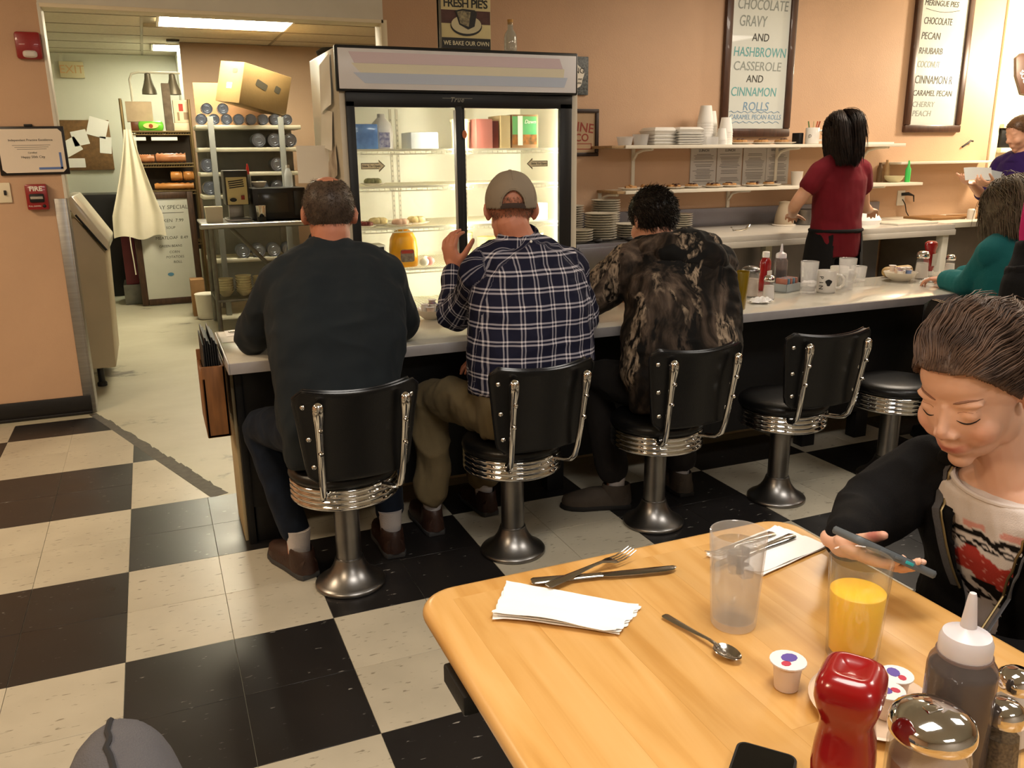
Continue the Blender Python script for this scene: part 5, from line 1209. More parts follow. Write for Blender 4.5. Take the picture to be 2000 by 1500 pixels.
def placed(p0, p1, z=0.):
    """frame with x along the utensil from p0 (handle end) to p1 (tip), lying on the table"""
    a, b_ = V((p0[0], p0[1], Z0+z)), V((p1[0], p1[1], Z0+(p1[2] if len(p1) > 2 else z))); x = (b_-a); L = x.length; x.normalize(); y = V((0, 0, 1)).cross(x).normalized(); zz = x.cross(y)
    m = Mx((x, y, zz)).transposed().to_4x4(); m.translation = a; return m, L
def strip(mb, secs, mx, n=10):
    """flat tapering bar: (x, half width, z, thickness)"""
    rings = []
    for x, hw, z, th in secs: rings.append([(x, hw*cos(2*pi*k/n), z+th*.5*sin(2*pi*k/n)) for k in range(n)])
    return mb.loft(rings, mx=mx)
def fork(label, p0, p1, z=.002, grp=None):
    mx, L = placed(p0, p1, z); o = thing('fork', label, 'fork', mx.translation[:], 0, grp); k = L/.19
    strip(MB(), [(0, .006, .002, .002), (.003, .010, .002, .003), (.03, .0095, .0035, .003), (.07, .0065, .006, .0032), (.10, .0042, .008, .0034), (.118, .004, .0085, .0034), (.128, .008, .007, .0026), (.138, .012, .005, .002), (.148, .0128, .0035, .0018)], mx @ Mx.Scale(k, 4)).build('handle', m_flat, o, W=True, ang=60)
    for i in range(4):
        y = -.0102+.0068*i
        MB().tube([(.145, y, .0037), (.160, y, .0040), (.175, y*.98, .0075), (.189, y*.96, .013)], [.0018, .0017, .0014, .0008], 6, mx=mx @ Mx.Scale(k, 4)).build('tine', m_flat, o, W=True)
    return o
def knife(label, p0, p1, z=.002):
    mx, L = placed(p0, p1, z); o = thing('table_knife', label, 'knife', mx.translation[:]); k = L/.21
    strip(MB(), [(0, .006, .004, .004), (.004, .009, .004, .006), (.03, .0085, .004, .0065), (.07, .0068, .004, .006), (.095, .006, .004, .0055), (.10, .007, .004, .005)], mx @ Mx.Scale(k, 4)).build('handle', m_flat, o, W=True, ang=60)
    b = MB(); pts = [(.098, -.005), (.11, -.008), (.15, -.0095), (.19, -.009), (.203, -.005), (.209, .002), (.205, .006), (.18, .0062), (.10, .005)]
    b.prism(pts, .0034, .0050, mx=mx @ Mx.Scale(k, 4)).build('blade', mat('blade_steel', '#8f8d8a', .12, 1.), o, W=True, bevel=.0004)
    return o
def spoon(label, p0, p1):
    mx, L = placed(p0, p1, .002); o = thing('teaspoon', label, 'spoon', mx.translation[:]); k = L/.16; S = mx @ Mx.Scale(k, 4)
    strip(MB(), [(0, .005, .003, .002), (.003, .0075, .003, .0028), (.03, .0065, .004, .0028), (.07, .0045, .0065, .003), (.098, .0034, .009, .0032), (.110, .0036, .0085, .003), (.118, .006, .0065, .002)], S).build('handle', m_flat, o, W=True, ang=60)
    def bowl(u, v):
        a = 2*pi*u; r = v; x = .136+.0245*r*cos(a); y = .0165*r*sin(a)*(1-.12*cos(a)); return (x, y, .0005+.0075*r**2.2)
    MB().grid(bowl, 24, 8, mx=S, thick=.0009).build('bowl', m_flat, o, W=True)
    return o
knife('black-bladed table knife crossing under the fork', (.722, -1.306), (.969, -1.362))
fork('steel dinner fork lying across the table knife', (.738, -1.334), (.922, -1.292), .0075)
fork('upside fork handle resting on the napkin by the water glass', (1.205, -1.318), (1.035, -1.355), .005)
knife('table knife resting on the napkin by the water glass', (1.228, -1.345), (1.02, -1.388), .005)
spoon('single teaspoon lying beside the water glass', (.866, -1.480), (.893, -1.628))
# tumblers
m_plastic = glassy('clear_tumbler', (.98, .98, .985), .08, .08, haze=.20, hazecol=(1, 1, 1))
m_water = glassy('water', (.95, .95, .94), .05, .02)
def tumbler(name, label, c, r0, r1, h, liquid=None, lev=.6, m=None, cat='glass', ring=True):
    o = thing(name, label, cat, c); m = m or m_plastic; w_ = .0022
    prof = [(0, .0), (r0*.93, 0), (r0, .004), (r0+(r1-r0)*.5, h*.5), (r1, h-.002), (r1-.0006, h), (r1-w_, h-.001), (r0+(r1-r0)*.5-w_, h*.5), (r0-w_, .012), (0, .010)]
    MB().lathe(prof, n=40).build('cup', m, o, ang=50)
    if liquid:
        rl = r0+(r1-r0)*lev-w_-.0004
        MB().lathe([(0, .0105), (r0-w_-.001, .0125), (rl, h*lev-.001), (rl-.001, h*lev), (0, h*lev)], n=40).build('drink', liquid, o, ang=50)
    return o
m_juice = mat('orange_juice', '#ffc51c', .35, sss=.5, var=.08, vscale=20)
gl = tumbler('water_glass', 'frosted plastic tumbler of iced water', (.952, -1.535, Z0), .0335, .0415, .150, m_water, .86)
m_ice = glassy('ice', (.93, .94, .96), .12, .05, haze=.10)
rng = random.Random(5)
for k in range(7):
    a = rng.uniform(0, 6.28); r = rng.uniform(.004, .022)
    MB().box((r*cos(a), r*sin(a), .108+rng.uniform(-.012, .016)), (.022, .020, .018), rz=rng.uniform(0, 3)).build('ice_cube', m_ice, gl, bevel=.004)
tumbler('juice_glass', 'clear tumbler three quarters full of orange juice', (1.050, -1.672, Z0), .0345, .0415, .150, m_juice, .68, glassy('clear_tumbler2', (.97, .97, .96), .07, .06, haze=.06, hazecol=(.9, .88, .85)))
# creamer cup
m_cup = mat('creamer_plastic', '#d9c4b4', .4, sss=.1); m_foil = mat('foil_lid', '#e8e2e0', .35)
def creamer(label, c, s=1., group=None, print_=True, rz=0, m=None):
    o = thing('creamer_cup', label, 'creamer', c, rz, group)
    MB().lathe([(0, 0), (.0125*s, 0), (.0135*s, .001), (.0165*s, .033*s), (.0205*s, .0335*s), (.0208*s, .0345*s), (0, .0348*s)], n=20).build('cup', m or m_cup, o, ang=40)
    MB().lathe([(0, .0348*s), (.0205*s, .0348*s), (.0205*s, .0356*s), (0, .0356*s)], n=20).build('lid', m_foil, o)
    if print_:
        MB().prism([(.010*s*cos(a)+.004*s, .008*s*sin(a)+.003*s) for a in [k*pi/5 for k in range(10)]], .0355*s, .0360*s).build('lid_print', mat('purple_print', '#5d4a9c', .5), o); MB().prism([(-.007*s+.006*s*cos(a), -.005*s+.005*s*sin(a)) for a in [k*pi/4 for k in range(8)]], .0355*s, .0360*s).build('lid_print', mat('red_print', '#b8344a', .5), o)
    return o
creamer('single coffee creamer cup standing on the maple table', (.918, -1.693, Z0), 1.15)
# saucer with creamers behind the ketchup bottle
m_china = mat('white_china', '#e2d9cc', .25, coat=.3)
sa = thing('saucer', 'beige saucer of creamers behind the ketchup bottle', 'saucer', (.985, -1.775, Z0))
MB().lathe([(0, .001), (.04, .0), (.045, .002), (.075, .012), (.078, .014), (.075, .0155), (.045, .006), (0, .005)], n=40).build('plate', mat('beige_plastic', '#d8bfa6', .3, sss=.1), sa)
for i, (dx, dy) in enumerate([(.008, .022), (.035, .0), (.0, -.02), (-.03, .012)]):
    creamer('coffee creamer cup lying in the beige saucer', (.985+dx, -1.775+dy, Z0+.007), 1.0, 'creamers in the saucer', rz=i)
# upside-down ketchup bottle
m_ket = mat('ketchup_red', '#8d0d10', .22, coat=.4, var=.1, vscale=20); m_ketcap = mat('ketchup_cap', '#e9e6e0', .35)
kt = thing('ketchup_bottle', 'red squeeze ketchup bottle standing upside down on the table', 'bottle', (.805, -1.905, Z0), .62)
MB().lathe([(0, 0), (.026, 0), (.0275, .002), (.0275, .022), (.0255, .026), (0, .026)], n=28).build('cap', m_ketcap, kt)
secs = [(.026, .018, .018), (.040, .024, .022), (.062, .033, .026), (.085, .0355, .027), (.105, .033, .0255), (.120, .0290, .0235), (.132, .0275, .0230), (.140, .0285, .0238), (.150, .0325, .0262), (.163, .0352, .0285), (.176, .0345, .0280), (.184, .0305, .0245), (.1895, .0235, .0185), (.1900, .0185, .0145), (.1868, .013, .0105), (.1845, .004, .003)]
MB().loft([superring((0, 0, z), V((1, 0, 0)), V((0, 1, 0)), a*1.06, b2*1.12, 36, 2.9+1.5*min(1, max(0, (z-.13)/.03))) for z, a, b2 in secs]).build('bottle', m_ket, kt, ang=60)
lab = MB(); 
for s in (-1,):
    def fn(u, v):
        hw = .024*(.72+.28*sin(v*pi*.9+.4)); x = (u-.5)*2*hw; z = .045+.075*v+(.006 if .3 < u < .7 else 0)*(1 if v > .99 else 0)
        return (x, s*(.0272-.0026*abs(2*u-1)**2.5-.0022*max(0, (v-.7)*3)), z)
    lab.grid(fn, 10, 10, thick=-.0005*s)
lo = lab.build('label', mat('cream_label', '#d6cfca', .4), kt)
text('KETCHUP', .0095, mat('label_ink', '#7a1c1c', .5), lo, Mx.Translation((0, -.0280, .078)) @ Mx.Rotation(pi/2, 4, 'X'), W=False)
# sugar pourer
m_jar = glassy('jar_glass', (.93, .93, .92), .10, .03, haze=.05)
m_sugar = mat('sugar', '#dcc9bc', .8, bump=.3, bscale=900)
def sugar_jar(label, c, s=1., lid_dark=False):
    o = thing('sugar_pourer', label, 'sugar jar', c)
    MB().lathe([(0, 0), (.033*s, 0), (.036*s, .004), (.036*s, .085*s), (.033*s, .098*s), (.0325*s, .108*s), (.0305*s, .108*s), (.031*s, .097*s), (.0335*s, .084*s), (.0335*s, .006), (0, .005)], n=32).build('jar', m_jar, o, ang=50)
    MB().lathe([(0, .0055), (.033*s, .0065), (.033*s, .074*s), (0, .076*s)], n=28).build('sugar', m_sugar, o)
    MB().lathe([(.0352*s, .100*s), (.0372*s, .101*s), (.0378*s, .106*s), (.0372*s, .111*s), (.0345*s, .117*s), (.0280*s, .122*s), (.0170*s, .1255*s), (.007*s, .127*s), (0, .1272*s)], n=36).build('lid', m_chrome if not lid_dark else m_satin, o, ang=60)
    MB().prism([(-.012*s, -.004*s), (.004*s, -.006*s), (.006*s, .006*s), (-.010*s, .005*s)], .1245*s, .1282*s).build('flap', m_chrome, o, bevel=.0008)
    return o
sugar_jar('glass sugar jar with a domed chrome lid beside the ketchup', (.885, -1.938, Z0), 1.12)
# syrup bottle
m_syr = mat('syrup_brown', '#2a1614', .3, coat=.3); m_squeeze = glassy('squeeze_plastic', (.55, .45, .43), .06, .1, haze=.35, hazecol=(.42, .38, .37))
def squeeze(label, c, fill=.78, s=1.):
    o = thing('syrup_bottle', label, 'bottle', c)
    MB().lathe([(0, 0), (.029*s, 0), (.0315*s, .004), (.0315*s, .118*s), (.030*s, .126*s), (.026*s, .1325*s), (.0255*s, .137*s), (0, .137*s)], n=32).build('bottle', m_squeeze, o, ang=50)
    MB().lathe([(0, .003), (.028*s, .004), (.030*s, .010), (.030*s, .137*s*fill), (0, .137*s*fill)], n=28).build('syrup', m_syr, o)
    MB().lathe([(0, .133*s), (.0235*s, .133*s), (.0240*s, .136*s), (.0240*s, .150*s), (.0215*s, .157*s), (.0125*s, .161*s), (.0075*s, .165*s), (.0058*s, .180*s), (.0040*s, .196*s), (.0030*s, .200*s), (0, .2005*s)], n=28).build('cap', mat('milky_cap', '#d5d0d4', .35, sss=.2), o, ang=40)
    return o
squeeze('syrup squeeze bottle with a milky nozzle cap on the table', (.978, -1.893, Z0), .86, 1.13)
# shakers
m_pepper = mat('pepper', '#3a3026', .9, var=.6, vscale=300, color2='#8a7a60'); m_salt = mat('salt', '#e6e0dc', .8)
def shaker(label, c, fill, s=1., group=None, lv=.8):
    o = thing('shaker', label, 'shaker', c, 0, group)
    MB().lathe([(0, 0), (.0205*s, 0), (.0225*s, .003), (.0175*s, .052*s), (.0160*s, .062*s), (.0150*s, .0655*s), (0, .0655*s)], n=10).build('jar', m_jar, o, ang=25)
    MB().lathe([(0, .003), (.0195*s, .004), (.0205-.0045*lv if False else .0165*s, .060*s*lv), (0, .060*s*lv)], n=10).build('filling', fill, o)
    MB().lathe([(.0170*s, .062*s), (.0185*s, .063*s), (.0185*s, .071*s), (.0170*s, .078*s), (.0110*s, .083*s), (0, .0845*s)], n=24).build('lid', m_chrome, o, ang=60)
    return o
shaker('pepper shaker with a chrome dome lid next to the syrup bottle', (1.022, -1.918, Z0), m_pepper, 1.15)
shaker('salt shaker with a chrome dome lid behind the pepper shaker', (1.088, -1.882, Z0), m_salt, 1.15)
# black phone on the table
bp_ = thing('phone', 'black phone lying on the maple table', 'phone', (.757, -1.835, Z0), .72)
rr_ = rrect(-.072, .072, -.0345, .0345, .011)
MB().loft([[(x*s, y*s, z) for x, y in rr_] for s, z in ((.985, 0), (1, .002), (1, .007), (.985, .009))]).build('body', mat('black_case', '#0a0a0b', .45), bp_)
MB().prism(rrect(-.069, .069, -.0315, .0315, .009), .0088, .0093).build('screen', m_glass, bp_)
# grey jacket over a chair back
m_fleece = cloth('grey_fleece', '#5f5d60', '#4d4b4e', sc=500, var=.3, vs=20, bump=.4)
cj = thing('dining_chair', 'dark wooden chair beneath the grey fleece jacket', 'chair', (.115, -1.75, 0))
for y in (-1.58, -1.94):
    MB().bb(.10, .13, y-.016, y+.016, 0, .74).build('leg', m_chair, cj, W=True, bevel=.004); MB().bb(-.29, -.26, y-.016, y+.016, 0, .44).build('leg', m_chair, cj, W=True, bevel=.004)
MB().bb(-.30, .13, -1.96, -1.56, .43, .455).build('seat', m_chair, cj, W=True, bevel=.008)
MB().bb(.106, .124, -1.94, -1.58, .60, .74).build('backrest', m_chair, cj, W=True, bevel=.006)
jk = thing('fleece_jacket', 'grey fleece jacket with a dark seam draped over a chair', 'jacket', (.115, -1.75, .45))
b = MB(); b.loft([superring((.115, y, .62-.02*abs(sin(y*8))), V((1, 0, 0)), V((0, 0, 1)), .086*k, .215*k2, 24, 2.3) for y, k, k2 in ((-2.02, .5, .8), (-1.98, .95, .97), (-1.85, 1.05, 1.0), (-1.70, 1.0, .99), (-1.58, .98, 1.0), (-1.535, .9, .98), (-1.515, .5, .85))])
jm = remesh(b, .008, 6, 'jacket'); wrinkle(jm, [(.006, 14, 3, (1, 1, .5)), (-.006, 8, 5, (1, 1, 1))]); put('shell', jm, m_fleece, jk)
bj = BVHTree.FromPolygons([v.co.copy() for v in jm.vertices], [tuple(p.vertices) for p in jm.polygons])
MB().tube([PM[jk.name] @ bj.find_nearest(PM[jk.name].inverted() @ V((.075+.06*t, -1.50-.20*t, .90)))[0] for t in [k/12 for k in range(13)]], .0035, 6).build('seam', mat('dark_seam', '#232224', .8), jk, W=True)
# ================================================================ KITCHEN SEEN THROUGH THE OPENING
m_beige = mat('beige_enamel', '#b7aa90', .45, var=.1, vscale=4); m_lidg = mat('clear_lid', '#d3cdbb', .2, var=.1)
ib = thing('ice_bin', 'beige ice bin with a sloping lid behind the wall end', 'ice bin', (-.45, 3.7, 0))
prof = [(-.95, .13), (-.10, .13), (-.075, .86), (-.215, 1.08), (-.95, 1.08)]
MB().loft([[(x, y, z) for x, z in prof] for y in (3.42, 4.15)]).build('body', m_beige, ib, W=True, bevel=.01)
pl_ = [(-.055, .87), (-.045, .93), (-.215, 1.21), (-.27, 1.21), (-.215, 1.085)]
MB().loft([[(x, y, z) for x, z in pl_] for y in (3.40, 4.17)]).build('lid', m_lidg, ib, W=True, bevel=.008)
MB().tube([(-.065, 3.405, .88), (-.21, 3.405, 1.10)], .008, 8).build('lid_seal', m_iron, ib, W=True)
for x in (-.2, -.85):
    for y in (3.5, 4.08): MB().lathe([(0, 0), (.03, 0), (.03, .02), (.02, .03), (.02, .14), (0, .14)], c=(x, y, 0), n=14).build('foot', m_iron, ib, W=True)
# steel work table
kt_ = thing('work_table', 'stainless kitchen work table with a rolled front edge', 'table', (1.1, 5.3, 0))
MB().bb(.585, 1.75, 4.95, 5.66, .885, .905).build('top', m_steel, kt_, W=True, bevel=.004)
MB().tube([(.585, 4.95, .885), (1.75, 4.95, .885)], .022, 14, dome=True).build('rolled_edge', m_steel, kt_, W=True)
m_galv = mat('galvanised', '#77776f', .5, .6, var=.3, vscale=12)
for x in (.655, 1.70):
    for y in (5.02, 5.6): MB().lathe([(0, 0), (.022, 0), (.02, .01), (.02, .886), (0, .886)], c=(x, y, 0), n=14).build('leg', m_galv, kt_, W=True)
MB().bb(.64, 1.72, 5.0, 5.62, .25, .27).build('undershelf', m_galv, kt_, W=True, bevel=.003)
MB().tube([(.80, 5.3, .88), (1.18, 5.3, .45)], .018, 8).build('brace', m_galv, kt_, W=True)
# microwave
mw = thing('microwave', 'black microwave oven on the steel work table', 'microwave', (1.24, 5.32, .905))
MB().bb(1.02, 1.46, 5.12, 5.5, .912, 1.175).build('body', mat('black_plastic', '#101011', .35), mw, W=True, bevel=.006)
MB().bb(1.065, 1.31, 5.112, 5.121, .965, 1.135).build('window', mat('smoked_glass', '#2b2c2b', .15), mw, W=True, bevel=.003)
MB().bb(1.36, 1.44, 5.112, 5.121, .94, 1.15).build('control_panel', mat('mw_panel', '#17181a', .3), mw, W=True, bevel=.003)
for x in (1.06, 1.42): MB().lathe([(0, 0), (.012, 0), (.012, .008), (0, .008)], c=(x, 5.2, .9045), n=10).build('foot', m_iron, mw, W=True)
# milkshake mixer / waffle maker with cream panel
wm = thing('drink_mixer', 'cream fronted countertop mixer with a red switch', 'mixer', (.9, 5.25, .905))
MB().bb(.805, 1.0, 5.16, 5.42, 1.04, 1.325).build('housing', mat('mixer_dark', '#2c2a26', .4), wm, W=True, bevel=.01)
MB().bb(.82, .985, 5.148, 5.162, 1.045, 1.27).build('panel', mat('mixer_cream', '#c9bd8d', .4), wm, W=True, bevel=.004)
for k in range(4):
    MB().bb(.838, .96, 5.145, 5.149, 1.185+.017*k, 1.194+.017*k, mx=Mx.Translation((.9, 5.147, 1.21)) @ Mx.Rotation(-.12, 4, 'Y') @ Mx.Translation((-.9, -5.147, -1.21))).build('print_bar', m_iron, wm, W=True, smooth=False)
MB().bb(.93, .958, 5.138, 5.15, 1.085, 1.12).build('switch', mat('red_switch', '#8c2a16', .4), wm, W=True, bevel=.002)
MB().lathe([(0, 0), (.028, 0), (.028, .004), (0, .004)], n=20, mx=Mx.Translation((.866, 5.148, 1.085)) @ Mx.Rotation(pi/2, 4, 'X') @ Mx.Scale(.6, 4, (0, 1, 0))).build('badge', m_iron, wm, W=True)
MB().bb(.80, 1.005, 5.14, 5.44, .905, .925).build('base', m_steel, wm, W=True, bevel=.004)
MB().bb(.84, .96, 5.36, 5.42, .925, 1.05).build('post', m_steel, wm, W=True, bevel=.004)
mc = MB().lathe([(0, 0), (.036, 0), (.038, .003), (.045, .13), (.043, .13), (.036, .005), (0, .004)], c=(1.075, 5.06, .906), n=24).build('mixing_cup', m_chrome); tag(mc, 'polished steel mixing cup in front of the microwave', 'cup')
cu = MB().lathe([(0, 0), (.03, 0), (.034, .004), (.036, .04), (.034, .04), (.028, .006), (0, .005)], c=(1.07, 5.0, .906), n=20).build('dark_bowl', m_iron); tag(cu, 'small dark bowl under the steel mixing cup', 'bowl')
bx_ = MB().loft([[(sx*.07*s+.70, sy*.06*s+5.15, z) for sx, sy in ((-1, -1), (1, -1), (1, 1), (-1, 1))] for s, z in ((.9, .906), (1, 1.035), (.95, 1.035), (.86, .912))]).build('plastic_tub', mat('white_tub', '#d8d2c0', .5), bevel=.004); tag(bx_, 'square white plastic tub on the end of the work table', 'tub')
# things on top of the microwave
def bowl(name, label, c, r, h, m, group=None, cat='bowl', n=24):
    o = MB().lathe([(0, 0), (r*.5, 0), (r*.55, h*.08), (r*.85, h*.5), (r, h), (r*.96, h), (r*.8, h*.55), (r*.5, h*.14), (0, h*.12)], c=c, n=n).build(name, m); return tag(o, label, cat, group)
bowl('foam_bowl', 'white foam bowl on top of the microwave', (1.10, 5.28, 1.176), .065, .05, m_white)
rb = thing('squeeze_bottle', 'red nozzled bottle standing behind the mixer', 'bottle', (1.03, 5.42, 1.176)); MB().lathe([(0, 0), (.022, 0), (.022, .09), (.014, .11), (0, .11)], n=14).build('bottle', mat('grey_clear', '#6f6e66', .3), rb); MB().lathe([(0, .11), (.013, .11), (.012, .16), (.004, .20), (0, .20)], n=12).build('nozzle', mat('red_plastic', '#b3241c', .4), rb)
wb = thing('spray_bottle', 'clear water bottle on the microwave corner', 'bottle', (1.36, 5.34, 1.176)); MB().lathe([(0, 0), (.035, 0), (.037, .01), (.035, .11), (.02, .15), (.014, .16), (0, .16)], n=18).build('bottle', glassy('bottle_clear', (.8, .85, .88), .1, .05, haze=.25), wb); MB().lathe([(0, .16), (.016, .16), (.016, .185), (0, .185)], n=14).build('cap', mat('white_cap', '#d7d7d5', .4), wb)
# grey shelving with cans
m_grey = mat('grey_shelf_paint', '#8c8f8c', .5, var=.1, vscale=10); m_lipw = mat('shelf_lip', '#cfccb8', .5, var=.08)
su = thing('shelf_unit', 'grey steel shelving filled with can ends', 'shelving', (1.12, 6.05, 0))
for x in (.79, 1.40):
    MB().bb(x-.025, x+.025, 5.80, 5.83, 0, 1.78).build('upright', m_grey, su, W=True, bevel=.003); MB().bb(x-.02, x+.02, 6.27, 6.3, 0, 1.70).build('upright', m_grey, su, W=True, bevel=.003)
for z in (1.71, 1.515, 1.30, 1.10, .52):
    MB().bb(.665, 1.58, 5.83, 6.28, z-.035, z).build('shelf', m_lipw, su, W=True, bevel=.003)
MB().bb(.68, 1.56, 6.28, 6.30, .1, 1.7).build('back', m_grey, su, W=True)
m_tin = mat('tin', '#8f98a6', .28, .9, var=.15, vscale=20); m_tinl = mat('tin_label', '#6d7280', .6, var=.3)
def can_proto(r, L):
    t = thing('tin_can', 'x', 'can', (0, 0, 0), 0, 'cans lying on the grey shelving')
    prof = [(0, 0), (r*.80, 0), (r*.82, .002), (r*.88, .002), (r*.9, -.002), (r*.98, -.003), (r, 0), (r, .006), (r*.965, .009), (r*.965, L-.006), (r, L-.004), (r, L), (0, L)]
    M_ = Mx.Rotation(-pi/2, 4, 'X')
    MB().lathe(prof, n=28, mx=M_).build('shell', m_tin, t)
    MB().lathe([(0, -.0005), (r*.35, -.0005), (r*.37, -.0018), (r*.5, -.0018), (r*.52, -.0005), (r*.66, -.0005), (r*.68, -.0018), (r*.72, -.0018), (r*.74, -.0003), (0, .0005)], n=28, mx=M_).build('ridge', m_tin, t)
    return t
c1 = can_proto(.048, .11); c2 = can_proto(.062, .16); spots = []
for k in range(8): spots.append((c1, .72+.106*k, 5.84, 1.71+.049, ('first '+' '.join(ORD[1:9])).split()[k]+' small can from the bread rack on the top grey shelf', 'cans on the top grey shelf'))
for x, lab in ((.775, 'tin can stacked on top near the brown box'), (.91, 'tin can stacked on top beneath the tilted box')): spots.append((c1, x, 5.84, 1.71+.049+.09, lab, 'cans on the top grey shelf'))
for x, lab in ((1.195, 'large tin can on the second shelf beside two others'), (1.335, 'large tin can on the second shelf between two others'), (1.475, 'large tin can at the end of the second shelf')): spots.append((c2, x, 5.84, 1.515+.063, lab, 'large cans on the grey shelving'))
spots += [(c2, .735, 5.84, 1.30+.063, 'large tin can on the third grey shelf by the upright', 'large cans on the grey shelving'), (c2, 1.345, 5.84, 1.30+.063, 'large tin can on the third shelf above the microwave', 'large cans on the grey shelving'),
          (c2, .735, 5.84, 1.10+.063, 'large tin can on the fourth grey shelf by the upright', 'large cans on the grey shelving'), (c2, 1.19, 5.84, 1.10+.063, 'large tin can behind the foam bowl', 'large cans on the grey shelving'), (c2, 1.33, 5.84, 1.10+.063, 'large tin can behind the clear water bottle', 'large cans on the grey shelving')]
for k in range(4): spots.append((c2, .97+.14*k, 5.84, .52+.063, ('first '+' '.join(ORD[1:9])).split()[k]+' large can from the table leg beneath the work table', 'cans beneath the work table'))
used = set()
for proto, x, y, z, lab, grp in spots:
    if proto.name in used: dup(proto, (x, y, z), random.uniform(-.025, .025), lab, grp)
    else: used.add(proto.name); proto.location = (x, y, z); proto['label'] = lab; proto['group'] = grp
# stacks of cream bowls under the table
m_crm = mat('cream_bowl', '#c9c19b', .4)
bme = MB().lathe([(0, 0), (.03, 0), (.034, .004), (.06, .035), (.068, .05), (.064, .05), (.055, .034), (.03, .008), (0, .007)], n=22).mesh('bowl', m_crm)
for q, (x, y, n) in enumerate(((.74, 5.2, 6), (.89, 5.18, 7), (1.04, 5.24, 6), (1.20, 5.2, 6))):
    for k in range(n):
        o = link('soup_bowl', bme); o.location = (x, y, .271+.021*k); tag(o, ORD[n-1-k]+' cream bowl of the '+['first', 'second', 'third', 'fourth'][q]+' stack from the table leg', 'bowl', 'cream bowls under the work table')
bk = MB().lathe([(0, 0), (.085, 0), (.09, .01), (.10, .22), (.105, .225), (.10, .23), (0, .23)], c=(.60, 5.75, 0), n=24).build('bucket', m_white); tag(bk, 'white bucket on the floor beside the work table', 'bucket')
bk = MB().bb(.48, .60, 5.88, 6.06, 0, .34).build('cardboard_carton', mat('tan_carton', '#a07a50', .8, var=.3), bevel=.004); tag(bk, 'small tan carton standing by the white bucket', 'carton')
# big cardboard boxes
m_card = mat('cardboard', '#8f7549', .8, var=.12, vscale=6, bump=.1, bscale=60); m_card2 = mat('cardboard_pale', '#a57d5a', .8, var=.1)
b1 = thing('cardboard_box', 'large tilted cardboard box resting on the grey shelving', 'box', (1.2, 6.0, 1.98))
R1 = Mx.Translation((1.205, 5.965, 2.03)) @ Mx.Rotation(radians(13), 4, 'Y') @ Mx.Rotation(radians(28), 4, 'Z')
MB().box((0, 0, 0), (.50, .37, .35), mx=R1).build('carton', m_card, b1, W=True, bevel=.003)
m_print = mat('carton_print', '#4f4a3c', .8)
for face_x, w_ in ((-.05, .12), (.12, .06)):
    MB().prism(rrect(-w_/2, w_/2, -.03, .03, .012, 3), 0, .001, mx=R1 @ Mx.Translation((face_x, -.186, .03)) @ Mx.Rotation(pi/2, 4, 'X') @ Mx.Rotation(-.25, 4, 'Z')).build('printed_logo', m_print, b1, W=True)
MB().prism(rrect(-.04, .04, -.025, .025, .004, 2), 0, .001, mx=R1 @ Mx.Translation((-.251, 0, -.03)) @ Mx.Rotation(-pi/2, 4, 'Z') @ Mx.Rotation(pi/2, 4, 'X')).build('white_sticker', m_white, b1, W=True)
MB().prism(rrect(-.035, .035, -.018, .018, .01, 3), 0, .001, mx=R1 @ Mx.Translation((-.251, -.06, .10)) @ Mx.Rotation(-pi/2, 4, 'Z') @ Mx.Rotation(pi/2, 4, 'X')).build('printed_logo', m_print, b1, W=True)
MB().bb(-.16, .10, -.005, .005, 0, .003, mx=R1 @ Mx.Translation((0, 0, .174))).build('tape', mat('packing_tape', '#cbb489', .3), b1, W=True)
b2 = MB().bb(.70, 1.32, 6.28, 6.30, 1.712, 2.10).build('flat_carton', m_card2, bevel=.003); tag(b2, 'flat salmon carton standing behind the tilted box', 'carton')
# bread rack
m_rackm = mat('rack_wire', '#8d7a55', .45, .6, var=.2)
rk = thing('bread_rack', 'tan wire bread rack in the kitchen corner', 'rack', (.36, 7.0, 0))
for x in (.06, .68):
    for y in (6.93, 7.15): MB().lathe([(0, 0), (.014, 0), (.014, 1.99), (0, 1.99)], c=(x, y, 0), n=10).build('post', m_rackm, rk, W=True)
for z in (1.685, 1.375, 1.11, .6):
    q = MB().tube([(.06, 6.93, z), (.68, 6.93, z), (.68, 7.15, z), (.06, 7.15, z)], .008, 6, closed=True).tube([(.06, 6.93, z-.03), (.68, 6.93, z-.03)], .006, 6)
    for k in range(26): x = .07+k*.024; q.tube([(x, 6.93, z-.03), (x+.012, 6.93, z)], .003, 4)
    for k in range(24): x = .07+k*.026; q.tube([(x, 6.93, z), (x, 7.15, z)], .003, 4)
    q.build('wire_shelf', m_rackm, rk, W=True)
MB().bb(.16, .68, 7.16, 7.18, .5, 1.68).build('rear_board', mat('rack_dark', '#2b241c', .8), rk, W=True)
MB().bb(.10, .25, 6.915, 6.922, 1.60, 1.632).bb(.30, .54, 6.915, 6.922, 1.60, 1.632).build('shelf_label', m_paper, rk, W=True)
m_bread = mat('bread_bag', '#9a5f3c', .3, var=.4, vscale=12, color2='#d9a070'); m_toast = mat('bread_bag_gold', '#c98c4c', .25, var=.3, vscale=10, color2='#8a5426')
def loaf(label, x0, x1, z, h, m, y=7.0, grp='bread loaves on the wire rack'):
    b = MB(); n = 14
    b.loft([superring((x0+(x1-x0)*k/n, y, z+h/2), V((0, 1, 0)), V((0, 0, 1)), .075*(.6+.4*sin(pi*min(max(k/n, .08), .92))**.4), h/2*(.7+.3*abs(sin(k*1.7))), 14, 3) for k in range(n+1)])
    o = b.build('bread_loaf', m, ang=60); tag(o, label, 'bread', grp); return o
loaf('short wrapped loaf on the second rack shelf', .17, .31, 1.383, .09, m_bread); loaf('long wrapped sandwich loaf on the second rack shelf', .32, .60, 1.383, .10, m_bread)
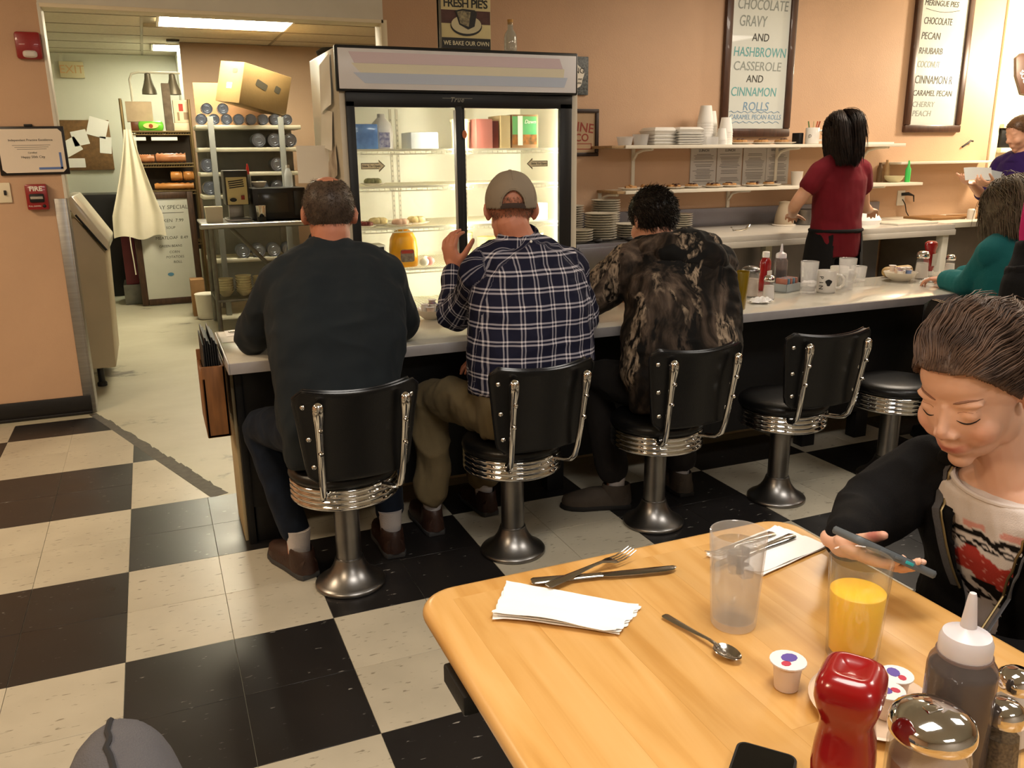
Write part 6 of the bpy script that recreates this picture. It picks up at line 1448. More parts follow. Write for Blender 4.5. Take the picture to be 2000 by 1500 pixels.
loaf('golden wrapped loaf upright on the third rack shelf', .44, .55, 1.205, .10, m_toast); loaf('golden half loaf at the end of the third rack shelf', .56, .66, 1.205, .10, m_toast); loaf('long flat golden loaf lowest on the rack', .28, .65, 1.118, .075, m_toast)
def carton(name, label, x0, x1, z0, z1, m, y0=6.96, y1=7.1, cat='box'):
    o = MB().bb(x0, x1, y0, y1, z0, z1).build(name, m, bevel=.003); return tag(o, label, cat)
carton('cardboard_carton', 'pale brown carton on the top of the bread rack', .10, .34, 1.78, 1.97, mat('pale_carton', '#b3a083', .8, var=.2), 7.02, 7.14)
carton('jar', 'brown jar standing by the green snack bag', .13, .20, 1.695, 1.775, mat('brown_jar', '#5a3218', .4))
gb = thing('snack_bag', 'bright green snack bag with a yellow picture on the rack', 'bag', (.31, 6.97, 1.695))
MB().loft([superring((0, 0, .0+h), V((1, 0, 0)), V((0, 1, 0)), w_, d, 18, 3) for h, w_, d in ((0, .105, .02), (.02, .115, .035), (.05, .118, .04), (.075, .112, .03), (.088, .10, .008))]).build('pouch', mat('lime_bag', '#6cc23a', .3, var=.2), gb)
MB().loft([[(.07*cos(a), -.041, .045+.027*sin(a)) for a in [2*pi*k/20 for k in range(20)]], [(.07*cos(a), -.038, .045+.027*sin(a)) for a in [2*pi*k/20 for k in range(20)]]]).build('picture', mat('yellow_print', '#d9c77a', .4), gb)
MB().loft([[(.02*cos(a), -.043, .042+.02*sin(a)) for a in [2*pi*k/12 for k in range(12)]], [(.02*cos(a), -.040, .042+.02*sin(a)) for a in [2*pi*k/12 for k in range(12)]]]).build('red_print', mat('red_brown_print', '#8c3a1e', .4), gb)
carton('tall_carton', 'tall grey-brown carton sticking up from the rack', .445, .52, 1.688, 2.14, mat('greybrown_carton', '#6f6150', .8, var=.4, vscale=14), 6.94, 7.04)
pb = thing('bottle_carton', 'white carton with red and brown bottle prints on the rack', 'carton', (.6, 7.0, 1.70))
MB().bb(.535, .675, 6.97, 7.1, 1.77, 1.985).build('box', mat('cream_carton', '#d4c3a4', .7), pb, W=True, bevel=.003)
for x, w_, z0, z1, m_ in ((.585, .04, 1.88, 1.95, mat('red_print2', '#a3311f', .6)), (.625, .05, 1.80, 1.87, mat('brown_print2', '#8b7458', .6)), (.565, .02, 1.79, 1.87, mat('brown_print2', '#8b7458', .6))): MB().bb(x, x+w_, 6.968, 6.971, z0, z1).build('print', m_, pb, W=True)
MB().bb(.525, .68, 6.97, 7.12, 1.695, 1.768).build('base_box', mat('cream_carton', '#d4c3a4', .7), pb, W=True, bevel=.003)
# heat lamps hung from a white arm
hl = thing('heat_lamp', 'twin grey heat lamps hanging from a white bent arm', 'lamp', (.2, 7.1, 1.98))
MB().tube([(.17, 7.12, 1.965), (.17, 7.12, 2.08), (.165, 7.12, 2.18), (.19, 7.12, 2.235), (.25, 7.12, 2.25), (.45, 7.12, 2.25), (.64, 7.12, 2.25)], .011, 10).build('arm', m_lipw, hl, W=True)
for x in (.335, .56):
    s_ = MB().lathe([(.015, 0), (.028, -.01), (.032, -.05), (.045, -.10), (.066, -.16), (.070, -.20), (.066, -.20), (.040, -.10), (.022, -.03), (.0, -.02)], c=(x, 7.12, 2.245), n=24).build('shade', mat('lamp_shade_grey', '#6b6555', .4, .3), hl, W=True)
# white apron hanging on the rack
m_apw = cloth('white_apron', '#d8d2be', '#c4bda6', sc=300, vs=4)
def apf(u, v):
    w_ = .035+.17*min(1, v*1.25)**1.3; cx_ = .115+.03*v
    return (cx_-.02+(u-.5)*2*w_-.06*v*(1-u), 6.84+.022*sin(u*16+v*2)*min(1, v*3)-.135*v, 1.70-1.02*v+.02*sin(u*9)*v)
ap_ = MB().grid(apf, 40, 24, thick=.004).build('white_apron', m_apw); tag(ap_, 'long white apron hanging from the bread rack', 'apron')
st_ = MB().tube([(.0, 6.71, .70), (.0, 6.70, .60), (.008, 6.70, .45), (.012, 6.70, .32)], .006, 6).build('tie', m_apw, ap_, W=True)
# specials board leaning on the rack
m_dwood = mat('dark_frame_wood', '#4a3220', .5, var=.4, vscale=10, stretch=(8, 8, 1)); m_wboard = mat('whiteboard', '#c3c5b9', .12, var=.04, coat=.5)
lb = thing('specials_board', 'dark framed whiteboard leaning against the bread rack', 'board', (.35, 6.72, 0))
BM = Mx.Translation((.335, 6.72, 0)) @ Mx.Rotation(radians(3), 4, 'Z') @ Mx.Rotation(radians(-6), 4, 'X')
MB().bb(-.295, -.235, -.015, .015, 0.002, 1.11, mx=BM).bb(.235, .295, -.015, .015, .002, 1.11, mx=BM).bb(-.235, .235, -.015, .015, .002, .065, mx=BM).bb(-.235, .235, -.015, .015, 1.045, 1.11, mx=BM).build('frame', m_dwood, lb, W=True, bevel=.006)
MB().bb(-.236, .236, 0, .01, .06, 1.05, mx=BM).build('panel', m_wboard, lb, W=True)
m_ink = mat('marker_grey', '#4c4a44', .6)
for s, x, z, h in (('MONDAY SPECIALS', .02, .96, .055), ('CHICKEN  7.99', .03, .83, .045), ('SOUP', .05, .76, .035), ('MEATLOAF  8.49', .05, .66, .042), ('GREEN BEANS', .03, .58, .034), ('CORN', .06, .52, .034), ('POTATOES', .06, .47, .034), ('ROLL', .08, .42, .034)):
    text(s, h, m_ink, lb, BM @ Mx.Translation((x, -.0012, z)) @ Mx.Rotation(pi/2, 4, 'X'), shear=.1)
MB().bb(-.19, .19, -.002, .0, .905, .909, mx=BM).build('underline', m_ink, lb, W=True)
MB().prism([(.03*cos(a), .018*sin(a)) for a in [k*pi/6 for k in range(12)]], 0, .001, mx=BM @ Mx.Translation((.0, -.001, .30)) @ Mx.Rotation(pi/2, 4, 'X')).build('blue_mark', mat('marker_blue', '#4f7f9c', .5), lb, W=True)
# corkboard, exit sign, black cabinet, red crate
cbk = thing('corkboard', 'brown corkboard with pinned papers on the far kitchen wall', 'corkboard', (-.35, 8.48, 1.3))
MB().bb(-.62, -.11, 8.465, 8.498, 1.31, 1.85).build('board', mat('cork', '#7d5c38', .9, var=.3, vscale=30), cbk, W=True, bevel=.004)
for x, z, w_, h, r in ((-.23, 1.77, .20, .20, -.3), (-.53, 1.56, .20, .16, .5), (-.42, 1.66, .16, .16, .2), (-.17, 1.58, .12, .18, -.1), (-.50, 1.39, .2, .10, 0.)):
    MB().prism(rrect(-w_/2, w_/2, -h/2, h/2, .004, 1), 0, .003, mx=Mx.Translation((x, 8.463, z)) @ Mx.Rotation(pi/2, 4, 'X') @ Mx.Rotation(r, 4, 'Z')).build('pinned_paper', m_paper, cbk, W=True)
ex = thing('exit_sign', 'faded orange EXIT sign high on the kitchen wall', 'sign', (-.40, 8.48, 2.38)); MB().bb(-.53, -.29, 8.46, 8.498, 2.29, 2.46).build('panel', mat('faded_sign', '#c3b892', .5), ex, W=True, bevel=.004)
text('EXIT', .12, mat('faded_orange', '#c59a6a', .5), ex, face_mx((-.41, 8.459, 2.375)))
o = carton('black_cabinet', 'black cabinet beneath the corkboard', -.75, -.10, .0, 1.07, mat('black_cab', '#0f0e0d', .4), 7.55, 8.2, 'cabinet')
o = carton('red_crate', 'dark red crate behind the hanging apron', -.09, .03, .2, .68, mat('dark_red', '#5a1520', .5), 6.9, 7.3, 'crate')
o = carton('crate_stand', 'low grey stand under the dark red crate', -.12, .04, 0, .2, m_galv, 6.88, 7.32, 'stand')
# ================================================================ THINGS ON THE DINER COUNTER
CZ = .7602
tumbler('amber_tumbler', 'amber plastic tumbler at the elbow of the camouflage hoodie', (2.545, .555, CZ), .034, .044, .165, None, m=mat('amber_plastic', '#7d6412', .25, sss=.2, coat=.3))
sugar_jar('glass sugar jar with a steel lid next to the amber tumbler', (2.80, .80, CZ), 1.15, True)
def shaker2(label, c): return shaker(label, c, m_salt, 1.35)
shaker2('tall salt shaker in front of the red ketchup on the counter', (2.83, .70, CZ))
def ketchup_up(label, c, rz=0, flip=False):
    o = thing('ketchup_bottle', label, 'bottle', c, rz)
    if not flip:
        MB().loft([superring((0, 0, z), V((1, 0, 0)), V((0, 1, 0)), a, b2, 24, 2.6) for z, a, b2 in ((0, .030, .022), (.006, .033, .025), (.05, .034, .026), (.09, .029, .023), (.12, .031, .024), (.145, .029, .023), (.160, .016, .016), (.165, .014, .014))]).build('bottle', m_ket, o)
        MB().lathe([(0, .163), (.017, .163), (.018, .166), (.018, .188), (.015, .191), (0, .191)], n=20).build('cap', m_ketcap, o)
        lo = MB().bb(-.02, .02, -.027, -.0262, .05, .10).build('label', mat('label_cream', '#d8d0c4', .5), o)
    else:
        MB().lathe([(0, 0), (.026, 0), (.0265, .025), (0, .025)], n=20).build('cap', m_ketcap, o)
        MB().loft([superring((0, 0, z), V((1, 0, 0)), V((0, 1, 0)), a, b2, 24, 2.8) for z, a, b2 in ((.025, .018, .018), (.045, .028, .023), (.085, .035, .026), (.115, .031, .024), (.135, .028, .023), (.16, .036, .028), (.178, .034, .027), (.187, .022, .018))]).build('bottle', m_ket, o)
        MB().bb(-.022, .022, -.0275, -.0262, .055, .12).build('label', mat('label_grey', '#b9b2aa', .5), o)
    return o
ketchup_up('red ketchup bottle with a white cap on the counter', (2.99, .93, CZ), .3)
jc = thing('jelly_caddy', 'small caddy of blue jelly packets beside the ketchup', 'caddy', (3.07, .86, CZ), .3)
MB().bb(-.06, .06, -.04, .04, 0, .004).bb(-.06, .06, -.04, -.037, 0, .04).bb(-.06, .06, .037, .04, 0, .04).bb(-.06, -.057, -.04, .04, 0, .04).bb(.057, .06, -.04, .04, 0, .04).build('tray', mat('clear_tray', '#9fa5a6', .3), jc)
for k in range(5): MB().box((-.045+.022*k, 0, .036), (.012, .06, .06)).build('packet', mat('blue_packet', '#6f8fa3', .5, var=.4, vscale=40) if k % 2 else mat('pink_packet', '#a86a58', .5), jc, bevel=.003)
squeeze('syrup bottle with a white nozzle standing on the counter', (3.11, .96, CZ), .62, 1.1)
tumbler('drinking_glass', 'half empty clear tumbler beside the jelly caddy', (3.112, .755, CZ), .034, .043, .155, m_water, .3)
def crumple(label, c, r, seed, m=m_napkin):
    rng = np.random.RandomState(seed); b = MB(); 
    def fn(u, v):
        a = 2*pi*u; rr = r*(v**.7)*(1+.25*sin(5*a+seed)); return (c[0]+rr*cos(a), c[1]+.7*rr*sin(a), c[2]+.004+r*.55*abs(sin(7*v+3*a+seed))*(.3+.7*sin(pi*min(1, v+.15)))*.8)
    b.grid(fn, 28, 9, thick=.001); o = b.build('crumpled_napkin', m, smooth=True, ang=25); tag(o, label, 'napkin'); return o
crumple('crumpled white napkin by the amber tumbler', (2.73, .63, CZ), .055, 3); crumple('crumpled napkin behind the lettered coffee mug', (3.27, .92, CZ), .06, 5)
m_mug = mat('white_mug', '#dcd8d0', .25, coat=.3)
def mug(label, c, rz, s=1., txt=None, vertical=False, logo=False):
    o = thing('coffee_mug', label, 'mug', c, rz)
    MB().lathe([(0, 0), (.036*s, 0), (.040*s, .004), (.0405*s, .09*s), (.039*s, .093*s), (.0375*s, .09*s), (.037*s, .007), (0, .006)], n=32).build('cup', m_mug, o, ang=50)
    MB().tube([(.039*s, 0, .075*s), (.058*s, 0, .076*s), (.070*s, 0, .060*s), (.068*s, 0, .038*s), (.055*s, 0, .022*s), (.039*s, 0, .020*s)], .006*s, 8).build('handle', m_mug, o)
    if txt:
        for i, chx in enumerate(txt):
            text(chx, .024*s, m_cblack, o, Mx.Translation((-.014*s if vertical else (-.012+.016*i)*s, -.0392*s, (.066-.021*i)*s if vertical else .045*s)) @ Mx.Rotation(pi/2, 4, 'X') @ Mx.Rotation(-pi/2 if vertical else 0, 4, 'Z'), W=False)
    if logo:
        MB().prism([(.012*s*cos(a)*(1+.3*sin(3*a)), .014*s*sin(a)) for a in [k*pi/8 for k in range(16)]], 0, .002, mx=Mx.Translation((.016*s, -.0375*s, .045*s)) @ Mx.Rotation(.4, 4, 'Z') @ Mx.Rotation(pi/2, 4, 'X')).build('emblem', m_cblack, o)
    return o
mug('white coffee mug lettered PIN down its side', (3.215, .745, CZ), -.95, 1.15, 'PIN', True, True)
mug('white coffee mug with a black emblem behind the glass tumbler', (3.40, .86, CZ), -.7, 1.1, None, False, True)
tumbler('drinking_glass', 'tall clear tumbler standing in front of the black emblem mug', (3.36, .765, CZ), .034, .043, .155, m_water, .5)
tumbler('drinking_glass', 'short clear glass of water at the counter back edge', (3.62, .95, CZ), .034, .04, .08, m_water, .5)
sp_ = spoon.__globals__
def place_bowl(label, c, r, n, seed):
    o = bowl('creamer_bowl', label, c, r, r*.55, mat('clear_bowl', '#cfc6b4', .2, coat=.3)); rng = random.Random(seed)
    for k in range(n):
        a = rng.uniform(0, 6.28); d = rng.uniform(0, r*.55)
        creamer('creamer cup heaped in the %s' % ('bowl at the plaid elbow' if seed == 1 else 'bowl beside the salt pourer'), (c[0]+d*cos(a), c[1]+d*sin(a), c[2]+r*.28+.012*(k//4)), .9, 'creamers heaped in counter bowls', k % 3 == 0, rng.uniform(0, 6), mat('creamer_white', '#e4ded4', .4) if k % 2 else mat('creamer_blue', '#7a92c4', .4) if k % 5 == 0 else None)
place_bowl('shallow bowl of creamers by the plaid sleeve', (1.265, .93, CZ), .075, 9, 1)
place_bowl('shallow bowl of creamers beside the white shaker', (3.83, .87, CZ), .085, 9, 2)
shaker('tall salt shaker beside the creamer bowl', (3.99, .88, CZ), m_salt, 1.75)
ketchup_up('upturned ketchup bottle with a grey label on the counter', (4.12, .95, CZ), .2, True)
shaker2('steel topped shaker nearest the teal sleeve', (4.22, .90, CZ))
crumple('little white napkin beside the teal cuff', (3.935, .765, CZ), .042, 9)
pk = MB().tube([(3.86, .99, CZ+.03), (4.02, 1.0, CZ+.03)], .028, 14, dome=True).build('bread_roll', mat('roll_tan', '#a88a5a', .6)); tag(pk, 'tan roll lying behind the creamer bowl', 'bread')
# menus in a wooden box hung on the counter end
mb_ = thing('menu_box', 'wooden box on the counter end filled with black menus', 'menu holder', (.37, .62, .45))
BX = Mx.Translation((.356, .70, .46))
m_box = mat('box_wood', '#8a5a30', .5, var=.35, vscale=7, stretch=(8, 8, 1))
MB().bb(-.042, .038, -.10, -.088, 0, .26, mx=BX).bb(-.042, .038, .22, .232, 0, .26, mx=BX).bb(-.042, -.030, -.10, .232, 0, .22, mx=BX).bb(.026, .038, -.10, .232, 0, .26, mx=BX).bb(-.042, .038, -.10, .232, 0, .012, mx=BX).build('box', m_box, mb_, W=True, bevel=.003)
for k in range(7): MB().bb(-.028+.0075*k, -.0235+.0075*k, -.08+.004*(k % 3), .21, .013, .335+.012*((k*5) % 3), mx=BX).build('menu', m_cblack, mb_, W=True)
pt_ = MB().grid(lambda u, v: (.405+.16*u, .80+.21*v, CZ+.001+.001*sin(u*5)), 4, 4, thick=.0008).build('paper_menu', m_paper); tag(pt_, 'white paper menu at the end of the counter', 'paper')
pt_ = MB().grid(lambda u, v: (.43+.14*u, .90+.12*v, CZ+.003+.002*sin(u*5)), 4, 4, thick=.0008).build('paper_napkin', m_napkin); tag(pt_, 'folded napkin on the white paper menu', 'napkin')
knife('table knife lying on the folded napkin at the counter end', (.44, .955), (.62, .985), .76-TZ+.006)
# ================================================================ BACK COUNTER
m_plate = mat('plate_cream', '#bdb7a8', .3, coat=.2)
pme = MB().lathe([(0, .001), (.05, 0), (.054, .004), (.080, .012), (.092, .0165), (.0935, .019), (.091, .0205), (.078, .0155), (.05, .0065), (0, .005)], n=26).mesh('plate', m_plate)
k_ = 0
for x, y, n, s in ((2.62, 2.22, 5, .9), (2.80, 2.28, 11, 1.1), (3.02, 2.30, 6, 1.05), (2.60, 2.44, 8, .9), (2.76, 2.64, 13, 1.05), (3.02, 2.62, 15, 1.05), (3.68, 2.72, 7, .95)):
    g_ = ['short plate stack by the cooler', 'tall plate stack in front', 'plate stack beside the hoodie', 'low plate stack against the cooler', 'plate stack against the wall', 'tallest plate stack by the wall', 'plate stack beyond the camouflage hood'][k_]; k_ += 1
    for j in range(n):
        o = link('dinner_plate', pme); o.location = (x+random.uniform(-.002, .002), y, .9005+.0150*j); o.scale = (s, s, 1); tag(o, ORD[n-1-j]+' plate of the '+g_, 'plate', g_)
for x, y in ((2.71, 2.16), (2.92, 2.16), (2.88, 2.108)):
    pass
for x, z in ((2.71, .902), (2.93, .902)):
    o = MB().ell((x, 2.15, z+.012), (.032, .022, .013)).build('tea_strainer', m_cblack, ang=60); tag(o, 'black spoon rest lying before the plate stacks', 'spoon', 'black spoon rests')
# tongs, pitcher, pot
tg = MB().tube([(3.90, 2.42, .925), (3.92, 2.42, .905), (3.98, 2.43, .902), (4.05, 2.45, .906), (4.08, 2.46, .935)], .010, 8, flat=.4).build('tongs', m_chrome); tag(tg, 'chrome tongs lying on the back counter', 'tongs')
pi_ = thing('coffee_pitcher', 'cream insulated pitcher standing on a saucer', 'pitcher', (4.52, 2.62, .9))
MB().lathe([(0, 0), (.085, 0), (.088, .006), (.082, .010), (0, .010)], n=28).build('saucer', m_china, pi_)
MB().lathe([(0, .010), (.068, .010), (.070, .016), (.066, .07), (.050, .13), (.042, .15), (.044, .165), (.046, .172), (0, .178)], n=28).build('pot', mat('pitcher_cream', '#b5a48c', .3, var=.1), pi_)
MB().tube([(.046, 0, .16), (.080, 0, .165), (.088, 0, .14), (.078, 0, .07), (.066, 0, .04)], .010, 8, flat=.7).build('handle', mat('pitcher_cream', '#b5a48c', .3), pi_)
pt2 = MB().lathe([(0, 0), (.09, 0), (.095, .004), (.095, .11), (.092, .11), (.09, .006), (0, .006)], c=(4.74, 2.62, .9), n=28).build('steel_pot', m_satin); tag(pt2, 'dark steel pot behind the waitress', 'pot')
o = MB().loft([superring((5.12, 2.42, .9+h), V((1, 0, 0)), V((0, 1, 0)), w_, w_*.8, 18, 2.2) for h, w_ in ((0, .10), (.03, .11), (.06, .09), (.085, .05))]).build('towel_bundle', m_napkin); tag(o, 'bundled white towel on the back counter', 'towel')
o = MB().bb(5.2, 5.6, 2.2, 2.45, .9, .915).build('cutting_board', m_shelf, bevel=.004); tag(o, 'white cutting board on the back counter end', 'cutting board')
# second work surface by the pass
sc_ = thing('prep_counter', 'cream prep counter at the pass beyond the white worktop', 'counter', (6.4, 2.5, 0))
MB().bb(5.68, 7.4, 2.2, 2.858, .86, .9).build('worktop', m_shelf, sc_, W=True, bevel=.004)
MB().bb(5.72, 7.36, 2.26, 2.84, .02, .86).build('cabinet', mat('grey_brown_cab', '#6b6258', .6, var=.2), sc_, W=True)
for i, (x, y, w_) in enumerate(((5.95, 2.55, .36), (6.35, 2.5, .34))):
    o = MB().bb(x-w_/2, x+w_/2, y-.14, y+.14, .9, .918).build('sheet_tray', mat('tray_brown', '#9a7248', .4, .3), bevel=.004); tag(o, ['brown sheet tray near the wall outlet', 'brown sheet tray beside the pale domed dispensers'][i], 'tray')
o = MB().lathe([(0, 0), (.03, 0), (.03, .07), (.02, .08), (0, .08)], c=(6.15, 2.38, .9), n=16).build('condiment_cup', m_china); tag(o, 'little cup standing between the sheet trays', 'cup')
# food on the shelves
m_pie = mat('pie_crust', '#b98a52', .6, var=.5, vscale=40, color2='#6b3f1e', bump=.4, bscale=80); m_jam = mat('pie_filling', '#3f1d12', .4, var=.5, vscale=50)
def pie(label, x, z, y=2.70, s=1., dark=True, grp=None):
    o = thing('pie_plate', label, 'plate', (x, y, z), random.uniform(0, 6), grp)
    MB().lathe([(0, .001), (.05*s, 0), (.055*s, .003), (.090*s, .012), (.093*s, .015), (.088*s, .016), (.05*s, .007), (0, .006)], n=28).build('plate', m_china, o)
    b = MB(); n = 9; rng = random.Random(int(x*100))
    pts = [(-.055*s, -.02*s), (.05*s, -.045*s), (.06*s, .03*s), (0, .05*s)]
    b.loft([[(px, py, .008) for px, py in pts], [(px*1.03, py*1.03, .022*s) for px, py in pts], [(px*.9, py*.9, .034*s) for px, py in pts]]).build('slice', m_pie, o, bevel=.004)
    for k in range(4 if dark else 2): MB().ell((rng.uniform(-.04, .04)*s, rng.uniform(-.03, .03)*s, .034*s), (.016*s, .014*s, .009*s), n=10, k=6).build('topping', m_jam if dark else m_pie, o)
    return o
for i, (x, w_) in enumerate(((3.22, 'at the shelf end'), (3.38, 'second from the wood end'), (3.58, 'above the dark hair'), (3.74, 'left of the first lunch menu'), (3.90, 'under the first lunch menu'), (4.07, 'under the second lunch menu'), (4.25, 'under the double menu'), (4.43, 'by the plastic cup'))):
    pie('plate of sliced pie on the lower shelf '+w_, x, 1.1852, 2.66+.03*(i % 2), .84, i > 1)
for i, (x, w_) in enumerate(((4.15, 'nearest the foam cups'), (4.34, 'below the whiteboard'), (4.53, 'next to the pen mug'))): pie('plate of cinnamon roll on the upper shelf '+w_, x, 1.4782, 2.70, .98, True)
o = MB().lathe([(0, 0), (.035, 0), (.045, .10), (.043, .10), (.034, .004), (0, .004)], c=(4.66, 2.68, 1.1852), n=20).build('plastic_cup', mat('milky_plastic', '#cfc6ba', .3, sss=.2)); tag(o, 'milky plastic cup at the end of the lower shelf', 'cup')
# foam clamshells and cups
m_foam = mat('foam', '#e9e7e2', .6, bump=.05)
def clam(label, x, y, z, w_, d, h, open_=False, grp='foam takeout boxes on the shelf'):
    o = thing('takeout_box', label, 'box', (x, y, z), 0, grp)
    MB().loft([[(sx*w_/2*s, sy*d/2*s, zz) for sx, sy in ((-1, -1), (1, -1), (1, 1), (-1, 1))] for s, zz in ((.86, 0), (1, h*.48), (1.02, h*.5))]).build('base', m_foam, o, bevel=.006)
    MB().loft([[(sx*w_/2*s, sy*d/2*s, zz) for sx, sy in ((-1, -1), (1, -1), (1, 1), (-1, 1))] for s, zz in ((1.02, h*.52), (1, h*.56), (.80, h))]).build('lid', m_foam, o, bevel=.008); return o
for k in range(6): clam(ORD[5-k]+' foam takeout box of the wide stack on the upper shelf', 3.66, 2.70, 1.4785+.0165*k, .20, .22, .016 if k < 5 else .034)
for k in range(4): clam(ORD[3-k]+' foam takeout box of the stack behind the wide one', 3.48, 2.73, 1.4785+.022*k, .18, .2, .022 if k < 3 else .05)
cup_me = MB().lathe([(.0505, .001), (.052, 0), (.053, .004), (.050, .02), (.036, .105), (.035, .11), (0, .11), (0, .108), (.034, .108), (.0485, .02)], n=24).mesh('foam_cup', m_foam)
for x, y, n, s, lab in ((3.842, 2.70, 9, 1.08, 'tallest stack'), (3.945, 2.785, 9, .95, 'stack behind'), (3.995, 2.672, 6, .95, 'stack by the whiteboard'), (3.912, 2.602, 3, .75, 'short front stack')):
    for k in range(n):
        o = link('foam_cup', cup_me); o.location = (x, y, 1.4785+.0165*s*k); o.scale = (s,)*3; tag(o, ORD[n-1-k]+' upturned foam cup of the '+lab, 'cup', 'foam cups: '+lab)
o = MB().bb(3.772, 3.866, 2.575, 2.637, 1.4785, 1.53).build('plastic_box', glassy('box_clear', (.95, .95, .95), .1, .1, haze=.5)); tag(o, 'clear plastic box before the foam cups', 'box')
for i, x in enumerate((3.203, 3.325)):
    o = thing('plastic_container', ['clear plastic container at the end of the upper shelf', 'taller clear plastic container beside the foam boxes'][i], 'container', (x, 2.7, 1.4785)); MB().lathe([(0, 0), (.045, 0), (.055, .05+.015*i), (.052, .05+.015*i), (.043, .003), (0, .003)], n=22).build('tub', glassy('tub_clear', (.9, .9, .9), .12, .08, haze=.4), o); MB().lathe([(.0, .05+.015*i), (.057, .05+.015*i), (.057, .056+.015*i), (0, .056+.015*i)], n=22).build('lid', glassy('tub_clear', (.9, .9, .9)), o)
pmug = mug('white mug holding pens with a letter D', (4.775, 2.68, 1.4785), -.73, 1.25, 'D')
for i, (dx, a, c) in enumerate(((-.02, -.2, '#5d7a4a'), (0, .05, '#c9b48a'), (.015, .2, '#b5563a'), (.022, .32, '#8f3a2a'))):
    o = MB().tube([(4.775+dx*.5, 2.68, 1.49), (4.775+dx+sin(a)*.13, 2.68, 1.49+.15)], .005, 6).build('pen', mat('pen_%d' % i, c, .4)); tag(o, ['green pen', 'tan pencil', 'orange pen', 'red pencil'][i]+' standing in the letter D mug', 'pen')
o = MB().bb(4.69, 4.73, 2.72, 2.80, 1.4785, 1.56).build('black_box', m_cblack, bevel=.004); tag(o, 'small black box beside the pen mug', 'box')
o = MB().bb(5.2, 5.52, 2.62, 2.80, 1.4785, 1.49).build('paper_stack', m_paper); tag(o, 'thin stack of papers at the far end of the upper shelf', 'paper')
o = bowl('small_bowl', 'cream bowl on the lower shelf beside the waitress', (5.62, 2.68, 1.1852), .075, .05, m_crm)
gbt = thing('green_bottle', 'bright green squeeze bottle on the lower shelf', 'bottle', (5.74, 2.66, 1.1852)); MB().lathe([(0, 0), (.02, 0), (.021, .10), (.010, .12), (.008, .14), (0, .14)], n=16).build('bottle', mat('green_plastic', '#43c35c', .4), gbt); MB().lathe([(0, .138), (.009, .138), (.006, .165), (0, .166)], n=12).build('tip', mat('green_plastic', '#43c35c', .4), gbt)
for i, (x, h, c) in enumerate(((5.58, .15, '#6b5136'), (5.65, .17, '#c2a27a'))):
    o = MB().lathe([(0, 0), (.02, 0), (.022, .004), (.022, h*.7), (.012, h*.85), (.012, h), (0, h)], c=(x, 2.79, 1.1852), n=16).build('spice_bottle', mat('spice_%d' % i, c, .4)); tag(o, ['dark spice bottle behind the cream bowl', 'tan spice bottle behind the cream bowl'][i], 'bottle')
# thin shelf at the pass
ws = thing('wall_shelf', 'thin white shelf by the pass above the wall outlet', 'shelf', (6.1, 2.7, 1.33))
MB().bb(5.66, 6.75, 2.66, 2.858, 1.32, 1.338).build('board', m_shelf, ws, W=True, bevel=.003)
# wall outlet with cord
ol = thing('wall_outlet', 'wall outlet with a black plug and dangling cord', 'outlet', (5.9, 2.855, 1.05)); MB().bb(5.86, 5.94, 2.85, 2.859, .99, 1.11).build('plate', m_white, ol, W=True, bevel=.003)
MB().tube([(5.90, 2.85, 1.08), (5.93, 2.81, 1.085), (5.98, 2.80, 1.07), (6.0, 2.81, 1.02)], [.012, .014, .006, .004], 8).build('plug', m_cblack, ol, W=True); MB().tube([(5.91, 2.845, 1.04), (5.93, 2.83, 1.0), (5.95, 2.83, .94), (5.97, 2.82, .905)], .004, 6).build('cord', m_cblack, ol, W=True)
hk = MB().tube([(6.52, 2.85, 1.45), (6.56, 2.84, 1.475), (6.60, 2.84, 1.50), (6.625, 2.84, 1.495)], .008, 8).build('wall_hook', m_cblack); tag(hk, 'black wall hook above the thin white shelf', 'hook')
# ================================================================ THINGS ON THE WALLS
m_frame = mat('walnut_frame', '#4d3021', .4, var=.35, vscale=8, stretch=(6, 6, 1), coat=.2)
m_wb = mat('whiteboard_clean', '#d3d8d3', .22, var=.03, coat=.4)
m_mg, m_mk, m_mt, m_mb = mat('marker_soft_grey', '#8b938f', .6), mat('marker_black', '#34332f', .6), mat('marker_teal', '#5fa3a6', .6), mat('marker_pale_blue', '#7396b4', .6)
def wboard(label, x0, x1, z0, z1, lines):
    o = thing('menu_board', label, 'whiteboard', ((x0+x1)/2, 2.85, z0)); w_ = .058
    for a in ((x0, x1, z0, z0+w_), (x0, x1, z1-w_, z1), (x0, x0+w_, z0+w_, z1-w_), (x1-w_, x1, z0+w_, z1-w_)):
        MB().bb(a[0], a[1], 2.825, 2.859, a[2], a[3]).build('frame_rail', m_frame, o, W=True, bevel=.009)
    MB().bb(x0+w_-.004, x1-w_+.004, 2.842, 2.858, z0+w_-.004, z1-w_+.004).build('panel', m_wb, o, W=True)
    for s, x, z, h, m, sh, w_ in lines: text(s, h, m, o, face_mx((x, 2.8412, z)), shear=sh, align='LEFT', fit=w_)
    return o
L = 4.155
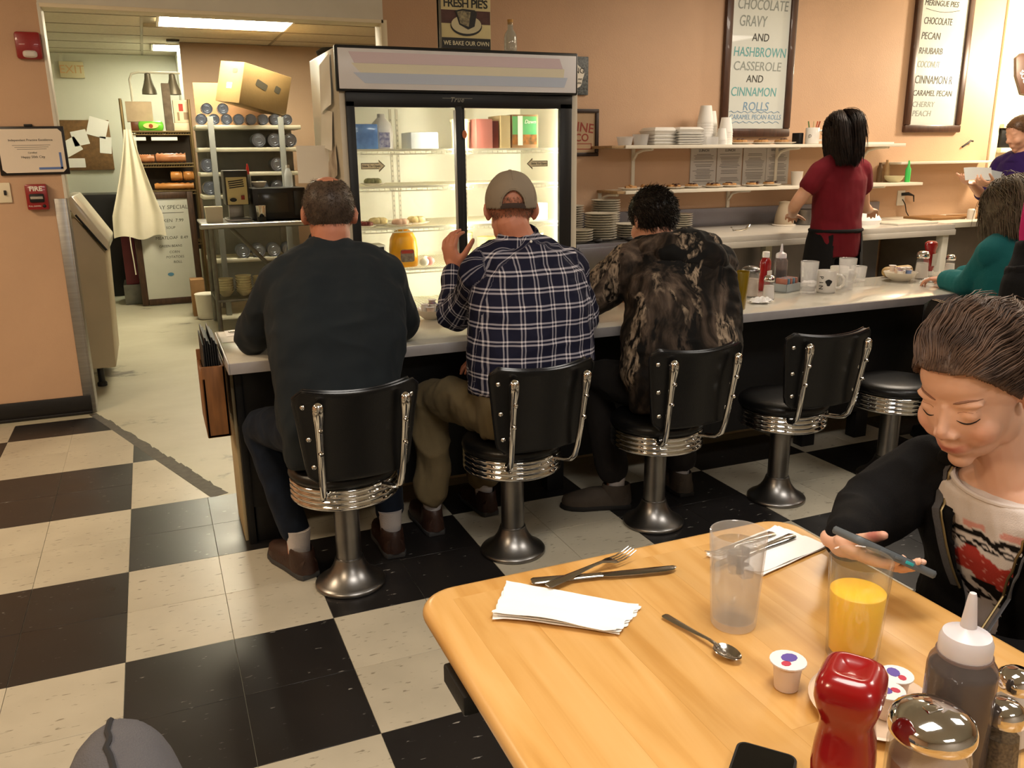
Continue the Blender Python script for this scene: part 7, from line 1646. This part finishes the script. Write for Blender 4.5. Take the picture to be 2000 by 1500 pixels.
w1 = wboard('tall walnut framed whiteboard listing chocolate gravy and casserole', 4.07, 4.69, 1.535, 2.66, [('CHOCOLATE', L+.01, 2.43, .098, m_mg, .15, 0.44), ('GRAVY', L+.03, 2.32, .105, m_mg, .15, 0.24), ('AND', L+.15, 2.215, .075, m_mk, .1, 0.15), ('HASHBROWN', L-.005, 2.115, .092, m_mt, .1, 0.46), ('CASSEROLE', L+.0, 2.02, .088, m_mg, .1, 0.42), ('AND', L+.12, 1.935, .072, m_mk, .1, 0.15), ('CINNAMON', L-.01, 1.845, .088, m_mt, .1, 0.4), ('ROLLS', L+.10, 1.745, .085, m_mb, .12, 0.23), ('CARAMEL PECAN ROLLS', L-.01, 1.672, .048, m_mb, .1, 0.46)])
for z, k in ((1.708, 0), (1.637, 1)): MB().tube([(4.142+.018*i, 2.841, z+.007*sin(i*1.9+k)) for i in range(26)], .0022, 5).build('wavy_line', m_mb, w1, W=True)
L = 5.93
w2 = wboard('walnut framed whiteboard listing pie flavours in black marker', 5.835, 6.45, 1.565, 2.68, [('MERINGUE PIES', L-.01, 2.53, .058, m_mk, .2, 0.36), ('CHOCOLATE', L, 2.40, .072, m_mk, .15, 0.3), ('PECAN', L-.01, 2.29, .075, m_mk, .15, 0.2), ('RHUBARB', L-.02, 2.18, .068, m_mk, .15, 0.25), ('COCONUT', L-.02, 2.08, .070, m_mg, .15, 0.24), ('CINNAMON R', L-.03, 1.965, .088, m_mk, .15, 0.4), ('CARAMEL PECAN', L-.035, 1.865, .062, m_mk, .15, 0.42), ('CHERRY', L-.03, 1.78, .06, m_mg, .15, 0.24), ('PEACH', L-.02, 1.71, .062, m_mg, .15, 0.2)])
MB().tube([(5.94+.04*i, 2.841, 2.49-.02*sin(i*.35)) for i in range(10)], .002, 5).build('underline', m_mk, w2, W=True)
# menus taped under the upper shelf
m_print2 = mat('fine_print', '#6d6a68', .7)
def menu_page(label, x0, x1, z0, z1, head_, seed):
    o = thing('menu_page', label, 'paper', ((x0+x1)/2, 2.855, z0)); MB().bb(x0, x1, 2.852, 2.857, z0, z1).build('sheet', mat('laminated_page', '#c4c0bc', .3), o, W=True)
    if head_: text(head_, .026, m_mk, o, face_mx(((x0+x1)/2, 2.8515, z1-.022)))
    rng = random.Random(seed); z = z1-.05; q = MB()
    while z > z0+.02:
        w_ = (x1-x0)*rng.uniform(.25, .42); c = (x0+x1)/2
        if rng.random() > .15: q.bb(c-w_, c+w_, 2.8512, 2.8522, z, z+.0035)
        z -= .0105
    q.build('print_lines', m_print2, o, W=True, smooth=False)
menu_page('first lunch menu page taped beneath the upper shelf', 3.838, 4.060, 1.195, 1.462, 'LUNCH', 1)
menu_page('second lunch menu page beside the first one', 4.068, 4.288, 1.195, 1.462, 'LUNCH', 2)
menu_page('third plain menu page with print lines only', 4.300, 4.508, 1.192, 1.462, None, 3)
menu_page('breakfast menu page nearest the waitress', 4.512, 4.722, 1.190, 1.462, 'BREAKFAST', 4)
# fresh pies sign on the cooler
ps = thing('pie_sign', "cream vintage FRESH PIE'S sign standing on the cooler", 'sign', (1.85, 2.07, 1.966))
PX0, PX1, PZ0, PZ1, PY = 1.705, 1.995, 1.9675, 2.36, 2.058
MB().bb(PX0, PX1, PY, PY+.03, PZ0, PZ1).build('panel', mat('sign_cream', '#d9cc9a', .5, var=.15), ps, W=True, bevel=.004)
MB().bb(PX0+.008, PX1-.004, PY-.002, PY+.001, PZ0+.002, PZ0+.055).build('dark_band', mat('sign_dark', '#2a2a28', .5), ps, W=True)
MB().bb(PX0+.008, PX1-.004, PY-.002, PY+.001, PZ0+.125, PZ0+.19).build('brown_band', mat('sign_brown', '#5a3a34', .5, var=.3, vscale=40), ps, W=True)
MB().bb(PX0, PX0+.012, PY-.003, PY+.031, PZ0, PZ1).build('side_edge', mat('sign_edge', '#6b6658', .6), ps, W=True)
text('WE BAKE OUR OWN', .030, mat('sign_letter', '#d9d2b4', .5), ps, face_mx(((PX0+PX1)/2+.005, PY-.0025, PZ0+.028)), bold=.0004, fit=.255)
text("FRESH PIE'S", .056, mat('sign_dark', '#2a2a28', .5), ps, face_mx(((PX0+PX1)/2+.004, PY-.001, PZ0+.222)), bold=.001, space=.9)
m_sgw = mat('sign_plate', '#c9c1a0', .5)
sc0 = ((PX0+PX1)/2+.005, PZ0+.135)
def disc(cx, cz, rx, rz, m, y, nm, par=ps): MB().loft([[(cx+rx*cos(a), yy, cz+rz*sin(a)) for a in [2*pi*k/28 for k in range(28)]] for yy in (y, y+.0012)]).build(nm, m, par, W=True)
disc(sc0[0], sc0[1]-.02, .088, .050, mat('sign_dark', '#2a2a28', .5), PY-.0035, 'plate_shadow'); disc(sc0[0], sc0[1]-.014, .084, .045, m_sgw, PY-.0048, 'plate_print')
MB().loft([[(sc0[0]+x, yy, sc0[1]+z) for x, z in ((-.062, .052), (-.02, .062), (.048, .058), (.06, .045), (.045, -.022), (.01, -.038), (-.04, -.015))] for yy in (PY-.0062, PY-.0046)]).build('slice_print', mat('sign_dark', '#2a2a28', .5), ps, W=True)
MB().loft([[(sc0[0]+x, yy, sc0[1]+z) for x, z in ((-.052, .046), (-.018, .053), (.024, .048), (.012, -.025), (-.034, -.010))] for yy in (PY-.0074, PY-.0060)]).build('filling_print', mat('sign_filling', '#a89d7c', .5, var=.8, vscale=60, color2='#2a2a28'), ps, W=True)
# bottle and jars on the cooler top
cb2 = thing('glass_bottle', 'clear glass bottle with a cork on the cooler', 'bottle', (2.15, 2.16, 1.966)); MB().lathe([(0, 0), (.034, 0), (.036, .004), (.036, .085), (.030, .105), (.016, .125), (.015, .16), (.013, .16), (.013, .125), (.028, .10), (.034, .08), (.033, .006), (0, .005)], n=24).build('bottle', glassy('bottle_glass', (.85, .87, .85), .15, .04, haze=.15), cb2); MB().lathe([(0, .15), (.014, .15), (.0165, .175), (0, .176)], n=16).build('cork', mat('cork_tan', '#c79a58', .7), cb2)
for i, x in enumerate((1.50, 1.62)):
    o = MB().lathe([(0, 0), (.02, 0), (.024, .006), (.016, .02), (.02, .035), (.012, .05), (0, .055)], c=(x, 2.60, 1.966), n=16).build('figurine', mat('brown_figure', '#4d3a28', .5)); tag(o, ['small brown figurine near the cooler corner', 'small brown figurine beside the pie sign'][i], 'figurine')
o = MB().loft([superring((1.26, 2.6, 1.966+h), V((1, 0, 0)), V((0, 1, 0)), w_, w_*.8, 16, 2.2) for h, w_ in ((0, .09), (.025, .10), (.045, .07))]).build('dark_bag', mat('dark_cloth', '#2d2a22', .8)); tag(o, 'dark folded cloth on the cooler corner', 'cloth')
# framed signs right of the cooler
s1 = thing('wall_sign', 'dark framed dotted sign half behind the cooler', 'sign', (2.92, 2.855, 1.8)); MB().bb(2.74, 2.995, 2.84, 2.858, 1.805, 2.045).build('board', mat('dark_dotted', '#2c3338', .5, var=.5, vscale=80, color2='#8a9092'), s1, W=True, bevel=.003)
MB().loft([[(2.85+.11*cos(a)*(1+.06*sin(6*a)), yy, 1.925+.09*sin(a)*(1+.06*sin(6*a))) for a in [2*pi*k/40 for k in range(40)]] for yy in (2.838, 2.841)]).build('white_panel', m_paper, s1, W=True)
text('NG', .05, m_mk, s1, face_mx((2.925, 2.8375, 1.955))); text('at our', .022, m_mk, s1, face_mx((2.92, 2.8375, 1.905))); text('table', .022, m_mk, s1, face_mx((2.92, 2.8375, 1.88)))
s2 = thing('framed_sign', 'brown framed vintage sign lettered SHINE CO', 'sign', (2.92, 2.855, 1.4))
for a in ((2.70, 3.08, 1.41, 1.435), (2.70, 3.08, 1.692, 1.717), (2.70, 2.725, 1.435, 1.692), (3.055, 3.08, 1.435, 1.692)): MB().bb(a[0], a[1], 2.838, 2.859, a[2], a[3]).build('frame_rail', mat('dark_brown_frame', '#2b1b14', .5), s2, W=True, bevel=.004)
MB().bb(2.72, 3.06, 2.85, 2.858, 1.43, 1.70).build('print', mat('kraft_print', '#b09474', .6, var=.15), s2, W=True)
text('SHINE', .085, mat('print_red', '#8c3a2c', .6), s2, face_mx((2.93, 2.8495, 1.60), roll=-.12), bold=.001); text('CO', .07, mat('print_red', '#8c3a2c', .6), s2, face_mx((2.955, 2.8495, 1.53)), bold=.001)
MB().bb(2.87, 3.03, 2.8488, 2.8502, 1.455, 1.46).bb(2.87, 3.03, 2.8488, 2.8502, 1.49, 1.495).bb(3.025, 3.03, 2.8488, 2.8502, 1.455, 1.495).build('print_box', mat('print_red', '#8c3a2c', .6), s2, W=True)
# fire strobe, pull station, certificate, switch
m_red = mat('alarm_red', '#8e1a1c', .35, coat=.3)
fs = thing('fire_strobe', 'red fire alarm strobe high on the salmon wall', 'alarm', (-.275, 2.85, 2.0)); MB().bb(-.335, -.215, 2.825, 2.859, 1.93, 2.065).build('housing', m_red, fs, W=True, bevel=.014)
MB().loft([superring((-.272, 2.825-h, 1.955), V((1, 0, 0)), V((0, 0, 1)), w_, w_*.55, 20, 3) for h, w_ in ((0, .034), (.010, .030), (.016, .02))]).build('lens', mat('strobe_lens', '#d8d2cc', .1, coat=.4), fs, W=True)
pu = thing('fire_pull_station', 'red FIRE pull station below the certificate', 'alarm', (-.335, 2.85, 1.16)); MB().bb(-.392, -.288, 2.81, 2.859, 1.165, 1.30).build('housing', m_red, pu, W=True, bevel=.008)
text('FIRE', .034, m_paper, pu, face_mx((-.340, 2.8095, 1.275)), bold=.001)
MB().bb(-.375, -.305, 2.798, 2.812, 1.205, 1.25).build('handle', m_cblack, pu, W=True, bevel=.006); MB().bb(-.37, -.31, 2.795, 2.80, 1.222, 1.236).build('grip_label', mat('grip_grey', '#a39a90', .4), pu, W=True, bevel=.002)
MB().ell((-.31, 2.81, 1.185), (.009, .004, .009)).build('lock', m_cblack, pu, W=True); text('PULL DOWN', .010, m_paper, pu, face_mx((-.355, 2.8095, 1.185)))
ce = thing('certificate', 'framed certificate with a blue corner stripe on the wall', 'certificate', (-.33, 2.855, 1.35))
CMX = Mx.Translation((-.332, 2.852, 1.472)) @ Mx.Rotation(radians(-.6), 4, 'Y')
MB().bb(-.165, .165, -.008, .006, -.125, .125, mx=CMX).build('backing', mat('cert_frame', '#1c1512', .4), ce, W=True, bevel=.004)
MB().loft([[(x, y, z) for x, z in ((-.152, -.095), (-.135, -.112), (.135, -.112), (.152, -.095), (.152, .095), (.135, .112), (-.135, .112), (-.152, .095))] for y in (-.0095, -.0075)], mx=CMX).build('sheet', mat('cert_paper', '#e3d6c6', .5), ce, W=True)
m_blue = mat('cert_blue', '#5d78b5', .5)
MB().bb(.125, .136, -.0105, -.009, -.095, -.01, mx=CMX).bb(.02, .136, -.0105, -.009, -.098, -.086, mx=CMX).build('corner_stripe', m_blue, ce, W=True)
text('Independent Practice Excellence', .016, m_mk, ce, CMX @ Mx.Translation((0, -.0098, .055)) @ Mx.Rotation(pi/2, 4, 'X')); text('Certified', .012, m_mk, ce, CMX @ Mx.Translation((0, -.0098, -.01)) @ Mx.Rotation(pi/2, 4, 'X')); text('Happy 50th City', .017, m_mk, ce, CMX @ Mx.Translation((0, -.0098, -.032)) @ Mx.Rotation(pi/2, 4, 'X'))
q = MB()
for k in range(3): q.bb(-.09+.01*k, .09-.01*k, -.0102, -.0092, .028-.010*k, .030-.010*k, mx=CMX)
q.build('print_lines', m_print2, ce, W=True); MB().bb(-.02, .02, -.012, .004, .124, .136, mx=CMX).build('hanger', m_cblack, ce, W=True, bevel=.002)
sw = thing('light_switch', 'cream light switch plate at the edge of the salmon wall', 'switch', (-.51, 2.855, 1.21)); MB().bb(-.565, -.462, 2.849, 2.859, 1.205, 1.31).build('plate', m_cream, sw, W=True, bevel=.004); MB().bb(-.495, -.483, 2.838, 2.85, 1.245, 1.27).build('toggle', m_iron, sw, W=True, bevel=.002)
# ---------------------------------------------------------------- pass-through at the right
pw_ = struct('trim_5', MB().bb(6.84, 6.92, 2.84, 2.862, 0.9, H), m_cream, 'cream casing beside the pass', bevel=.004)
struct('trim_6', MB().bb(6.92, 8.2, 2.80, 2.862, 1.40, 1.44), m_cream, 'cream ledge of the pass', bevel=.004)
struct('trim_7', MB().bb(6.92, 8.2, 2.80, 2.862, 1.60, 1.635), m_cream, 'upper cream ledge of the pass', bevel=.004)
o = MB().bb(6.93, 7.3, 2.82, 2.858, 1.441, 1.598).build('ticket_printer', m_cblack, bevel=.006); tag(o, 'black panel between the ledges of the pass', 'panel')
for i, x in enumerate((6.83, 7.12)):
    o = MB().loft([superring((x, 2.60, .9+h), V((1, 0, 0)), V((0, 1, 0)), w_, w_*.8, 20, 2.2) for h, w_ in ((0, .12), (.30, .125), (.42, .11), (.48, .06), (.495, .01))]).build('covered_pot', mat('pale_pot', '#d8cfbe', .4), ang=60); tag(o, ['pale domed dispenser next to the thin white shelf', 'pale domed dispenser behind the person in purple'][i], 'dispenser')
# mounted board at the frame edge
sg_ = thing('cutout_sign', 'dark pennant shaped wall sign with white letters', 'sign', (7.1, 2.85, 1.9)); pts = [(7.00, 2.16), (7.06, 2.20), (7.3, 2.2), (7.3, 1.86), (7.12, 1.88), (7.03, 2.02)]
MB().loft([[(x, y, z) for x, z in pts] for y in (2.835, 2.858)]).build('board', mat('dark_walnut', '#3a2114', .5, var=.3), sg_, W=True, bevel=.004); text('SOUP', .06, m_paper, sg_, face_mx((7.12, 2.833, 2.0), roll=-.9))
# ---------------------------------------------------------------- cooler contents
FS = [1.4625, 1.2685, 1.0455, .8155]
def fbox(name, label, x0, x1, y0, y1, z0, z1, m, cat='carton'):
    o = MB().bb(x0, x1, y0, y1, z0, z1).build(name, m, bevel=.004); return tag(o, label, cat)
fbox('water_pack', 'blue shrink-wrapped pack at the upper end of the cooler', 1.245, 1.392, 2.22, 2.5, FS[0], FS[0]+.13, mat('blue_wrap', '#6f9be0', .15, var=.5, vscale=14, color2='#2d3f80', coat=.4))
o = thing('milk_jug', 'cloudy handled jug on the top cooler shelf', 'jug', (1.46, 2.40, FS[0])); MB().loft([superring((0, 0, h), V((1, 0, 0)), V((0, 1, 0)), a, a, 20, 3) for h, a in ((0, .058), (.10, .06), (.14, .05), (.17, .022), (.19, .02))]).build('body', mat('cloudy_jug', '#b9b3b0', .3), o); MB().bb(-.03, .03, -.0615, -.060, .01, .09).build('label', mat('jug_label', '#56527a', .4, var=.5, vscale=60, color2='#c7c2c7'), o)
o = fbox('foil_bag', 'white bag slumped on the top cooler shelf', 1.60, 1.76, 2.3, 2.5, FS[0], FS[0]+.09, mat('white_bag', '#e9edf2', .4, var=.2), 'bag')
fbox('red_carton', 'dusty red carton on the top right cooler shelf', 1.96, 2.06, 2.22, 2.42, FS[0], FS[0]+.16, mat('dusty_red', '#a5645c', .5))
ch_ = fbox('chocolate_can', 'dark brown and red can beside the red carton', 2.065, 2.105, 2.24, 2.32, FS[0]+.0, FS[0]+.15, mat('dark_red_can', '#6a2520', .4), 'can')
fbox('tan_carton', 'tan carton between the red and green cartons', 2.11, 2.17, 2.22, 2.42, FS[0], FS[0]+.18, mat('tan_box', '#b59f78', .6))
gc = thing('juice_carton', 'green and orange landscape carton in the cooler', 'carton', (2.26, 2.3, FS[0])); MB().bb(2.18, 2.345, 2.22, 2.40, FS[0], FS[0]+.185).build('box', mat('brown_side', '#8c6a4a', .5), gc, W=True, bevel=.003)
MB().bb(2.182, 2.335, 2.2185, 2.2195, FS[0]+.075, FS[0]+.175).build('sky_print', mat('green_print', '#2f9468', .4, var=.4, vscale=8, color2='#8fae5a'), gc, W=True); MB().bb(2.182, 2.335, 2.2185, 2.2195, FS[0]+.02, FS[0]+.075).build('field_print', mat('orange_print', '#a3652a', .4, var=.8, vscale=40, color2='#2f3a2a'), gc, W=True); MB().bb(2.215, 2.245, 2.2175, 2.219, FS[0]+.015, FS[0]+.178).build('white_strip', m_paper, gc, W=True)
text('Dawn', .03, m_paper, gc, face_mx((2.292, 2.2178, FS[0]+.145)), shear=.3)
def dessert(label, x, y, z, m, s=1.):
    o = thing('dessert_plate', label, 'dessert', (x, y, z)); MB().lathe([(0, .001), (.04*s, 0), (.07*s, .010), (.072*s, .013), (.04*s, .006), (0, .005)], n=26).build('plate', m_china, o)
    b = MB()
    for k in range(7):
        a = 2*pi*k/6; r = .028*s if k < 6 else 0; b.ell((r*cos(a), r*sin(a), .022*s), (.026*s, .026*s, .020*s), n=10, k=6)
    b.build('filling', m, o, ang=60); return o
m_cc = mat('cream_pie', '#e6cf98', .6, var=.3, vscale=40); m_ch = mat('cherry_pie', '#7c2a22', .3, var=.4, vscale=50)
dessert('cherry dessert plate at the start of the cooler shelf', 1.30, 2.225, FS[2], m_ch, .8); dessert('cream pie plate on the middle cooler shelf', 1.40, 2.345, FS[2], m_cc, 1.05); dessert('tall cream dessert plate between two pies', 1.50, 2.235, FS[2], mat('cream_pink', '#e3b9a0', .6, var=.2), .95); dessert('pale custard pie plate at the end of the cooler shelf', 1.62, 2.33, FS[2], m_cc, 1.05); dessert('small dessert plate on the shelf under the arrow', 1.37, 2.3, FS[1], mat('olive_food', '#8f8a5e', .6, var=.5, vscale=40), .95)
yj = thing('juice_jug', 'large yellow plastic jug with a dark label in the cooler', 'jug', (1.52, 2.27, FS[3]))
MB().loft([superring((0, 0, h), V((1, 0, 0)), V((0, 1, 0)), a, b_, 24, 3) for h, a, b_ in ((0, .072, .06), (.01, .078, .065), (.10, .078, .065), (.155, .072, .06), (.19, .055, .048), (.209, .03, .03), (.214, .01, .01))]).build('jug', mat('yellow_plastic', '#d99a14', .3, sss=.3), yj)
MB().prism(rrect(-.035, .045, .03, .10, .012, 3), .0645, .0665, mx=Mx.Rotation(pi/2, 4, 'X')).build('label', mat('dark_label', '#4a3a34', .4, var=.6, vscale=70, color2='#8a7c70'), yj); MB().bb(-.03, .04, -.0675, -.066, .078, .096).build('label_band', mat('red_label', '#8c2a1c', .4), yj)
mk = thing('milk_carton', 'white carton with a dark picture panel in the cooler', 'carton', (1.36, 2.27, FS[3])); MB().bb(1.295, 1.405, 2.22, 2.36, FS[3], FS[3]+.13).build('box', m_paper, mk, W=True, bevel=.003); MB().bb(1.305, 1.395, 2.2185, 2.2195, FS[3]+.01, FS[3]+.12).build('panel', m_cblack, mk, W=True); MB().bb(1.32, 1.38, 2.2175, 2.2187, FS[3]+.075, FS[3]+.105).build('picture', mat('tan_picture', '#c79a62', .4), mk, W=True); MB().bb(1.32, 1.38, 2.2175, 2.2187, FS[3]+.03, FS[3]+.06).build('picture', mat('red_label', '#8c2a1c', .4), mk, W=True)
wbt = thing('water_bottle', 'clear bottle with a white cap behind the milk carton', 'bottle', (1.29, 2.45, FS[3])); MB().lathe([(0, 0), (.032, 0), (.034, .01), (.034, .12), (.015, .16), (.014, .175), (0, .175)], n=20).build('bottle', glassy('bottle_clear2', (.88, .88, .86), .1, .05, haze=.3), wbt); MB().lathe([(0, .17), (.017, .17), (.017, .19), (0, .19)], n=16).build('cap', m_white, wbt)
for i, (x, y, c) in enumerate(((1.62, 2.2, '#e2dccb'), (1.66, 2.22, '#c78a86'), (1.645, 2.26, '#ece7dc'))):
    o = MB().ell((x, y, FS[3]+.026), (.028, .024, .025)).build('wrapped_butter', mat('wrap_%d' % i, c, .4)); tag(o, ['cream', 'pink', 'white'][i]+' wrapped portion beside the yellow jug', 'packet')
for i, (x, c, h, lab) in enumerate(((1.90, '#e3d79a', .17, 'pale yellow tub behind the right cooler door'), (2.05, '#d8c98a', .14, 'yellow tub low behind the plaid shoulder'), (2.36, '#a9a88a', .15, 'olive tub beside the cooler door frame'), (1.892, '#efe6c8', .16, 'tall pale bottle under the cooler lamp'))):
    z = FS[3] if i < 3 else FS[0]; o = MB().lathe([(0, 0), (.05, 0), (.055, h*.9), (.058, h*.92), (.058, h), (0, h)], c=(x, 2.32 if i < 3 else 2.30, z), n=22).build('food_tub', mat('tub_%d' % i, c, .5)); tag(o, lab, 'tub')
o = fbox('clear_box', 'clear plastic box on the right middle cooler shelf', 2.28, 2.42, 2.25, 2.45, FS[2], FS[2]+.10, mat('plastic_box', '#c9c4b4', .3), 'box')
o = MB().prism([(.013*cos(a), .022*sin(a)) for a in [k*pi/6 for k in range(12)]], 0, .002, mx=face_mx((1.834, 2.0665, 1.535))).build('orange_sticker', mat('orange_sticker', '#c2714a', .5)); tag(o, 'round orange sticker on the cooler door post', 'sticker')
